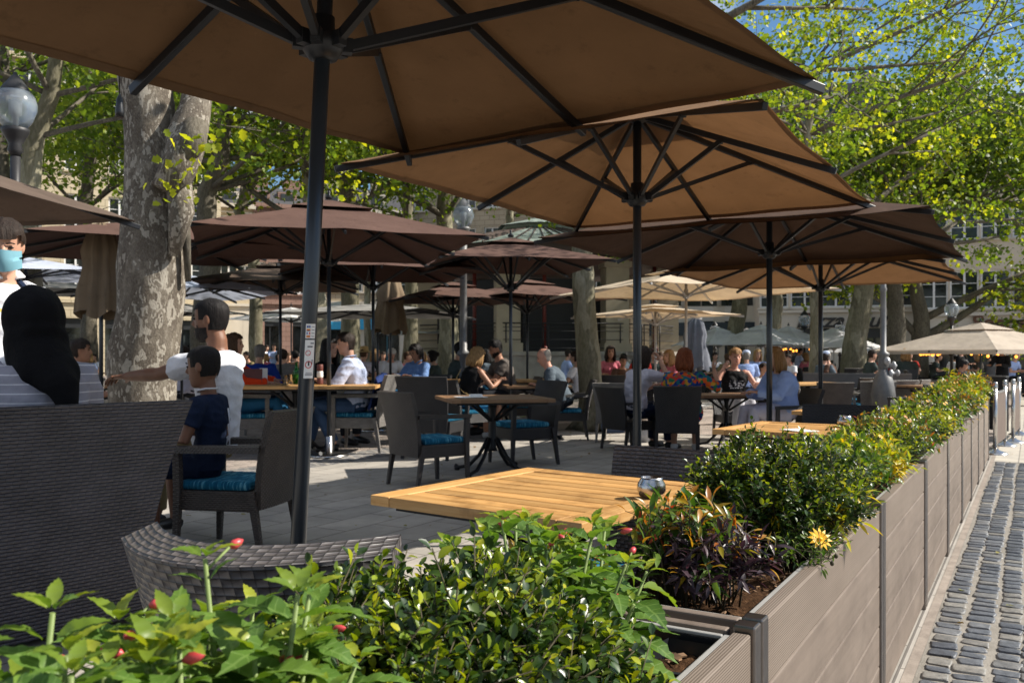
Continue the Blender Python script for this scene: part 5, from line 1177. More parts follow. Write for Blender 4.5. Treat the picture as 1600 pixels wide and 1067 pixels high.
def at(D, t=-0.21):   # point of the planter row at camera depth D
    s = (D - VV.y*t)/UU.y; return ST(s, t, SOIL)
# nearest box
broad_plant('broad leaved plant with pink buds at the lower left corner, very close to the camera', at(0.66), 0.12, 0.365, 20, 101, 0.070, 5)
broad_plant('broad leaved plant with pink buds in front of the coarse wicker chair back', at(0.80), 0.115, 0.355, 40, 102, 0.072, 13)
twig_shrub('dense glossy box shrub between the two broad leaved plants of the nearest box', at(1.075), 0.185, 0.31, 560, 103, 0.0175, 34, elong=0.75, tipf=0.17)
broad_plant('broad leaved plant with pink buds in front of the table, beside the black watering cup', at(1.365, -0.22), 0.115, 0.32, 34, 104, 0.074, 14, elong=0.2)
twig_shrub('low glossy box shrub at the bottom edge below the broad leaved plant by the cup', at(1.17, -0.12), 0.12, 0.20, 120, 105, 0.0170, 30, elong=0.4, tipf=0.15)
twig_shrub('loose bronze tipped shrub behind the broad leaved plant, against the table edge', at(1.64, -0.33), 0.11, 0.25, 26, 106, 0.042, 9, 'lance', ('leaf_mid', 'leaf_autumn'), 0.35, group=None)
# second box
p_ = twig_shrub('purple leaved plant with red and orange leaves at the near end of the second box', at(1.97, -0.20), 0.150, 0.21, 40, 107, 0.034, 13, 'lance', ('leaf_purple', 'leaf_autumn'), 0.16, group=None, elong=0.2)
twig_shrub('bronze and green leaved plant with curling orange leaves above the purple one', at(1.99, -0.24), 0.13, 0.255, 26, 108, 0.050, 8, 'lance', ('leaf_mid', 'leaf_autumn'), 0.30, group=None)
twig_shrub('tall loose shrub of tiny glossy leaves in the middle of the second box', at(2.50, -0.19), 0.235, 0.36, 300, 109, 0.0160, 32, elong=0.35, tipf=0.20)
p_ = twig_shrub('low trailing plant with a yellow daisy hanging over the second box edge', at(2.22, -0.06), 0.10, 0.10, 26, 110, 0.020, 10, 'lance', ('leaf_mid', 'leaf_tip'), 0.3, group=None)
c_ = at(2.22, -0.06); q_ = P(1281, 842, 2.14)-c_; flower(p_, q_, (0.1, -0.8, 0.6), 0.032)
b = MB(); b.tube([Vector((0, 0, 0)), q_*0.6+Vector((0, 0, 0.02)), q_], 0.0016, 5); b.build('flower_stem', 'stem_green', p_)
b = MB(); e_ = P(1300, 880, 2.12)-c_; b.tube([Vector((0, 0, 0.01)), (e_+Vector((0, 0, 0.06)))*0.6, e_], 0.0013, 5); b.tube([e_*0.7+Vector((0, 0, 0.01)), e_+Vector((0.01, 0, 0.018))], 0.001, 4); b.ell(e_, (0.005, 0.005, 0.006)); b.ell(e_+Vector((0.01, 0, 0.018)), (0.005, 0.005, 0.006)); b.build('seed_head', 'stem_brown', p_)
# the further boxes: mixed small shrubs, three to a box
KINDS = {'g': ('fresh green leafy plant', 0.036, 11, 'ovate', ('leaf_mid', 'leaf_tip'), 0.35, 'leafy_plant'), 'y': ('golden yellow leaved plant', 0.046, 11, 'lance', ('leaf_yellow', 'leaf_tip'), 0.4, 'leafy_plant'),
         'b': ('glossy small leaved shrub', 0.018, 20, 'small', ('leaf_box', 'leaf_box_tip'), 0.4, 'evergreen_shrub'), 'p': ('reddish purple leaved plant', 0.034, 12, 'lance', ('leaf_purple', 'leaf_autumn'), 0.35, 'leafy_plant'),
         'o': ('green plant with orange and yellow flowers', 0.034, 12, 'lance', ('leaf_mid', 'leaf_autumn'), 0.4, 'flowering_plant')}
seq = [(1, 'yb'), (2, 'gyb'), (3, 'ogb'), (4, 'ygp'), (5, 'gob'), (6, 'pgy'), (7, 'ogb'), (8, 'ygp')]
POSW = {2: ['at the near end', 'at the far end'], 3: ['at the near end', 'in the middle', 'at the far end']}
for bi, ks in seq:
    s0, s1 = JOINTS[bi], JOINTS[bi+1]
    if bi == 1: s0 = 3.0-0.35; s1 = 3.40
    for j, kk in enumerate(ks):
        d_, lf, per, shp, mats, tf, nm = KINDS[kk]; sc = s0+(s1-s0)*(j+0.5)/len(ks); c = ST(sc, -0.20, SOIL); nst = {1: 60, 2: 70, 3: 60, 4: 52}.get(bi, 42)
        if kk == 'b': nst = int(nst*1.6)
        grow = 1.0+0.10*max(0, bi-3)
        where = POSW[len(ks)][j] if bi != 1 else ['beside the tall loose shrub', 'at the very end'][j]
        o = twig_shrub('%s %s of the %s planter box' % (d_, where, ORD[bi]), c, 0.25, (0.26 if bi < 3 else 0.27)*grow*rnd.uniform(0.9, 1.1), nst, 200+bi*5+j, lf*grow, per, shp, mats, tf, group=None, elong=0.25)
        o.name = nm
        rr = random.Random(bi*9+j)
        if kk in 'oy':
            for q in range(3):
                a = rr.uniform(0, 6.28); r_ = rr.uniform(0.02, 0.2); flower(o, UU*r_*math.cos(a)*1.2+VV*(abs(r_*math.sin(a)))+Vector((0, 0, 0.24*grow)), (0.3, -0.6, 0.7), 0.013, 'petal_orange' if kk == 'o' else 'petal_yellow', 8)
# ================================================================ stanchions
def stanchion(label, x, y, k_):
    root = thing('steel_stanchion', label, 'post', G(x, y), 0, 'steel stanchions at the end of the planters'); H = 0.86
    b = MB(); b.lathe([(0.145, 0), (0.145, 0.012), (0.12, 0.03), (0.05, 0.055), (0.026, 0.075)], (0, 0, 0), 28); b.build('base', 'steel', root)
    b = MB(); b.tube([(0, 0, 0.07), (0, 0, H-0.03)], 0.024, 16); b.build('post', 'steel', root)
    b = MB(); b.lathe([(0.024, H-0.05), (0.03, H-0.045), (0.03, H-0.03), (0.024, H-0.02), (0.03, H), (0.024, H+0.022), (0.004, H+0.03)], (0, 0, 0), 16); b.build('finial', 'steel', root); return root
stanchion('steel stanchion standing closest to the last planter box', 1555, 710, 1)
stanchion('second steel stanchion, behind the one closest to the planters', 1570, 697, 1)
stanchion('third steel stanchion, at the near end of the rear brown screen', 1583, 692, 1)
stanchion('fourth steel stanchion, last one at the right edge', 1592, 680, 1)
def screen(label, a, e, h0, h1, mat, name='barrier_screen', group=None, th=0.02):
    a = Vector(a); e = Vector(e); root = thing(name, label, 'screen', a, 0, group); b = MB(); b.bar(Vector((0, 0, (h0+h1)/2)), e-a+Vector((0, 0, (h0+h1)/2)), th, h1-h0); b.build('panel', mat, root)
    b = MB(); b.bar(Vector((0, 0, h1+0.012)), e-a+Vector((0, 0, h1+0.012)), th+0.012, 0.022); b.build('rail', 'grey_iron', root); return root
simple('screen_brown', (0.10, 0.07, 0.055), 0.8); simple('screen_black', (0.018, 0.018, 0.020), 0.7); simple('screen_grey', (0.10, 0.098, 0.10), 0.6)
screen('brown fabric screen stretched between the two nearer stanchions', G(1556, 709), G(1570, 698), 0.12, 0.74, 'screen_brown', group='fabric screens')
screen('brown fabric screen stretched between the two rear stanchions', G(1583, 691), G(1592, 681), 0.12, 0.74, 'screen_brown', group='fabric screens')
# ================================================================ people
TMP = bpy.data.scenes.new('workbench')     # a scratch scene keeps the remeshing quick; removed at the end
def remesh(mb, voxel, name='m', smooth=2):
    me = mb.mesh(name, 'skin_fair'); o = bpy.data.objects.new(name, me); TMP.collection.objects.link(o)
    m = o.modifiers.new('r', 'REMESH'); m.mode = 'VOXEL'; m.voxel_size = voxel; m.use_smooth_shade = True
    if smooth: s_ = o.modifiers.new('s', 'SMOOTH'); s_.iterations = smooth; s_.factor = 0.5
    TMP.view_layers[0].update(); dg = TMP.view_layers[0].depsgraph; r = bpy.data.meshes.new_from_object(o.evaluated_get(dg)); bpy.data.objects.remove(o); bpy.data.meshes.remove(me)
    return r
def rumple(me, fn):
    n = len(me.vertices); V = np.empty(n*3); N = np.empty(n*3); me.vertices.foreach_get('co', V); me.vertices.foreach_get('normal', N)
    a = np.array([fn(Vector(c)) for c in V.reshape(-1, 3)]); V = V.reshape(-1, 3)+N.reshape(-1, 3)*a[:, None]; me.vertices.foreach_set('co', V.ravel()); me.update()
def merge(name, base_me, base_mat, mb, mats):
    """remeshed body + small extra pieces in one mesh"""
    n = len(base_me.vertices); V = np.empty(n*3); base_me.vertices.foreach_get('co', V); verts = [tuple(v) for v in V.reshape(-1, 3)]
    faces = [tuple(p.vertices) for p in base_me.polygons]; nf = len(faces)
    if mb: verts += mb.v; faces += [tuple(i+n for i in f) for f in mb.f]
    me = bpy.data.meshes.new(name); me.from_pydata(verts, [], faces); me.materials.append(M(base_mat))
    for q in mats: me.materials.append(M(q))
    me.polygons.foreach_set('material_index', [0]*nf+([q+1 if q >= 0 else 0 for q in mb.mi] if mb else [])); me.polygons.foreach_set('use_smooth', [True]*len(faces)); me.update()
    bpy.data.meshes.remove(base_me); return me
HEADR = [(-.118, .020, .070, -.02), (-.106, .040, .083, .0), (-.085, .053, .088, .045), (-.055, .062, .088, .070), (-.02, .068, .088, .086), (.015, .0725, .086, .094), (.05, .074, .087, .097), (.075, .070, .078, .090), (.098, .054, .056, .068), (.112, .030, .028, .036), (.118, .008, .006, .01)]
def head_mb(b, X, s=1.0, infl=0.0, seg=20, face=True):
    """X: 4x4 head frame (x right, y forward, z up), adds head loft"""
    base = len(b.v); n = len(HEADR)
    for (z, w_, f, bk) in HEADR:
        for j in range(seg):
            a = 2*math.pi*j/seg; cx, sy = math.cos(a), math.sin(a); y = sy*(f if sy > 0 else bk) if True else 0
            x = w_*(1 if abs(cx) > 0 else 1)*cx*(abs(cx)**-0.12 if abs(cx) > 0.05 else 1)
            v = Vector((x, y, z)); v += v.normalized()*infl; b.v.append(tuple(X @ (v*s)))
    for i in range(n-1):
        for j in range(seg): j2 = (j+1) % seg; b.f.append((base+i*seg+j, base+i*seg+j2, base+(i+1)*seg+j2, base+(i+1)*seg+j)); b.mi.append(0); b.sm.append(True); b.uv.append([(0, 0)]*4)
    b.f.append(tuple(base+j for j in reversed(range(seg)))); b.mi.append(0); b.sm.append(True); b.uv.append([(0, 0)]*seg)
    b.f.append(tuple(base+(n-1)*seg+j for j in range(seg))); b.mi.append(0); b.sm.append(True); b.uv.append([(0, 0)]*seg)
def tb(b, pts, rads, X=None, seg=12, side=None, m=0):
    pts = [(X @ Vector(p)) if X is not None else Vector(p) for p in pts]; b.tube(pts, rads, seg, m, side=side)
def ik(a, t, l1, l2, hint):
    d = t-a; L = min(d.length, (l1+l2)*0.995); dn = d.normalized(); x = (l1*l1-l2*l2+L*L)/(2*L); h = math.sqrt(max(0, l1*l1-x*x)); hp = hint-dn*hint.dot(dn)
    if hp.length < 1e-4: hp = dn.orthogonal()
    return a+dn*x+hp.normalized()*h, a+dn*L
def hand(b, w_, d, palm_n, s=1.0, curl=0.5, m=0, fb=None):
    """palm from wrist w_ along d; fingers bend towards palm_n; fb receives the fingers"""
    d = d.normalized(); pn = (palm_n-d*palm_n.dot(d)).normalized(); sd = d.cross(pn); fb = fb or b
    b.tube([w_-d*0.01*s, w_+d*0.03*s, w_+d*0.085*s], [(0.026*s, 0.018*s), (0.038*s, 0.015*s), (0.040*s, 0.012*s)], 10, m, side=sd)
    for k_, (o_, L) in enumerate(((-0.030, 0.062), (-0.010, 0.074), (0.010, 0.080), (0.030, 0.070))):
        p = w_+d*0.080*s+sd*o_*s; pts = [p-d*0.015*s]; dd = d.copy(); q = p
        pts.append(q)
        for j, fl in enumerate((0.45, 0.32, 0.23)):
            ang = curl*(0.55+0.35*j); dd = (dd*math.cos(ang)+pn*math.sin(ang)).normalized(); 
            dd2 = dd; q = q+dd*L*fl*s; pts.append(q)
        fb.tube(pts, [0.0095*s, 0.0095*s, 0.0088*s, 0.0080*s, 0.0060*s], 7, m)
    tdv = (d*0.65-sd*0.65+pn*0.3).normalized(); p = w_+d*0.022*s-sd*0.030*s
    fb.tube([p+sd*0.01*s, p+tdv*0.032*s, p+tdv*0.032*s+(tdv+d*0.7+pn*0.5*curl).normalized()*0.030*s, p+tdv*0.032*s+(tdv+d*0.7+pn*0.5*curl).normalized()*0.050*s], [0.013*s, 0.0115*s, 0.010*s, 0.0075*s], 7, m)

def person(label, loc, face, sit=True, scale=1.0, skin='skin_fair', hair='hair_dark', hstyle='short', top='shirt_white', sleeve='short', bottom='jeans', shoes='shoe_black', lean=0.08, head=(0, 0, 0), hands=None, hint=None, knees=None, feet=None,
           vox=0.011, seat=0.47, female=False, beard=None, mask=False, wide=1.0, curl=0.6, group=None, fit=1.0, legs=True, twist=0, neckz=0, long_hair=0.0, palm=None, slip=None, face_parts=True, child=False, cat='person'):
    """face: heading in degrees clockwise from +Y (away from the camera). Local frame: x right, y forward."""
    root = thing('person', label, cat, loc, -R(face), group, scale); B = MB(); E = MB()
    hs = 1.26 if child else 1.0                                       # a child's head is large for its body
    bz = seat+0.06 if sit else 0.93; sp = 0.50 if not female else 0.47
    spine = Vector((0, math.sin(lean), math.cos(lean)))
    side = Matrix.Rotation(R(twist), 3, 'Z') @ Vector((1, 0, 0)); pel = Vector((0, 0, bz)); neck = pel+spine*sp; sw = (0.185 if not female else 0.162)*wide
    rows = [(-0.09, 0.10*wide, 0.085*wide), (0.0, 0.165*wide, 0.115*wide), (0.10, 0.155*wide, 0.105*wide), (0.20, (0.14 if not female else 0.122)*wide, 0.098*wide), (0.32, 0.160*wide, 0.112*wide), (0.42, 0.168*wide, 0.098*wide), (0.475, 0.125*wide, 0.075), (0.505, 0.060, 0.055)]
    bow = lambda h: Vector((0, -0.025*math.sin(math.pi*min(1, max(0, h/0.5)))-0.0, 0))
    tp = [pel+spine*h*(sp/0.50)+bow(h) for h, _, _ in rows]; tr = [(a, c) for _, a, c in rows]
    B.tube(tp, tr, 18, side=side)
    if female: 
        for s_ in (-1, 1): B.ell(pel+spine*0.32+side*s_*0.07+Vector((0, 0.085, 0)), (0.058, 0.05, 0.058))
    hd = Matrix.Rotation(-R(head[0]), 4, 'Z') @ Matrix.Rotation(-R(head[1]), 4, 'X') @ Matrix.Rotation(R(head[2]), 4, 'Y')
    hf = (hd.to_3x3() @ Vector((0, 1, 0))); nk = neck+spine*0.05
    hc = nk+Vector((0, 0.02, 0.125*hs))+hf*0.02-Vector((0, 0, 0.02*max(0, head[1]/30))); X = Matrix.Translation(hc) @ hd
    B.tube([neck-spine*0.04, nk+Vector((0, 0.004, 0.015)), hc+(hd.to_3x3() @ Vector((0, -0.015, -0.05)))], [0.062 if not female else 0.052, 0.054 if not female else 0.046, 0.052], 14)
    head_mb(B, X, hs)
    # nose, ears, jaw
    tb(B, [(0, 0.082, 0.022), (0, 0.094, 0.0), (0, 0.106, -0.020), (0, 0.092, -0.030)], [0.009*hs, 0.011*hs, 0.014*hs, 0.010*hs], X @ Matrix.Scale(hs, 4), 8)
    for s_ in (-1, 1): B.ell(X @ (Vector((s_*0.074, -0.008, -0.002))*hs), (0.010*hs, 0.020*hs, 0.032*hs), hd.to_3x3(), 10, 7)
    # arms
    hands = hands or [(-0.16, 0.36, bz+0.22), (0.16, 0.36, bz+0.22)]; arms = []
    for i, s_ in ((0, -1), (1, 1)):
        sh = neck-spine*0.055+side*s_*sw; h_ = Vector((s_*0.6, -0.2, -0.9)) if not (hint and hint[i]) else Vector(hint[i])
        l1, l2 = (0.285, 0.255) if not female else (0.265, 0.235)
        el, wr = ik(sh, Vector(hands[i]), l1, l2, h_); arms.append((sh, el, wr))
        B.tube([sh-side*s_*0.05+Vector((0, 0, 0.005)), sh, sh.lerp(el, 0.35), el, el.lerp(wr, 0.3), wr], [0.05, 0.055*(0.85 if female else 1), 0.048*(0.85 if female else 1), 0.038, 0.040*(0.88 if female else 1), 0.026], 12)
        pn = Vector((0, 0, -1)) if not (palm and palm[i]) else Vector(palm[i]); hand(B, wr, wr-el, pn, 1.0*(0.92 if female else 1), curl, fb=E if True else B)
    E.mi = [-1]*len(E.f)
    # legs
    lg = []
    if sit: knees = knees or [(-0.13, 0.42, bz+0.0), (0.13, 0.42, bz+0.0)]; feet = feet or [(-0.13, 0.40, 0.09), (0.13, 0.44, 0.09)]
    else: knees = knees or [(-0.10, 0.02, 0.50), (0.10, 0.03, 0.50)]; feet = feet or [(-0.11, -0.02, 0.09), (0.11, 0.02, 0.09)]
    for i, s_ in ((0, -1), (1, 1)):
        hp = pel+Vector((s_*0.085*wide, 0.0, -0.03)); kn = Vector(knees[i]); an = Vector(feet[i]); lg.append((hp, kn, an))
        B.tube([hp, hp.lerp(kn, 0.45), kn, kn.lerp(an, 0.35), an], [0.088*wide, 0.074*wide, 0.056, 0.054, 0.036], 12)
        fd = Vector((kn.x-hp.x if sit else 0, 1.0, 0)); fd = Vector((fd.x*0.4, 1, 0)).normalized(); B.tube([an-fd*0.02-Vector((0, 0, 0.035)), an+fd*0.07-Vector((0, 0, 0.05)), an+fd*0.16-Vector((0, 0, 0.065))], [0.036, 0.034, 0.018], 10); lg[-1] += (fd,)
    bm_ = remesh(B, vox, 'body')
    # face detail joined to the same mesh
    if face_parts:
        for s_ in (-1, 1):
            E.ell(X @ (Vector((s_*0.031, 0.0815, 0.008))*hs), (0.0125*hs, 0.006*hs, 0.0065*hs), hd.to_3x3(), 10, 6, m=0)
            tb(E, [(s_*0.014, 0.0905, 0.026), (s_*0.030, 0.0905, 0.031), (s_*0.048, 0.078, 0.026)], [0.0028*hs, 0.0038*hs, 0.0022*hs], X @ Matrix.Scale(hs, 4), 6, m=1)
        if not mask: tb(E, [(-0.022, 0.0855, -0.062), (0, 0.0925, -0.060), (0.022, 0.0855, -0.062)], [0.003*hs, 0.0058*hs, 0.003*hs], X @ Matrix.Scale(hs, 4), 6, m=2)
    body = obj('body', merge('body', bm_, skin, E, ['eye_dark', hair if hair else 'hair_dark', 'mouth_red']), root)
    # ---- clothes
    T = MB(); tk = 0.012*fit
    T.tube([pel-spine*0.04]+tp[1:-1]+[neck-spine*0.005], [(tr[0][0]+0.055+tk, tr[0][1]+0.028+tk)]+[(a+tk*1.2, c+tk*1.2) for a, c in tr[1:-1]]+[(0.068, 0.064)], 20, side=side)
    if female:
        for s_ in (-1, 1): T.ell(pel+spine*0.32+side*s_*0.07+Vector((0, 0.085, 0)), (0.066, 0.058, 0.066))
    for (sh, el, wr), s_ in zip(arms, (-1, 1)):
        fm = 0.88 if female else 1
        if sleeve == 'long': T.tube([sh-side*s_*0.05, sh, sh.lerp(el, 0.35), el, el.lerp(wr, 0.45), el.lerp(wr, 0.93)], [0.055+tk, 0.063*fm+tk, 0.058*fm+tk, 0.050*fm+tk, 0.044*fm+tk, 0.036*fm+tk], 12)
        elif sleeve == 'rolled': T.tube([sh-side*s_*0.05, sh, sh.lerp(el, 0.35), el, el.lerp(wr, 0.30)], [0.055+tk, 0.063*fm+tk, 0.058*fm+tk, 0.050*fm+tk, 0.046*fm+tk], 12)
        elif sleeve == 'short': T.tube([sh-side*s_*0.05, sh, sh.lerp(el, 0.35), sh.lerp(el, 0.62)], [0.050+tk, 0.056*fm+tk, 0.054*fm+tk, 0.053*fm+tk], 12)
    tm = remesh(T, vox*0.95, 'shirt', 2)
    rumple(tm, lambda c: 0.006*mnoise.noise(c*11)-0.016*abs(mnoise.noise(Vector((c.x*8, c.y*8, c.z*13))))+0.006)
    tm.materials.clear(); tm.materials.append(M(top)); obj('top' if sleeve != 'long' else 'shirt', tm, root)
    if bottom and legs:
        Q = MB(); Q.tube([pel-spine*0.09, pel-spine*0.0, pel+spine*0.07], [(0.11*wide+tk, 0.09*wide+tk), (0.172*wide+tk, 0.122*wide+tk), (0.158*wide+tk*0.6, 0.108*wide+tk*0.6)], 18, side=side); end = {'shorts': 0.75, 'skirt': 0.9}.get(bottom.split(':')[0], 2)
        bmat = bottom.split(':')[-1]
        for (hp, kn, an, fd) in lg:
            if end < 1: Q.tube([hp, hp.lerp(kn, 0.45), hp.lerp(kn, end)], [0.098*wide+tk, 0.088*wide+tk, 0.084+tk], 12)
            else: Q.tube([hp, hp.lerp(kn, 0.45), kn, kn.lerp(an, 0.35), kn.lerp(an, 0.95)], [0.096*wide+tk*.6, 0.082*wide+tk*.6, 0.064+tk*.6, 0.064+tk*.6, 0.050+tk*.6], 12)
        qm = remesh(Q, vox, 'trousers', 2); qm.materials.clear(); qm.materials.append(M(bmat)); obj('trousers' if end > 1 else 'shorts', qm, root)
    if shoes and legs:
        for (hp, kn, an, fd) in lg:
            S = MB(); S.tube([an-fd*0.045-Vector((0, 0, 0.045)), an+fd*0.0-Vector((0, 0, 0.035)), an+fd*0.08-Vector((0, 0, 0.05)), an+fd*0.17-Vector((0, 0, 0.065)), an+fd*0.20-Vector((0, 0, 0.07))], [0.034, 0.048, 0.042, 0.034, 0.012], 12); S.build('shoe', shoes, root)
    # ---- hair
    if hair and hstyle not in ('none',):
        H = MB(); seg = 30; rows_ = []; hx = hd.to_3x3()
        def cap(infl, cond, nz=0.004):
            b2 = MB(); head_mb(b2, Matrix.Identity(4), 1.0, infl, 36)
            # refine: use a dense ellipsoid-like resample of the head loft
            V = []; n = 26; sg = 40
            lo, hi = HEADR[0][0], HEADR[-1][0]
            def ring(z):
                for i in range(len(HEADR)-1):
                    if HEADR[i][0] <= z <= HEADR[i+1][0]:
                        f = (z-HEADR[i][0])/(HEADR[i+1][0]-HEADR[i][0]); return [HEADR[i][k]*(1-f)+HEADR[i+1][k]*f for k in (1, 2, 3)]
                return HEADR[-1][1:]
            cond0 = cond; cond = lambda v: cond0(v+Vector((0, 0, 1))*0.016*mnoise.noise(v*55))
            grid = []
            for i in range(n+1):
                th = (i/n); z = lo+(hi-lo)*(math.sin(math.pi*(th-0.5))+1)/2; w_, f_, bk = ring(z); row = []
                for j in range(sg):
                    a = 2*math.pi*j/sg; c_, s2 = math.cos(a), math.sin(a); v = Vector((w_*c_*(abs(c_)**-0.12 if abs(c_) > 0.05 else 1), s2*(f_ if s2 > 0 else bk), z)); k_ = infl+nz*mnoise.noise(Vector((v.x*70, v.y*70, v.z*22)))+nz*0.7*mnoise.noise(v*25)
                    row.append((v, v+Vector((v.x, v.y, v.z*0.9)).normalized()*k_))
                grid.append(row)
            base = len(H.v)
            for row in grid:
                for v0, v1 in row: H.v.append(tuple(X @ (v1*hs)))
            for i in range(n):
                for j in range(sg):
                    j2 = (j+1) % sg; c0 = (grid[i][j][0]+grid[i+1][j2][0])/2
                    if cond(c0): H.f.append((base+i*sg+j, base+i*sg+j2, base+(i+1)*sg+j2, base+(i+1)*sg+j)); H.mi.append(0); H.sm.append(True); H.uv.append([(0, 0)]*4)
            H.f.append(tuple(base+n*sg+j for j in range(sg))); H.mi.append(0); H.sm.append(True); H.uv.append([(0, 0)]*sg)
        if hstyle == 'fade': cap(0.006, lambda v: (v.z > 0.058 if v.y > 0.035 else (v.z > 0.0 if v.y > -0.01 else v.z > -0.055)), 0.002)
        elif hstyle == 'short': cap(0.014, lambda v: (v.z > 0.048 if v.y > 0.05 else (v.z > 0.015+0.3*max(0, v.y) if v.y > -0.012 else v.z > -0.065)), 0.008)
        elif hstyle == 'balding': cap(0.010, lambda v: (v.y < -0.012 and -0.065 < v.z < 0.075), 0.006)
        else: cap(0.019, lambda v: (v.z > 0.058 if v.y > 0.045 else (v.z > -0.02 if v.y > 0.02 else v.z > -0.10)), 0.012)
        if hstyle in ('bob', 'long', 'fringe'):
            lo_ = {'bob': -0.17, 'fringe': -0.15, 'long': -0.32}[hstyle]-long_hair
            for k_ in range(26):
                a = math.pi*(k_/25)*1.28+math.pi-0.14*math.pi; a0 = Vector((math.cos(a)*0.078, math.sin(a)*0.092-0.006, 0.06)); rr = random.Random(k_*7+len(label))
                z1 = lo_+rr.uniform(-0.02, 0.025); fl = 1.22+rr.uniform(-0.1, 0.12); pts = [Vector((a0.x*0.55, a0.y*0.55, 0.11)), a0, Vector((a0.x*1.15, a0.y*1.12, -0.02)), Vector((a0.x*fl, a0.y*fl, (z1-0.02)/2)), Vector((a0.x*fl*0.92, a0.y*fl*0.95, z1))]
                tb(H, [p*hs for p in pts], [0.014, 0.020, 0.022, 0.020, 0.008], X, 7)
        if hstyle == 'bun': H.ell(X @ Vector((0, -0.12, 0.05)), (0.045, 0.04, 0.045))
        if hstyle == 'pony': tb(H, [(0, -0.09, 0.05), (0, -0.135, 0.02), (0, -0.13, -0.08), (0.0, -0.10, -0.20)], [0.022, 0.03, 0.026, 0.008], X, 9)
        if beard:
            base = len(H.v); cap(0.0022, lambda v: v.y > 0.0 and v.z < -0.040 and not (abs(v.x) < 0.022 and -0.072 < v.z < -0.050 and v.y > 0.07), 0.004)
        H.build('hair', hair, root)
    if mask:
        Q = MB()
        def mf(u, v):
            x = (u*2-1); z = 0.005-0.105*v; w_ = 0.066; y = 0.112*math.sqrt(max(0, 1-0.66*x*x))+0.010*math.sin(math.pi*v)*(1-x*x); return X @ (Vector((x*0.074, y+0.004*(1-abs(x)), z+0.012*(abs(x))*(-1 if v < .5 else 1)))*hs)
        Q.grid(mf, 12, 8); Q.build('face_mask', 'mask_blue', root)
    root['_x'] = 0; del root['_x']
    return root, X, dict(neck=neck, arms=arms, side=side, spine=spine, pel=pel)

for n_, c_ in (('cloth_white', (0.72, 0.73, 0.78)), ('cloth_sky', (0.36, 0.46, 0.74)), ('cloth_pale_blue', (0.48, 0.55, 0.74)), ('cloth_navy', (0.010, 0.018, 0.045)), ('cloth_black', (0.010, 0.010, 0.011)), ('cloth_hijab', (0.0045, 0.0045, 0.006)), ('cloth_orange', (0.80, 0.06, 0.012)),
               ('cloth_blue', (0.012, 0.04, 0.26)), ('cloth_denim', (0.16, 0.27, 0.52)), ('jeans', (0.045, 0.085, 0.17)), ('jeans_blue', (0.035, 0.17, 0.34)), ('cloth_grey', (0.13, 0.125, 0.13)), ('cloth_steel', (0.095, 0.12, 0.145)), ('cloth_khaki', (0.22, 0.17, 0.085)), ('cloth_dark', (0.02, 0.022, 0.028)),
               ('cloth_green_grey', (0.05, 0.065, 0.06)), ('cloth_taupe', (0.11, 0.095, 0.085)), ('cloth_pink', (0.50, 0.14, 0.18)), ('cloth_lilac', (0.50, 0.48, 0.56)), ('cloth_lightblue', (0.30, 0.40, 0.68)), ('cloth_trouser_white', (0.55, 0.55, 0.60)), ('cloth_red', (0.4, 0.03, 0.02)), ('cloth_brown', (0.09, 0.05, 0.035))):
    fabric(n_, c_)
fabric('cloth_striped', (0.30, 0.30, 0.36), stripes=('Z', 8.5, (0.62, 0.62, 0.68), 0.95))
fabric('cloth_floral', (0.1, 0.1, 0.1), [(0.012, 0.03, 0.16), (0.015, 0.13, 0.18), (0.60, 0.10, 0.02), (0.03, 0.16, 0.07), (0.50, 0.05, 0.03), (0.02, 0.05, 0.22), (0.55, 0.28, 0.04)], 26)
fabric('cloth_houndstooth', (0.6, 0.6, 0.6), [(0.02, 0.02, 0.03), (0.6, 0.6, 0.62), (0.03, 0.03, 0.04), (0.5, 0.5, 0.52)], 60)

def pxp(x, D): return PX(x, D)
# --- the family at the left
def seat_person(*a, **k): return person(*a, **k)
r_, X_, I_ = person('woman in a black hijab and a pale striped blouse seen from behind on the sofa', PX(58, 4.05), -38, scale=1.14, seat=0.495, skin='skin_brown', hair=None, top='cloth_striped', sleeve='long', bottom='cloth_dark', female=True, wide=1.04, vox=0.010, fit=1.5, head=(-10, 5, 0), face_parts=False, hands=[(-0.2, 0.38, 0.68), (0.2, 0.38, 0.68)])
H = MB(); hd = X_   # hijab: draped loft over head, neck and down the back
H2 = MB(); H2.ell(X_ @ Vector((0, -0.012, 0.012)), (0.121, 0.132, 0.145), None, 24, 14); H2.tube([X_ @ Vector((0, -0.01, -0.02)), X_ @ Vector((0, -0.03, -0.07)), X_ @ Vector((0, -0.045, -0.14)), X_ @ Vector((0.01, -0.150, -0.225)), X_ @ Vector((0.03, -0.225, -0.285)), X_ @ Vector((0.035, -0.245, -0.35)), X_ @ Vector((0.035, -0.25, -0.52))], [(0.108, 0.120), (0.120, 0.126), (0.122, 0.118), (0.112, 0.075), (0.066, 0.045), (0.042, 0.034), (0.034, 0.03)], 24, side=(1, 0, 0))
hm = remesh(H2, 0.009, 'hijab', 5)
# open the cloth where the face looks out
rumple(hm, lambda c: 0.009*mnoise.noise(Vector((c.x*16, c.y*16, c.z*5))))
hm.materials.clear(); hm.materials.append(M('cloth_hijab')); obj('hijab', hm, r_)

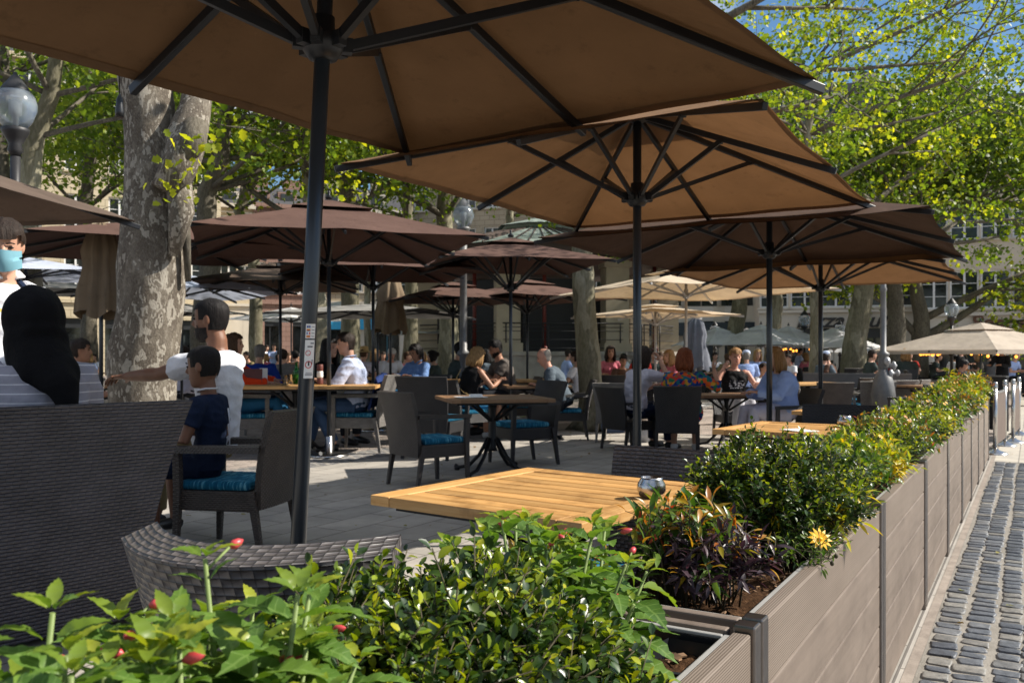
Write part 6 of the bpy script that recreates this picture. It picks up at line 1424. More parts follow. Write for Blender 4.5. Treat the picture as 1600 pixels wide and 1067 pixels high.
r_, X_, I_ = person('waiter standing with a blue face mask, white shirt and gold name badge', PX(-2, 4.55), 118, sit=False, scale=1.115, skin='skin_fair', hair='hair_dark', top='cloth_white', sleeve='long', bottom='cloth_navy', vox=0.0095, mask=True, head=(36, 16, 0), lean=0.05, hands=[(-0.10, 0.28, 1.02), (0.10, 0.28, 1.02)], hint=[(0, -0.3, -1), (0, -0.3, -1)], fit=0.9, wide=0.88)
b = MB(); b.box((0.085, 0.150, 1.285), (0.062, 0.006, 0.015), Matrix.Rotation(R(-8), 3, 'Y') @ Matrix.Rotation(R(-8), 3, 'Z')); b.build('name_badge', 'gold_badge', r_)
b = MB(); b.tube([(-0.052, 0.03, 1.46), (-0.066, 0.10, 1.40), (-0.073, 0.150, 1.30), (-0.078, 0.160, 1.18), (-0.08, 0.158, 1.0)], [(0.017, 0.004)]*5, 6, side=(1, 0, 0)); b.tube([(-0.052, 0.03, 1.46), (-0.045, -0.06, 1.47)], [(0.017, 0.004)]*2, 6, side=(1, 0, 0)); b.build('apron_strap', 'cloth_navy', r_)
b = MB(); 
for s_ in (-1, 1): b.tube([(s_*0.03, 0.055, 1.44), (s_*0.055, 0.075, 1.455), (s_*0.068, 0.02, 1.48), (s_*0.05, -0.04, 1.49)], [(0.008, 0.026)]*4, 6, side=(0, 0.3, 1))
b.build('collar', 'cloth_white', r_)

person('bearded man in a white T-shirt seated in profile with one arm along the sofa back', PX(332, 5.8), -78, scale=1.20, wide=0.92, seat=0.47, skin='skin_brown', hair='hair_black', hstyle='fade', beard=True, top='cloth_white', sleeve='short', bottom='cloth_khaki', vox=0.009, head=(-6, 2, 0), lean=-0.06,
       hands=[(-0.06, 0.515, 0.885), (0.16, 0.34, 0.62)], hint=[(-0.3, 0, -1), None], fit=1.2)
r_, X_, I_ = person('small boy in a navy shirt with white collar sitting on the wicker armchair', PX(324, 5.42), -84, scale=0.86, seat=0.56, skin='skin_brown', hair='hair_black', hstyle='fade', top='cloth_navy', sleeve='short', bottom='shorts:cloth_navy', shoes='shoe_black', child=True, wide=0.86, vox=0.009, head=(4, 6, 0), lean=-0.02,
       hands=[(-0.08, 0.24, 0.86), (0.12, 0.20, 0.84)], knees=[(-0.12, 0.36, 0.62), (0.12, 0.33, 0.62)], feet=[(-0.13, 0.33, 0.20), (0.13, 0.31, 0.20)])
b = MB()
for s_ in (-1, 1): b.tube([(s_*0.02, 0.05, 1.14), (s_*0.060, 0.035, 1.155), (s_*0.068, -0.02, 1.165), (s_*0.03, -0.062, 1.165), (0, -0.068, 1.165)], [(0.007, 0.022)]*5, 6, side=(0, 0.3, 1))
b.build('collar', 'cloth_white', r_)
b = MB(); b.tube([(0.06, -0.13, 1.02), (0.075, -0.135, 0.92), (0.085, -0.13, 0.80), (0.09, -0.125, 0.68)], [(0.010, 0.004)]*4, 6, side=(1, 0, 0)); b.build('stripe', 'cloth_white', r_)

# --- people further back, each with its own pose
MG = None
pp = [
 dict(label='person in a bright orange jacket and blue jeans behind the bearded man', loc=(364, 11.0), face=86, scale=1.12, hair='hair_brown', hstyle='bob', top='cloth_orange', sleeve='long', bottom='jeans_blue', lean=-0.05, hands=[(-0.15, 0.45, 0.80), (0.15, 0.42, 0.78)], knees=[(-0.12, 0.50, 0.56), (0.12, 0.50, 0.56)], feet=[(-0.13, 0.70, 0.12), (0.13, 0.62, 0.10)]),
 dict(label='grey haired person in a royal blue sweater seen from behind, left of the black pole', loc=(403, 14.2), face=8, scale=1.05, hair='hair_grey', hstyle='short', top='cloth_blue', sleeve='long', bottom='cloth_dark', wide=1.12),
 dict(label='person in a grey jacket leaning over between the black pole and the leaning pole', loc=(456, 17.5), face=-60, scale=1.05, hair='hair_dark', hstyle='short', top='cloth_grey', sleeve='long', bottom='cloth_dark', lean=0.4),
 dict(label='dark haired person in black mostly hidden behind the steel footed parasol pole', loc=(508, 12.2), face=120, scale=1.12, hair='hair_black', hstyle='long', top='cloth_black', sleeve='long', bottom='cloth_dark', female=True),
 dict(label='man in a pale blue shirt and jeans seated in profile at the long table', loc=(556, 11.1), face=-96, scale=1.155, seat=0.46, skin='skin_fair', hair='hair_dark', hstyle='short', top='cloth_pale_blue', sleeve='rolled', bottom='jeans', lean=0.13, head=(-12, 10, 0), hands=[(-0.10, 0.40, 0.78), (0.14, 0.42, 0.78)], feet=[(-0.12, 0.22, 0.09), (0.12, 0.52, 0.09)], wide=1.08, vox=0.010, fit=1.3),
 dict(label='older man in a white shirt bent over a table left of the closed parasol', loc=(607, 20), face=150, scale=1.08, hair='hair_white', hstyle='short', top='cloth_white', sleeve='long', bottom='cloth_dark', lean=0.25, head=(0, 25, 0), skin='skin_rosy'),
 dict(label='person with a straw sun hat behind the man in the pale blue shirt', loc=(565, 19.5), face=30, scale=1.05, hair='hair_brown', hstyle='short', top='cloth_lilac', sleeve='short', bottom='cloth_dark', hat='straw'),
 dict(label='woman in a blue denim shirt with a dark ponytail typing at the wooden table', loc=(655, 14.8), face=-150, scale=1.10, hair='hair_black', hstyle='pony', top='cloth_denim', sleeve='long', bottom='jeans_blue', female=True, lean=0.1, head=(10, 20, 0), hands=[(-0.12, 0.40, 0.80), (0.12, 0.40, 0.80)], skin='skin_tan'),
 dict(label='dark haired woman in dark green behind the woman in denim', loc=(681, 18), face=-80, scale=1.02, hair='hair_black', hstyle='bun', top='cloth_green_grey', sleeve='short', bottom='cloth_dark', female=True),
 dict(label='man in a dark shirt just left of the blonde woman, by the lamp post', loc=(712, 15.5), face=70, scale=1.10, hair='hair_black', hstyle='short', top='cloth_green_grey', sleeve='short', bottom='cloth_dark'),
 dict(label='blonde woman in a black sleeveless top with a tan bag strap across her back', loc=(731, 12.4), face=52, scale=1.05, skin='skin_tan', hair='hair_blonde', hstyle='fringe', top='cloth_black', sleeve='none', bottom='shorts:jeans_blue', shoes='shoe_white', female=True, lean=0.22, head=(5, 18, 0), hands=[(-0.10, 0.42, 0.80), (0.20, 0.40, 0.82)]),
 dict(label='far dark haired girl seen between the blonde woman in black and the bearded man', loc=(764, 20), face=-70, scale=1.05, hair='hair_black', hstyle='long', top='cloth_steel', sleeve='short', bottom='jeans_blue', female=True),
 dict(label='bearded man in a dark vest and grey shirt bent over his phone at a table', loc=(795, 13.6), face=-105, scale=1.14, skin='skin_tan', hair='hair_black', hstyle='short', beard=True, top='cloth_taupe', sleeve='short', bottom='cloth_dark', lean=0.28, head=(-8, 24, 0), hands=[(-0.06, 0.40, 0.86), (0.10, 0.38, 0.84)], wide=1.08),
 dict(label='elderly man in a steel grey shirt hunched over a table left of the slender trunk', loc=(880, 12.6), face=-88, scale=1.05, skin='skin_rosy', hair='hair_grey', hstyle='balding', top='cloth_steel', sleeve='long', bottom='cloth_dark', lean=0.42, head=(-5, 22, 0), wide=1.15),
 dict(label='person with a dark cap and a white top behind the elderly man in grey', loc=(905, 16.5), face=-60, scale=0.98, hair='hair_dark', hstyle='short', top='cloth_white', sleeve='short', bottom='cloth_dark'),
 dict(label='woman in pink facing the camera right of the slender trunk', loc=(953, 19.0), face=178, scale=1.10, hair='hair_dark', hstyle='bob', top='cloth_pink', sleeve='short', bottom='cloth_dark', female=True, skin='skin_tan'),
 dict(label='dark haired child next to the woman in pink', loc=(972, 18.5), face=170, scale=0.92, hair='hair_black', hstyle='short', top='cloth_brown', sleeve='short', bottom='cloth_khaki', skin='skin_tan'),
 dict(label='dark haired woman in a white blouse resting her cheek on her hand', loc=(992, 11.2), face=58, scale=1.04, seat=0.46, hair='hair_dark', hstyle='bob', top='cloth_lilac', sleeve='rolled', bottom='cloth_navy', female=True, lean=0.18, head=(8, 6, 4), hands=[(-0.04, 0.40, 0.80), (0.16, 0.27, 1.10)], hint=[None, (0.5, 0.6, -0.8)], palm=[None, (-0.4, -0.8, 0.1)], vox=0.010, fit=1.5),
 dict(label='red haired woman in a blue and orange floral dress seen from behind, one hand raised', loc=(1069, 10.7), face=12, scale=1.01, seat=0.46, hair='hair_red', hstyle='fringe', top='cloth_floral', sleeve='rolled', bottom='skirt:cloth_floral', shoes='shoe_white', female=True, wide=1.15, head=(10, 2, 0), hands=[(-0.16, 0.36, 0.70), (0.36, 0.20, 1.02)], hint=[None, (0.4, -0.3, -1)], palm=[None, (0, 0.3, 0.6)], vox=0.010, fit=1.6),
 dict(label='short haired woman in a black top with white print facing the camera at the table', loc=(1146, 12.4), face=176, scale=1.02, hair='hair_honey', hstyle='short', top='cloth_black', sleeve='none', bottom='cloth_trouser_white', female=True, wide=1.12, head=(0, 4, 0), hands=[(-0.24, 0.30, 0.80), (0.20, 0.16, 1.00)], hint=[None, (0.5, 0.3, -0.8)], skin='skin_rosy', knees=[(-0.10, 0.42, 0.55), (0.06, 0.46, 0.62)], vox=0.010),
 dict(label='blonde woman in a loose pale blue shirt seated in profile right of the table', loc=(1222, 10.6), face=-100, scale=1.02, seat=0.46, hair='hair_honey', hstyle='bob', top='cloth_lightblue', sleeve='long', bottom='cloth_lilac', female=True, wide=1.28, lean=0.10, head=(-4, 4, 0), hands=[(-0.16, 0.40, 0.76), (0.14, 0.36, 0.74)], vox=0.010, fit=2.4),
 dict(label='blonde woman in pink behind the floral dress woman', loc=(1050, 17), face=-120, scale=1.02, hair='hair_blonde', hstyle='bob', top='cloth_pink', sleeve='short', bottom='cloth_dark', female=True),
 dict(label='small far figure in white in front of the leftmost white parasols', loc=(1115, 27), face=160, scale=1.0, hair='hair_dark', hstyle='short', top='cloth_white', sleeve='long', bottom='cloth_dark'),
 dict(label='far person in light blue and a pale cap seen from behind above the printed top', loc=(1167, 20), face=5, scale=1.0, hair='hair_grey', hstyle='short', top='cloth_lightblue', sleeve='long', bottom='cloth_dark', hat='cap'),
 dict(label='child with a white top sitting low just left of the third parasol pole', loc=(1189, 15.5), face=150, scale=0.82, hair='hair_dark', hstyle='short', top='cloth_white', sleeve='short', bottom='cloth_dark'),
 dict(label='far person in white and dark hair under the white parasol, right of the blonde woman', loc=(1235, 22.5), face=-120, scale=0.95, hair='hair_dark', hstyle='short', top='cloth_white', sleeve='short', bottom='cloth_dark'),
 dict(label='standing waiter in pale blue under the far white parasols', loc=(1247, 30), face=90, sit=False, scale=0.86, hair='hair_black', hstyle='short', top='cloth_pale_blue', sleeve='short', bottom='cloth_dark'),
 dict(label='far person with a red scarf right of the pale tree trunk', loc=(1229, 31), face=120, scale=1.1, hair='hair_dark', hstyle='bob', top='cloth_red', sleeve='short', bottom='cloth_dark', female=True),
 dict(label='far man in dark teal leaning right, beside the man in a grey cap', loc=(1284, 20.5), face=60, scale=0.98, hair='hair_dark', hstyle='short', top='cloth_steel', sleeve='short', bottom='cloth_dark', lean=0.2),
 dict(label='far man in brown with a grey cap left of the stout grey trunk', loc=(1303, 20.5), face=-60, scale=1.0, hair='hair_grey', hstyle='short', top='cloth_brown', sleeve='short', bottom='cloth_dark', lean=0.25, hat='cap'),
 dict(label='far diner in red right of the stout grey trunk', loc=(1345, 26), face=-40, scale=1.0, hair='hair_dark', hstyle='short', top='cloth_red', sleeve='short', bottom='cloth_dark'),
 dict(label='far diner in black between the one in red and the tall lamp post', loc=(1362, 26), face=60, scale=1.0, hair='hair_black', hstyle='short', top='cloth_black', sleeve='short', bottom='cloth_dark'),
 dict(label='walking person in blue beyond the tall lamp post', loc=(1435, 36), face=90, sit=False, scale=0.98, hair='hair_dark', hstyle='short', top='cloth_lightblue', sleeve='long', bottom='jeans_blue'),
 dict(label='standing person in white under the very wide beige parasol', loc=(1453, 34), face=40, sit=False, scale=1.0, hair='hair_white', hstyle='short', top='cloth_white', sleeve='long', bottom='cloth_dark'),
 dict(label='man in dark clothes resting his head on his arms by the thin lamp post', loc=(1482, 17.5), face=100, scale=0.92, hair='hair_black', hstyle='short', top='cloth_dark', sleeve='short', bottom='cloth_dark', lean=0.5, head=(0, 20, 0), skin='skin_tan'),
 dict(label='dark clothed person standing behind the black screen at the far right', loc=(1566, 22), face=-120, sit=False, scale=0.86, hair='hair_brown', hstyle='short', top='cloth_dark', sleeve='long', bottom='cloth_dark'),
 dict(label='dark clothed person standing under the middle of the wide beige parasol', loc=(1500, 26), face=150, sit=False, scale=0.86, hair='hair_black', hstyle='short', top='cloth_black', sleeve='long', bottom='cloth_dark'),
 dict(label='far person in a pale shirt leaning on a table left of the big mottled trunk', loc=(112, 9.5), face=70, scale=1.05, hair='hair_dark', hstyle='short', top='cloth_lilac', sleeve='short', bottom='cloth_dark', skin='skin_tan'),
 dict(label='far person in white just right of the big mottled trunk', loc=(291, 16), face=-40, scale=1.05, hair='hair_dark', hstyle='short', top='cloth_lilac', sleeve='short', bottom='cloth_dark'),
 dict(label='far walker in blue beside the black pole of the olive tan parasol', loc=(428, 36), face=160, sit=False, scale=1.0, hair='hair_dark', hstyle='short', top='cloth_sky', sleeve='short', bottom='jeans'),
 dict(label='far person in a white shirt standing left of the walker in blue', loc=(414, 40), face=100, sit=False, scale=1.0, hair='hair_dark', hstyle='short', top='cloth_white', sleeve='short', bottom='cloth_dark'),
]
def hat(root, X, kind):
    b = MB()
    if kind == 'straw': b.lathe([(0.20, 0.035), (0.17, 0.05), (0.10, 0.055), (0.098, 0.08), (0.088, 0.15), (0.05, 0.165), (0.002, 0.168)], (0, 0, 0), 24, 0); b.v = [tuple(X @ Vector(v)) for v in b.v]; b.build('sun_hat', 'straw', root)
    else: b.lathe([(0.090, 0.05), (0.095, 0.07), (0.085, 0.12), (0.05, 0.145), (0.002, 0.15)], (0, 0, 0), 20); b.box((0, 0.12, 0.058), (0.12, 0.08, 0.01)); b.v = [tuple(X @ Vector(v)) for v in b.v]; b.build('cap', 'cloth_pale_blue', root)
PR = {}
for d in pp:
    d = dict(d); x, D = d.pop('loc'); ht = d.pop('hat', None); lab = d.pop('label'); fc = d.pop('face')
    d.setdefault('vox', 0.012 if D < 14 else (0.015 if D < 20 else 0.02))
    r_, X_, I_ = person(lab, PX(x, D), fc, **d); PR[lab] = (r_, X_, I_)
    if ht: hat(r_, X_, ht)
r_, X_, I_ = [v for k_, v in PR.items() if 'tan bag strap' in k_][0]
b = MB(); b.tube([(-0.12, -0.02, 0.98), (-0.10, -0.115, 0.86), (-0.02, -0.15, 0.74), (0.10, -0.135, 0.66), (0.17, -0.06, 0.62)], [(0.009, 0.004)]*5, 6, side=(1, 0, 0)); b.build('bag_strap', 'straw', r_)
r_, X_, I_ = [v for k_, v in PR.items() if 'white print' in k_][0]
b = MB()
for (x, z, w_, h_) in ((-0.09, 0.80, 0.045, 0.05), (-0.035, 0.79, 0.05, 0.06), (0.025, 0.80, 0.05, 0.05), (0.085, 0.79, 0.045, 0.055), (0.0, 0.745, 0.19, 0.018), (0.0, 0.84, 0.2, 0.008)): b.box((x, 0.165-abs(x)*0.25, z), (w_, 0.006, h_))
b.build('printed_band', 'cloth_houndstooth', r_)
r_, X_, I_ = [v for k_, v in PR.items() if 'dark vest' in k_][0]
# collars for the nearer shirts
for key in ('man in a pale blue shirt', 'woman in a blue denim'):
    r_, X_, I_ = [v for k_, v in PR.items() if k_.startswith(key)][0]; nk = I_['neck']; b = MB()
    for s_ in (-1, 1): b.tube([nk+Vector((s_*0.02, 0.075, -0.02)), nk+Vector((s_*0.058, 0.045, 0.015)), nk+Vector((s_*0.062, -0.01, 0.03)), nk+Vector((s_*0.03, -0.055, 0.035)), nk+Vector((0, -0.06, 0.035))], [(0.007, 0.024)]*5, 6, side=(0, 0.3, 1))
    b.build('collar', 'cloth_pale_blue' if 'pale' in key else 'cloth_denim', r_)
# ================================================================ lamps
def lamp(label, x, D, ytop, r=0.17, sc=1.0, post_r=0.045, mat='lamp_iron', group='globe street lamps'):
    zt = CH-(ytop-HZ)/F*D; root = thing('street_lamp', label, 'street lamp', PX(x, D), 0, group); H = zt-3.0*r
    b = MB(); b.lathe([(0.15, 0), (0.15, 0.12), (0.12, 0.16), (0.11, 0.55), (0.13, 0.6), (0.10, 0.66), (0.065, 0.75), (post_r, 0.85), (post_r*0.92, 1.2), (post_r*1.5, 1.23), (post_r*1.5, 1.27), (post_r*0.9, 1.32), (post_r*0.8, H-0.62), (post_r*1.7, H-0.58), (post_r*1.7, H-0.52), (post_r*0.8, H-0.46), (post_r*0.9, H-0.2)], (0, 0, 0), 20); b.build('post', mat, root)
    b = MB(); b.lathe([(0.03*sc, H-0.2), (0.06, H-0.15), (0.05, H-0.1), (r*0.45, H-0.05), (r*0.62, H-0.0), (r*0.66, H+0.03), (r*0.5, H+0.04)], (0, 0, 0), 20); b.build('collar', mat, root)
    b = MB(); b.lathe([(r*0.5, H+0.03), (r*0.78, H+r*0.6), (r*0.98, H+r*1.15), (r, H+r*1.45), (r*0.88, H+r*1.85), (r*0.68, H+r*2.1)], (0, 0, 0), 26); b.build('globe', 'globe_glass', root)
    b = MB(); b.lathe([(r*0.10, H+0.04), (r*0.12, H+r*0.9), (r*0.2, H+r*0.95), (r*0.2, H+r*1.5), (0.004, H+r*1.6)], (0, 0, 0), 12); b.build('bulb', 'paper_white', root)
    b = MB(); b.lathe([(r*0.72, H+r*2.02), (r*0.70, H+r*2.12), (r*0.42, H+r*2.5), (r*0.2, H+r*2.8), (r*0.09, H+r*2.92), (r*0.09, H+r*3.0), (0.003, H+r*3.06)], (0, 0, 0), 22); b.build('cap', mat, root); return root
lamp('large near street lamp globe above the taupe parasol at the left edge', 24, 7.2, 114, 0.165)
lamp('street lamp in front of the bandstand with a bright globe', 724, 15.3, 308, 0.19, mat='grey_iron', post_r=0.075)
lamp('thin dark street lamp standing before the bronze looped lettering', 1487, 24, 465, 0.19)
lamp('street lamp in front of the cursive restaurant sign', 1257, 30, 484, 0.20)
lamp('street lamp partly behind the white parasol left of the stout grey trunk', 1312, 33, 500, 0.19)
lamp('pale street lamp by the arched windows behind the mossy trunk', 1117, 36, 502, 0.20)
# hanging fixture on the near trunk
b = MB(); q = P(187, 165, 8.0); b.lathe([(0.035, -0.11), (0.04, -0.06), (0.032, 0.0), (0.03, 0.05), (0.014, 0.09), (0.006, 0.11)], (0, 0, 0), 14); b.tube([(0, 0, 0.10), (-0.01, 0, 0.6), (0.0, 0.0, 1.6)], 0.007, 6); tag(b.build('hanging_lamp_socket', 'black_plastic', None, q), 'black socket on a cable hanging beside the big mottled trunk', 'cable')
# tall grey column with knobbly hydrant-like ornaments
root = thing('lamp_column', 'tall grey iron column with round white knobs on its thick base', 'lamp post', PX(1380, 13.4)); root.scale = (0.82, 0.82, 1.0)
b = MB(); b.lathe([(0.20, 0), (0.20, 0.55), (0.22, 0.60), (0.185, 0.80), (0.16, 0.88), (0.10, 0.96), (0.075, 1.02)], (0, 0, 0), 24); b.build('base', 'grey_iron', root)
b = MB(); b.lathe([(0.075, 1.0), (0.10, 1.04), (0.10, 1.16), (0.085, 1.2), (0.11, 1.22), (0.11, 1.25), (0.055, 1.28), (0.052, 2.2), (0.07, 2.23), (0.052, 2.27), (0.048, 3.45)], (0, 0, 0), 20); b.build('shaft', 'grey_iron', root)
simple('knob_white', (0.38, 0.38, 0.39), 0.45, 0.3)
for (x, y, z, r_) in ((0.10, -0.06, 0.94, 0.06), (0.17, -0.02, 1.06, 0.06), (0.02, -0.11, 1.13, 0.055), (0.25, -0.02, 0.95, 0.045)):
    b = MB(); q_ = Vector((x, y, 0)).normalized().to_track_quat('Z', 'Y').to_matrix(); b.lathe([(r_*0.7, -0.12), (r_*0.7, -0.01), (r_*1.15, 0.0), (r_*1.15, r_*0.4), (r_*0.9, r_*0.8), (r_*0.35, r_), (r_*0.3, r_*1.25), (0.004, r_*1.3)], (x, y, z), 16, 0, q_); b.build('outlet', 'knob_white', root)

# ================================================================ more furniture
def tableware():
    def bottle(label, p, mat='glass_green', r=0.03, h=0.24):
        b = MB(); b.lathe([(r, 0), (r, h*0.55), (r*0.8, h*0.66), (r*0.38, h*0.78), (r*0.38, h)], (0, 0, 0), 18); b.lathe([(r*0.45, h*0.94), (r*0.45, h+0.004)], (0, 0, 0), 12); o = b.build('bottle', mat, None, p); return tag(o, label, 'bottle')
    def glass(label, p, r=0.032, h=0.11):
        b = MB(); b.lathe([(r*0.8, 0), (r, h), (r*0.94, h), (r*0.75, 0.01), (0.002, 0.01)], (0, 0, 0), 18); o = b.build('drinking_glass', 'glass_clear', None, p); return tag(o, label, 'glass')
    z = CH-(604-HZ)/F*10.6
    z = 0.74*1.16+0.001
    bottle('green bottle on the long wooden table left of the leaning pole', PX(463, 10.75, z), 'glass_green', 0.040, 0.27); glass('drinking glass left of the green bottle', PX(446, 10.5, z), 0.042, 0.115); glass('second drinking glass, against the green bottle', PX(454, 10.9, z), 0.042, 0.115)
    root = thing('menu_stand', 'brown menu folder standing open on the left end of the long table', 'menu', PX(402, 10.8, z), R(10)); b = MB(); b.box((-0.06, 0, 0.10), (0.24, 0.012, 0.18), Matrix.Rotation(R(-14), 3, 'X')); b.build('cover', 'menu_brown', root); b = MB(); b.box((0.07, 0.05, 0.10), (0.10, 0.012, 0.19), Matrix.Rotation(R(30), 3, 'Z')); b.build('page', 'paper_white', root)
    root = thing('cup_stack', 'striped cans stacked beside the steel footed parasol pole on the table', 'cans', PX(500, 10.7, z)); 
    for i in range(3):
        b = MB(); b.lathe([(0.036, 0.0+i*0.082), (0.038, 0.01+i*0.082), (0.038, 0.07+i*0.082), (0.034, 0.08+i*0.082)], (0.0, 0, 0), 16); b.build('can', 'paper_white' if i % 2 else 'menu_brown', root)
tableware()
CGp = 'empty chairs of the right terrace'; TGp = 'tables of the right terrace'
wicker_chair('black wicker armchair under the woman in the white blouse', PX(984, 11.3), -R(58), 'wicker_dark', False, group=None, scale=0.92)
wicker_chair('black wicker armchair of the red haired woman, its back to the camera', PX(1058, 10.75), -R(10), 'wicker_dark', False, group=None, scale=0.96)
wicker_chair('black wicker armchair under the blonde woman in pale blue', PX(1228, 10.55), R(98), 'wicker_dark', False, group=None, scale=0.92)
wicker_chair('black wicker armchair under the woman in the printed top', PX(1148, 12.55), -R(176), 'wicker_dark', False, group=None, scale=0.9)
wicker_chair('dark wicker armchair of the elderly man in grey', PX(886, 12.7), R(88), 'wicker_dark', True, group=None, scale=0.98)
teak_table('wooden table shared by the four women behind the planters', PX(1135, 11.4), R(10), 1.15, 0.8, 'teak_aged', scale=0.96)
teak_table('brown wooden table in front of the elderly man in grey', PX(838, 12.9), R(5), 0.9, 0.8, 'teak_aged', scale=1.05)
teak_table('honey coloured table directly behind the shrubs of the third planter box', ST(6.05, -0.88), TRZ, 0.78, 0.85, 'teak', group=TGp)
bowl('steel ashtray bowl on the table behind the third planter box', ST(6.30, -0.62, 0.741), 0.05)
b = MB(); b.box((0, 0, 0.003), (0.14, 0.20, 0.004)); tag(b.build('menu_card', 'paper_white', None, ST(5.80, -0.80, 0.741), 0.4), 'white menu card flat on the table behind the third planter box', 'menu')
wicker_chair('black wicker armchair at the far side of the table behind the third planter box', ST(6.78, -0.80), RZ_ST+R(90), 'wicker_dark', True, group=None, scale=0.95)
teak_table('aged wooden table just left of the tall grey column', ST(8.25, -0.8), TRZ, 0.95, 0.95, 'teak', group=TGp)
teak_table('wooden table behind the blonde woman in pale blue', PX(1262, 15.3), R(25), 1.3, 0.8, 'teak', group=TGp)
teak_table('wooden table seen over the yellow plants near the black screen', PX(1448, 14.2), R(25), 1.2, 0.8, 'teak_aged', group=TGp)
teak_table('wooden table right of the tall grey column', PX(1402, 15.6), R(25), 0.9, 0.8, 'teak', group=TGp)
for (lab, x, D, rz, wk) in (('grey wicker chair with its flat back squarely facing the camera, right of the fourth pole', 1297, 13.4, -8, 'wicker_grey'), ('grey wicker chair turned sideways, left of the next chair back', 1328, 14.6, 60, 'wicker_grey'), ('dark chair right of the sideways one', 1340, 16.2, 20, 'wicker_dark'),
        ('pale beige chair back behind the tall grey column', 1364, 14.0, -10, 'wicker_pale'), ('beige chair between the column and the far table', 1393, 14.6, 10, 'wicker_pale'), ('grey chair with pale arms right of the grey column', 1412, 14.9, 50, 'wicker_pale'), ('dark low chair behind the yellow plants', 1428, 12.6, 30, 'wicker_dark'),
        ('pale chair back beside the fourth pole seen behind the blonde woman', 1258, 13.9, -70, 'wicker_grey')):
    wicker_chair(lab, PX(x, D), R(rz), wk, True, group=CGp, lod=1, scale=0.92)
wicker_chair('dark empty armchair in front of the woman in pink', PX(949, 15.4), -R(5), 'wicker_dark', True, group=None, lod=1)
wicker_chair('pale empty chair left of the woman in the white blouse', PX(966, 12.3), -R(20), 'wicker_pale', True, group=None, lod=1, scale=0.95)
wicker_chair('grey armchair of the bearded man in the dark vest', PX(804, 13.7), R(98), 'wicker_grey', True, group=None, lod=1)
wicker_chair('grey chair back in front of the royal blue sweater', PX(404, 13.0), 0, 'wicker_pale', True, group=None, lod=1, scale=1.05)
wicker_chair('dark armchair of the blonde woman in black', PX(728, 12.3), -R(50), 'wicker_dark', True, group=None, lod=1)
wicker_chair('dark armchair of the woman in denim', PX(664, 15.0), R(150), 'wicker_dark', True, group=None, lod=1)
wicker_chair('pale chair beside the black pole of the olive tan parasol', PX(455, 15.2), R(20), 'wicker_pale', True, group=None, lod=1, scale=1.0)
# screens round the right terrace
screen('long dark low screen behind the empty grey chairs', PX(1255, 17.0), PX(1425, 16.2), 0.25, 0.86, 'screen_grey', 'terrace_screen', 'dark terrace screens')
screen('dark low screen between the grey column and the black screen', PX(1425, 16.1), PX(1505, 15.3), 0.10, 0.74, 'screen_grey', 'terrace_screen', 'dark terrace screens')
screen('tall black screen behind the last plants at the right', PX(1500, 14.4), PX(1574, 13.4), 0.05, 0.88, 'screen_black', 'terrace_screen', 'dark terrace screens', th=0.05)
# rows of empty chairs and tables of the far restaurants
src = wicker_chair('far dark chair in the rows under the white parasols', PX(1130, 24), R(20), 'wicker_dark', False, group='far chairs under the white parasols', lod=1)
labs = None
k_ = 0
for (x, D) in ((1100, 26), (1143, 25), (1175, 26), (1200, 27), (1222, 25), (1262, 25), (1275, 27), (1320, 24), (1352, 24), (1375, 25), (1415, 21), (1430, 22), (1445, 20), (1010, 19), (1030, 21), (995, 22)):
    k_ += 1; copy_tree(src, None, 'far dark chair in the rows under the white parasols', PX(x, D), R(k_*47))
src = wicker_chair('pale chair of the far left terrace', PX(120, 13), R(40), 'wicker_pale', False, group='chairs of the far left terrace', lod=1)
for (x, D) in ((60, 14), (150, 15), (285, 18), (330, 20), (480, 17), (535, 20), (560, 22), (640, 21), (590, 23), (745, 19), (440, 21), (395, 19), (365, 23)):
    k_ += 1; copy_tree(src, None, 'pale chair of the far left terrace', PX(x, D), R(k_*53))
src = teak_table('far square table between the chairs of the other terraces', PX(140, 13.8), 0.3, 0.9, 0.8, 'teak_aged', group='far tables')
for (x, D) in ((300, 19), (420, 20), (545, 21.5), (620, 22), (1020, 20), (1110, 25), (1188, 26), (1268, 26), (1362, 24.5), (735, 20)):
    k_ += 1; copy_tree(src, None, None, PX(x, D), R(k_*31))
# bags on the ground by the women's table
simple('bag_white', (0.55, 0.56, 0.6), 0.7); simple('bag_blue', (0.12, 0.16, 0.26), 0.7)
def bag(label, p, mat, s=1.0, rz=0.3):
    root = thing('shoulder_bag', label, 'bag', p, rz, None, s); b = MB(); b.tube([(0, 0, 0.005), (0, 0, 0.12), (0, 0, 0.24), (0, 0, 0.28)], [(0.20, 0.10), (0.22, 0.11), (0.18, 0.06), (0.15, 0.02)], 16, side=(1, 0, 0)); b.build('pouch', mat, root)
    b = MB(); b.tube([(-0.15, 0, 0.25), (-0.10, 0.02, 0.37), (0, 0.03, 0.42), (0.10, 0.02, 0.37), (0.15, 0, 0.25)], 0.010, 6); b.build('handle', mat, root)
bag('white shoulder bag on the ground behind the second parasol pole', G(1003, 690), 'bag_white', 1.0); bag('bluish bag leaning by the slender tree roots', G(958, 676), 'bag_blue', 0.95)
fabric('cloth_navy_blue', (0.02, 0.04, 0.14))
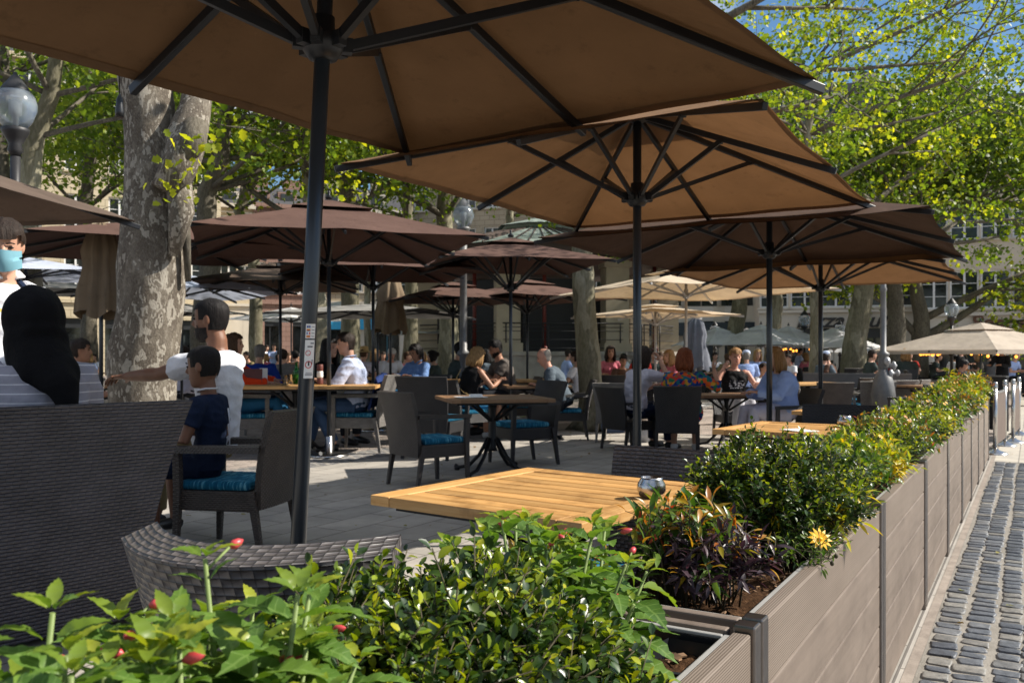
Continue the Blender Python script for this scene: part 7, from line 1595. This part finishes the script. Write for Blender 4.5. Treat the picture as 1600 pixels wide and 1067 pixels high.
# jacket over the blue shirt man's chair
b = MB(); b.slab(lambda u, v: (-0.27+0.54*u+0.05*math.sin(v*5), -0.16-0.10*abs(2*v-1)**1.5*(1 if v > 0.5 else -1)-0.10*(v > 0.5)*(v-0.5)+0.025*math.sin(u*11+v*4), 0.50-0.40*abs(2*v-1)**1.3-0.05*(2*u-1)**2), lambda u, v: Vector((0, (v-0.5)*-2.0, 1.0)).normalized(), 16, 14, 0.03); o = b.build('draped_jacket', 'cloth_navy_blue', None, PX(578, 11.1, 0.48), R(84)); tag(o, 'dark blue jacket hung over the chair of the man in pale blue', 'jacket')
# warm bulbs under the far parasols and awnings
def bulbs(label, pts, D, n):
    root = thing('bulb_string', label, 'string lights', PX(pts[0][0], D, 0)); base = PX(pts[0][0], D, 0); rr = random.Random(int(pts[0][0]))
    (x0, y0), (x1, y1) = pts; b = MB(); A = P(x0, y0-4, D)-base; Bq = P(x1, y1-4, D)-base; b.tube([A, (A+Bq)/2-Vector((0, 0, 0.03)), Bq], 0.008, 5); b.build('cable', 'black_plastic', root)
    for i in range(n):
        q = P(x0+(x1-x0)*(i+0.5*rr.random()+0.2)/n, y0+(y1-y0)*i/n+rr.uniform(-1.5, 2), D)-base; b = MB(); b.ell(q, (0.04, 0.04, 0.045), None, 10, 6); b.build('bulb', 'bulb_glow', root)
bulbs('string of orange bulbs under the white parasol right of the pale trunk', ((1222, 546), (1250, 547)), 31, 7)
bulbs('pair of orange bulbs just left of the fourth pole', ((1264, 546), (1276, 546)), 31, 2)
bulbs('orange bulbs under the left half of the very wide beige parasol', ((1436, 553), (1472, 552)), 24, 8)
bulbs('few orange bulbs under the right half of the very wide beige parasol', ((1512, 554), (1592, 558)), 25, 6)
# small planted pots far away
def pot(label, x, D, s, mat='leaf_mid'):
    root = thing('potted_bush', label, 'plant', PX(x, D), 0, None, s); b = MB(); b.lathe([(0.16, 0), (0.22, 0.4), (0.23, 0.42), (0.2, 0.42), (0.002, 0.38)], (0, 0, 0), 16); b.build('pot', 'grey_iron', root)
    rr = random.Random(int(x)); tips = [Vector((rr.uniform(-.22, .22), rr.uniform(-.22, .22), 0.5+rr.uniform(0, .3))) for _ in range(20)]; crown_leaves(tips, 500, rr, 0.07, 0.08, 'foliage', mat, root)
pot('small green bush in a pot beside the straw hat', 590, 22, 1.0, 'leaf_plane_bright'); pot('green bush in a pot near the pink building', 388, 30, 1.3); pot('green bush in a pot right of the grey column', 1402, 24, 1.0, 'leaf_plane_bright'); pot('dark bush in a pot beside the closed slate parasol', 1105, 28, 1.2)

# the many diners of the far terraces: a few poses, each copied as a whole person
fd = []
for j, (hr, tp_, bt_, ln_) in enumerate((('hair_dark', 'cloth_steel', 'cloth_dark', 0.1), ('hair_brown', 'cloth_white', 'cloth_dark', 0.25), ('hair_black', 'cloth_dark', 'jeans', 0.3), ('hair_blonde', 'cloth_taupe', 'cloth_dark', 0.05))):
    q, _, _ = person('distant seated diner among the crowded far tables', PX((1090, 1330, 470, 1530)[j], (27, 28, 27, 29)[j]), 40+j*80, scale=1.0, hair=hr, hstyle='short' if j != 3 else 'bob', top=tp_, sleeve='short', bottom=bt_, vox=0.022, lean=ln_, group='distant diners')
    fd.append(q)
rr = random.Random(77); tops = ['cloth_steel', 'cloth_white', 'cloth_dark', 'cloth_taupe']
alts = ['cloth_red', 'cloth_pink', 'cloth_lightblue', 'cloth_white', 'cloth_black', 'cloth_brown', 'cloth_green_grey', 'cloth_sky', 'cloth_khaki', 'cloth_grey']
for k2, x in enumerate([1105, 1135, 1160, 1180, 1202, 1218, 1242, 1258, 1275, 1292, 1318, 1328, 1356, 1372, 1398, 1412, 1424, 1460, 1492, 1512, 1545, 1578, 985, 1002, 1018, 1034, 1048, 935, 880, 378, 392, 412, 432, 448, 466, 482, 498, 528, 545, 580, 596, 622, 640, 664, 690, 104, 118, 134, 150, 305]):
    j = k2 % 4; D = rr.uniform(21, 33); copy_tree(fd[j], None, 'distant seated diner among the crowded far tables', PX(x+rr.uniform(-4, 4), D), R(rr.uniform(0, 360)), rr.uniform(0.95, 1.06), mats={tops[j]: rr.choice(alts)})

# leaves and bits blown over the paving and the street
rg = np.random.default_rng(9); n = 420; ss = rg.uniform(1.5, 13, n); tt = np.where(rg.random(n) < 0.72, rg.uniform(-6.5, -0.5, n), rg.uniform(0.1, 3.0, n))
pos = np.array([tuple(ST(a, b_, 0.018)) for a, b_ in zip(ss, tt)]); fw = rg.normal(0, 1, (n, 3)); fw[:, 2] *= 0.12; up = rg.normal(0, 0.25, (n, 3)); up[:, 2] += 1
tag(obj('fallen_leaves', leaves_mesh('fallen_leaves', 'plane', pos, fw, up, rg.uniform(0.012, 0.045, n), ['leaf_fallen'])), kind='stuff')
bpy.data.scenes.remove(TMP)
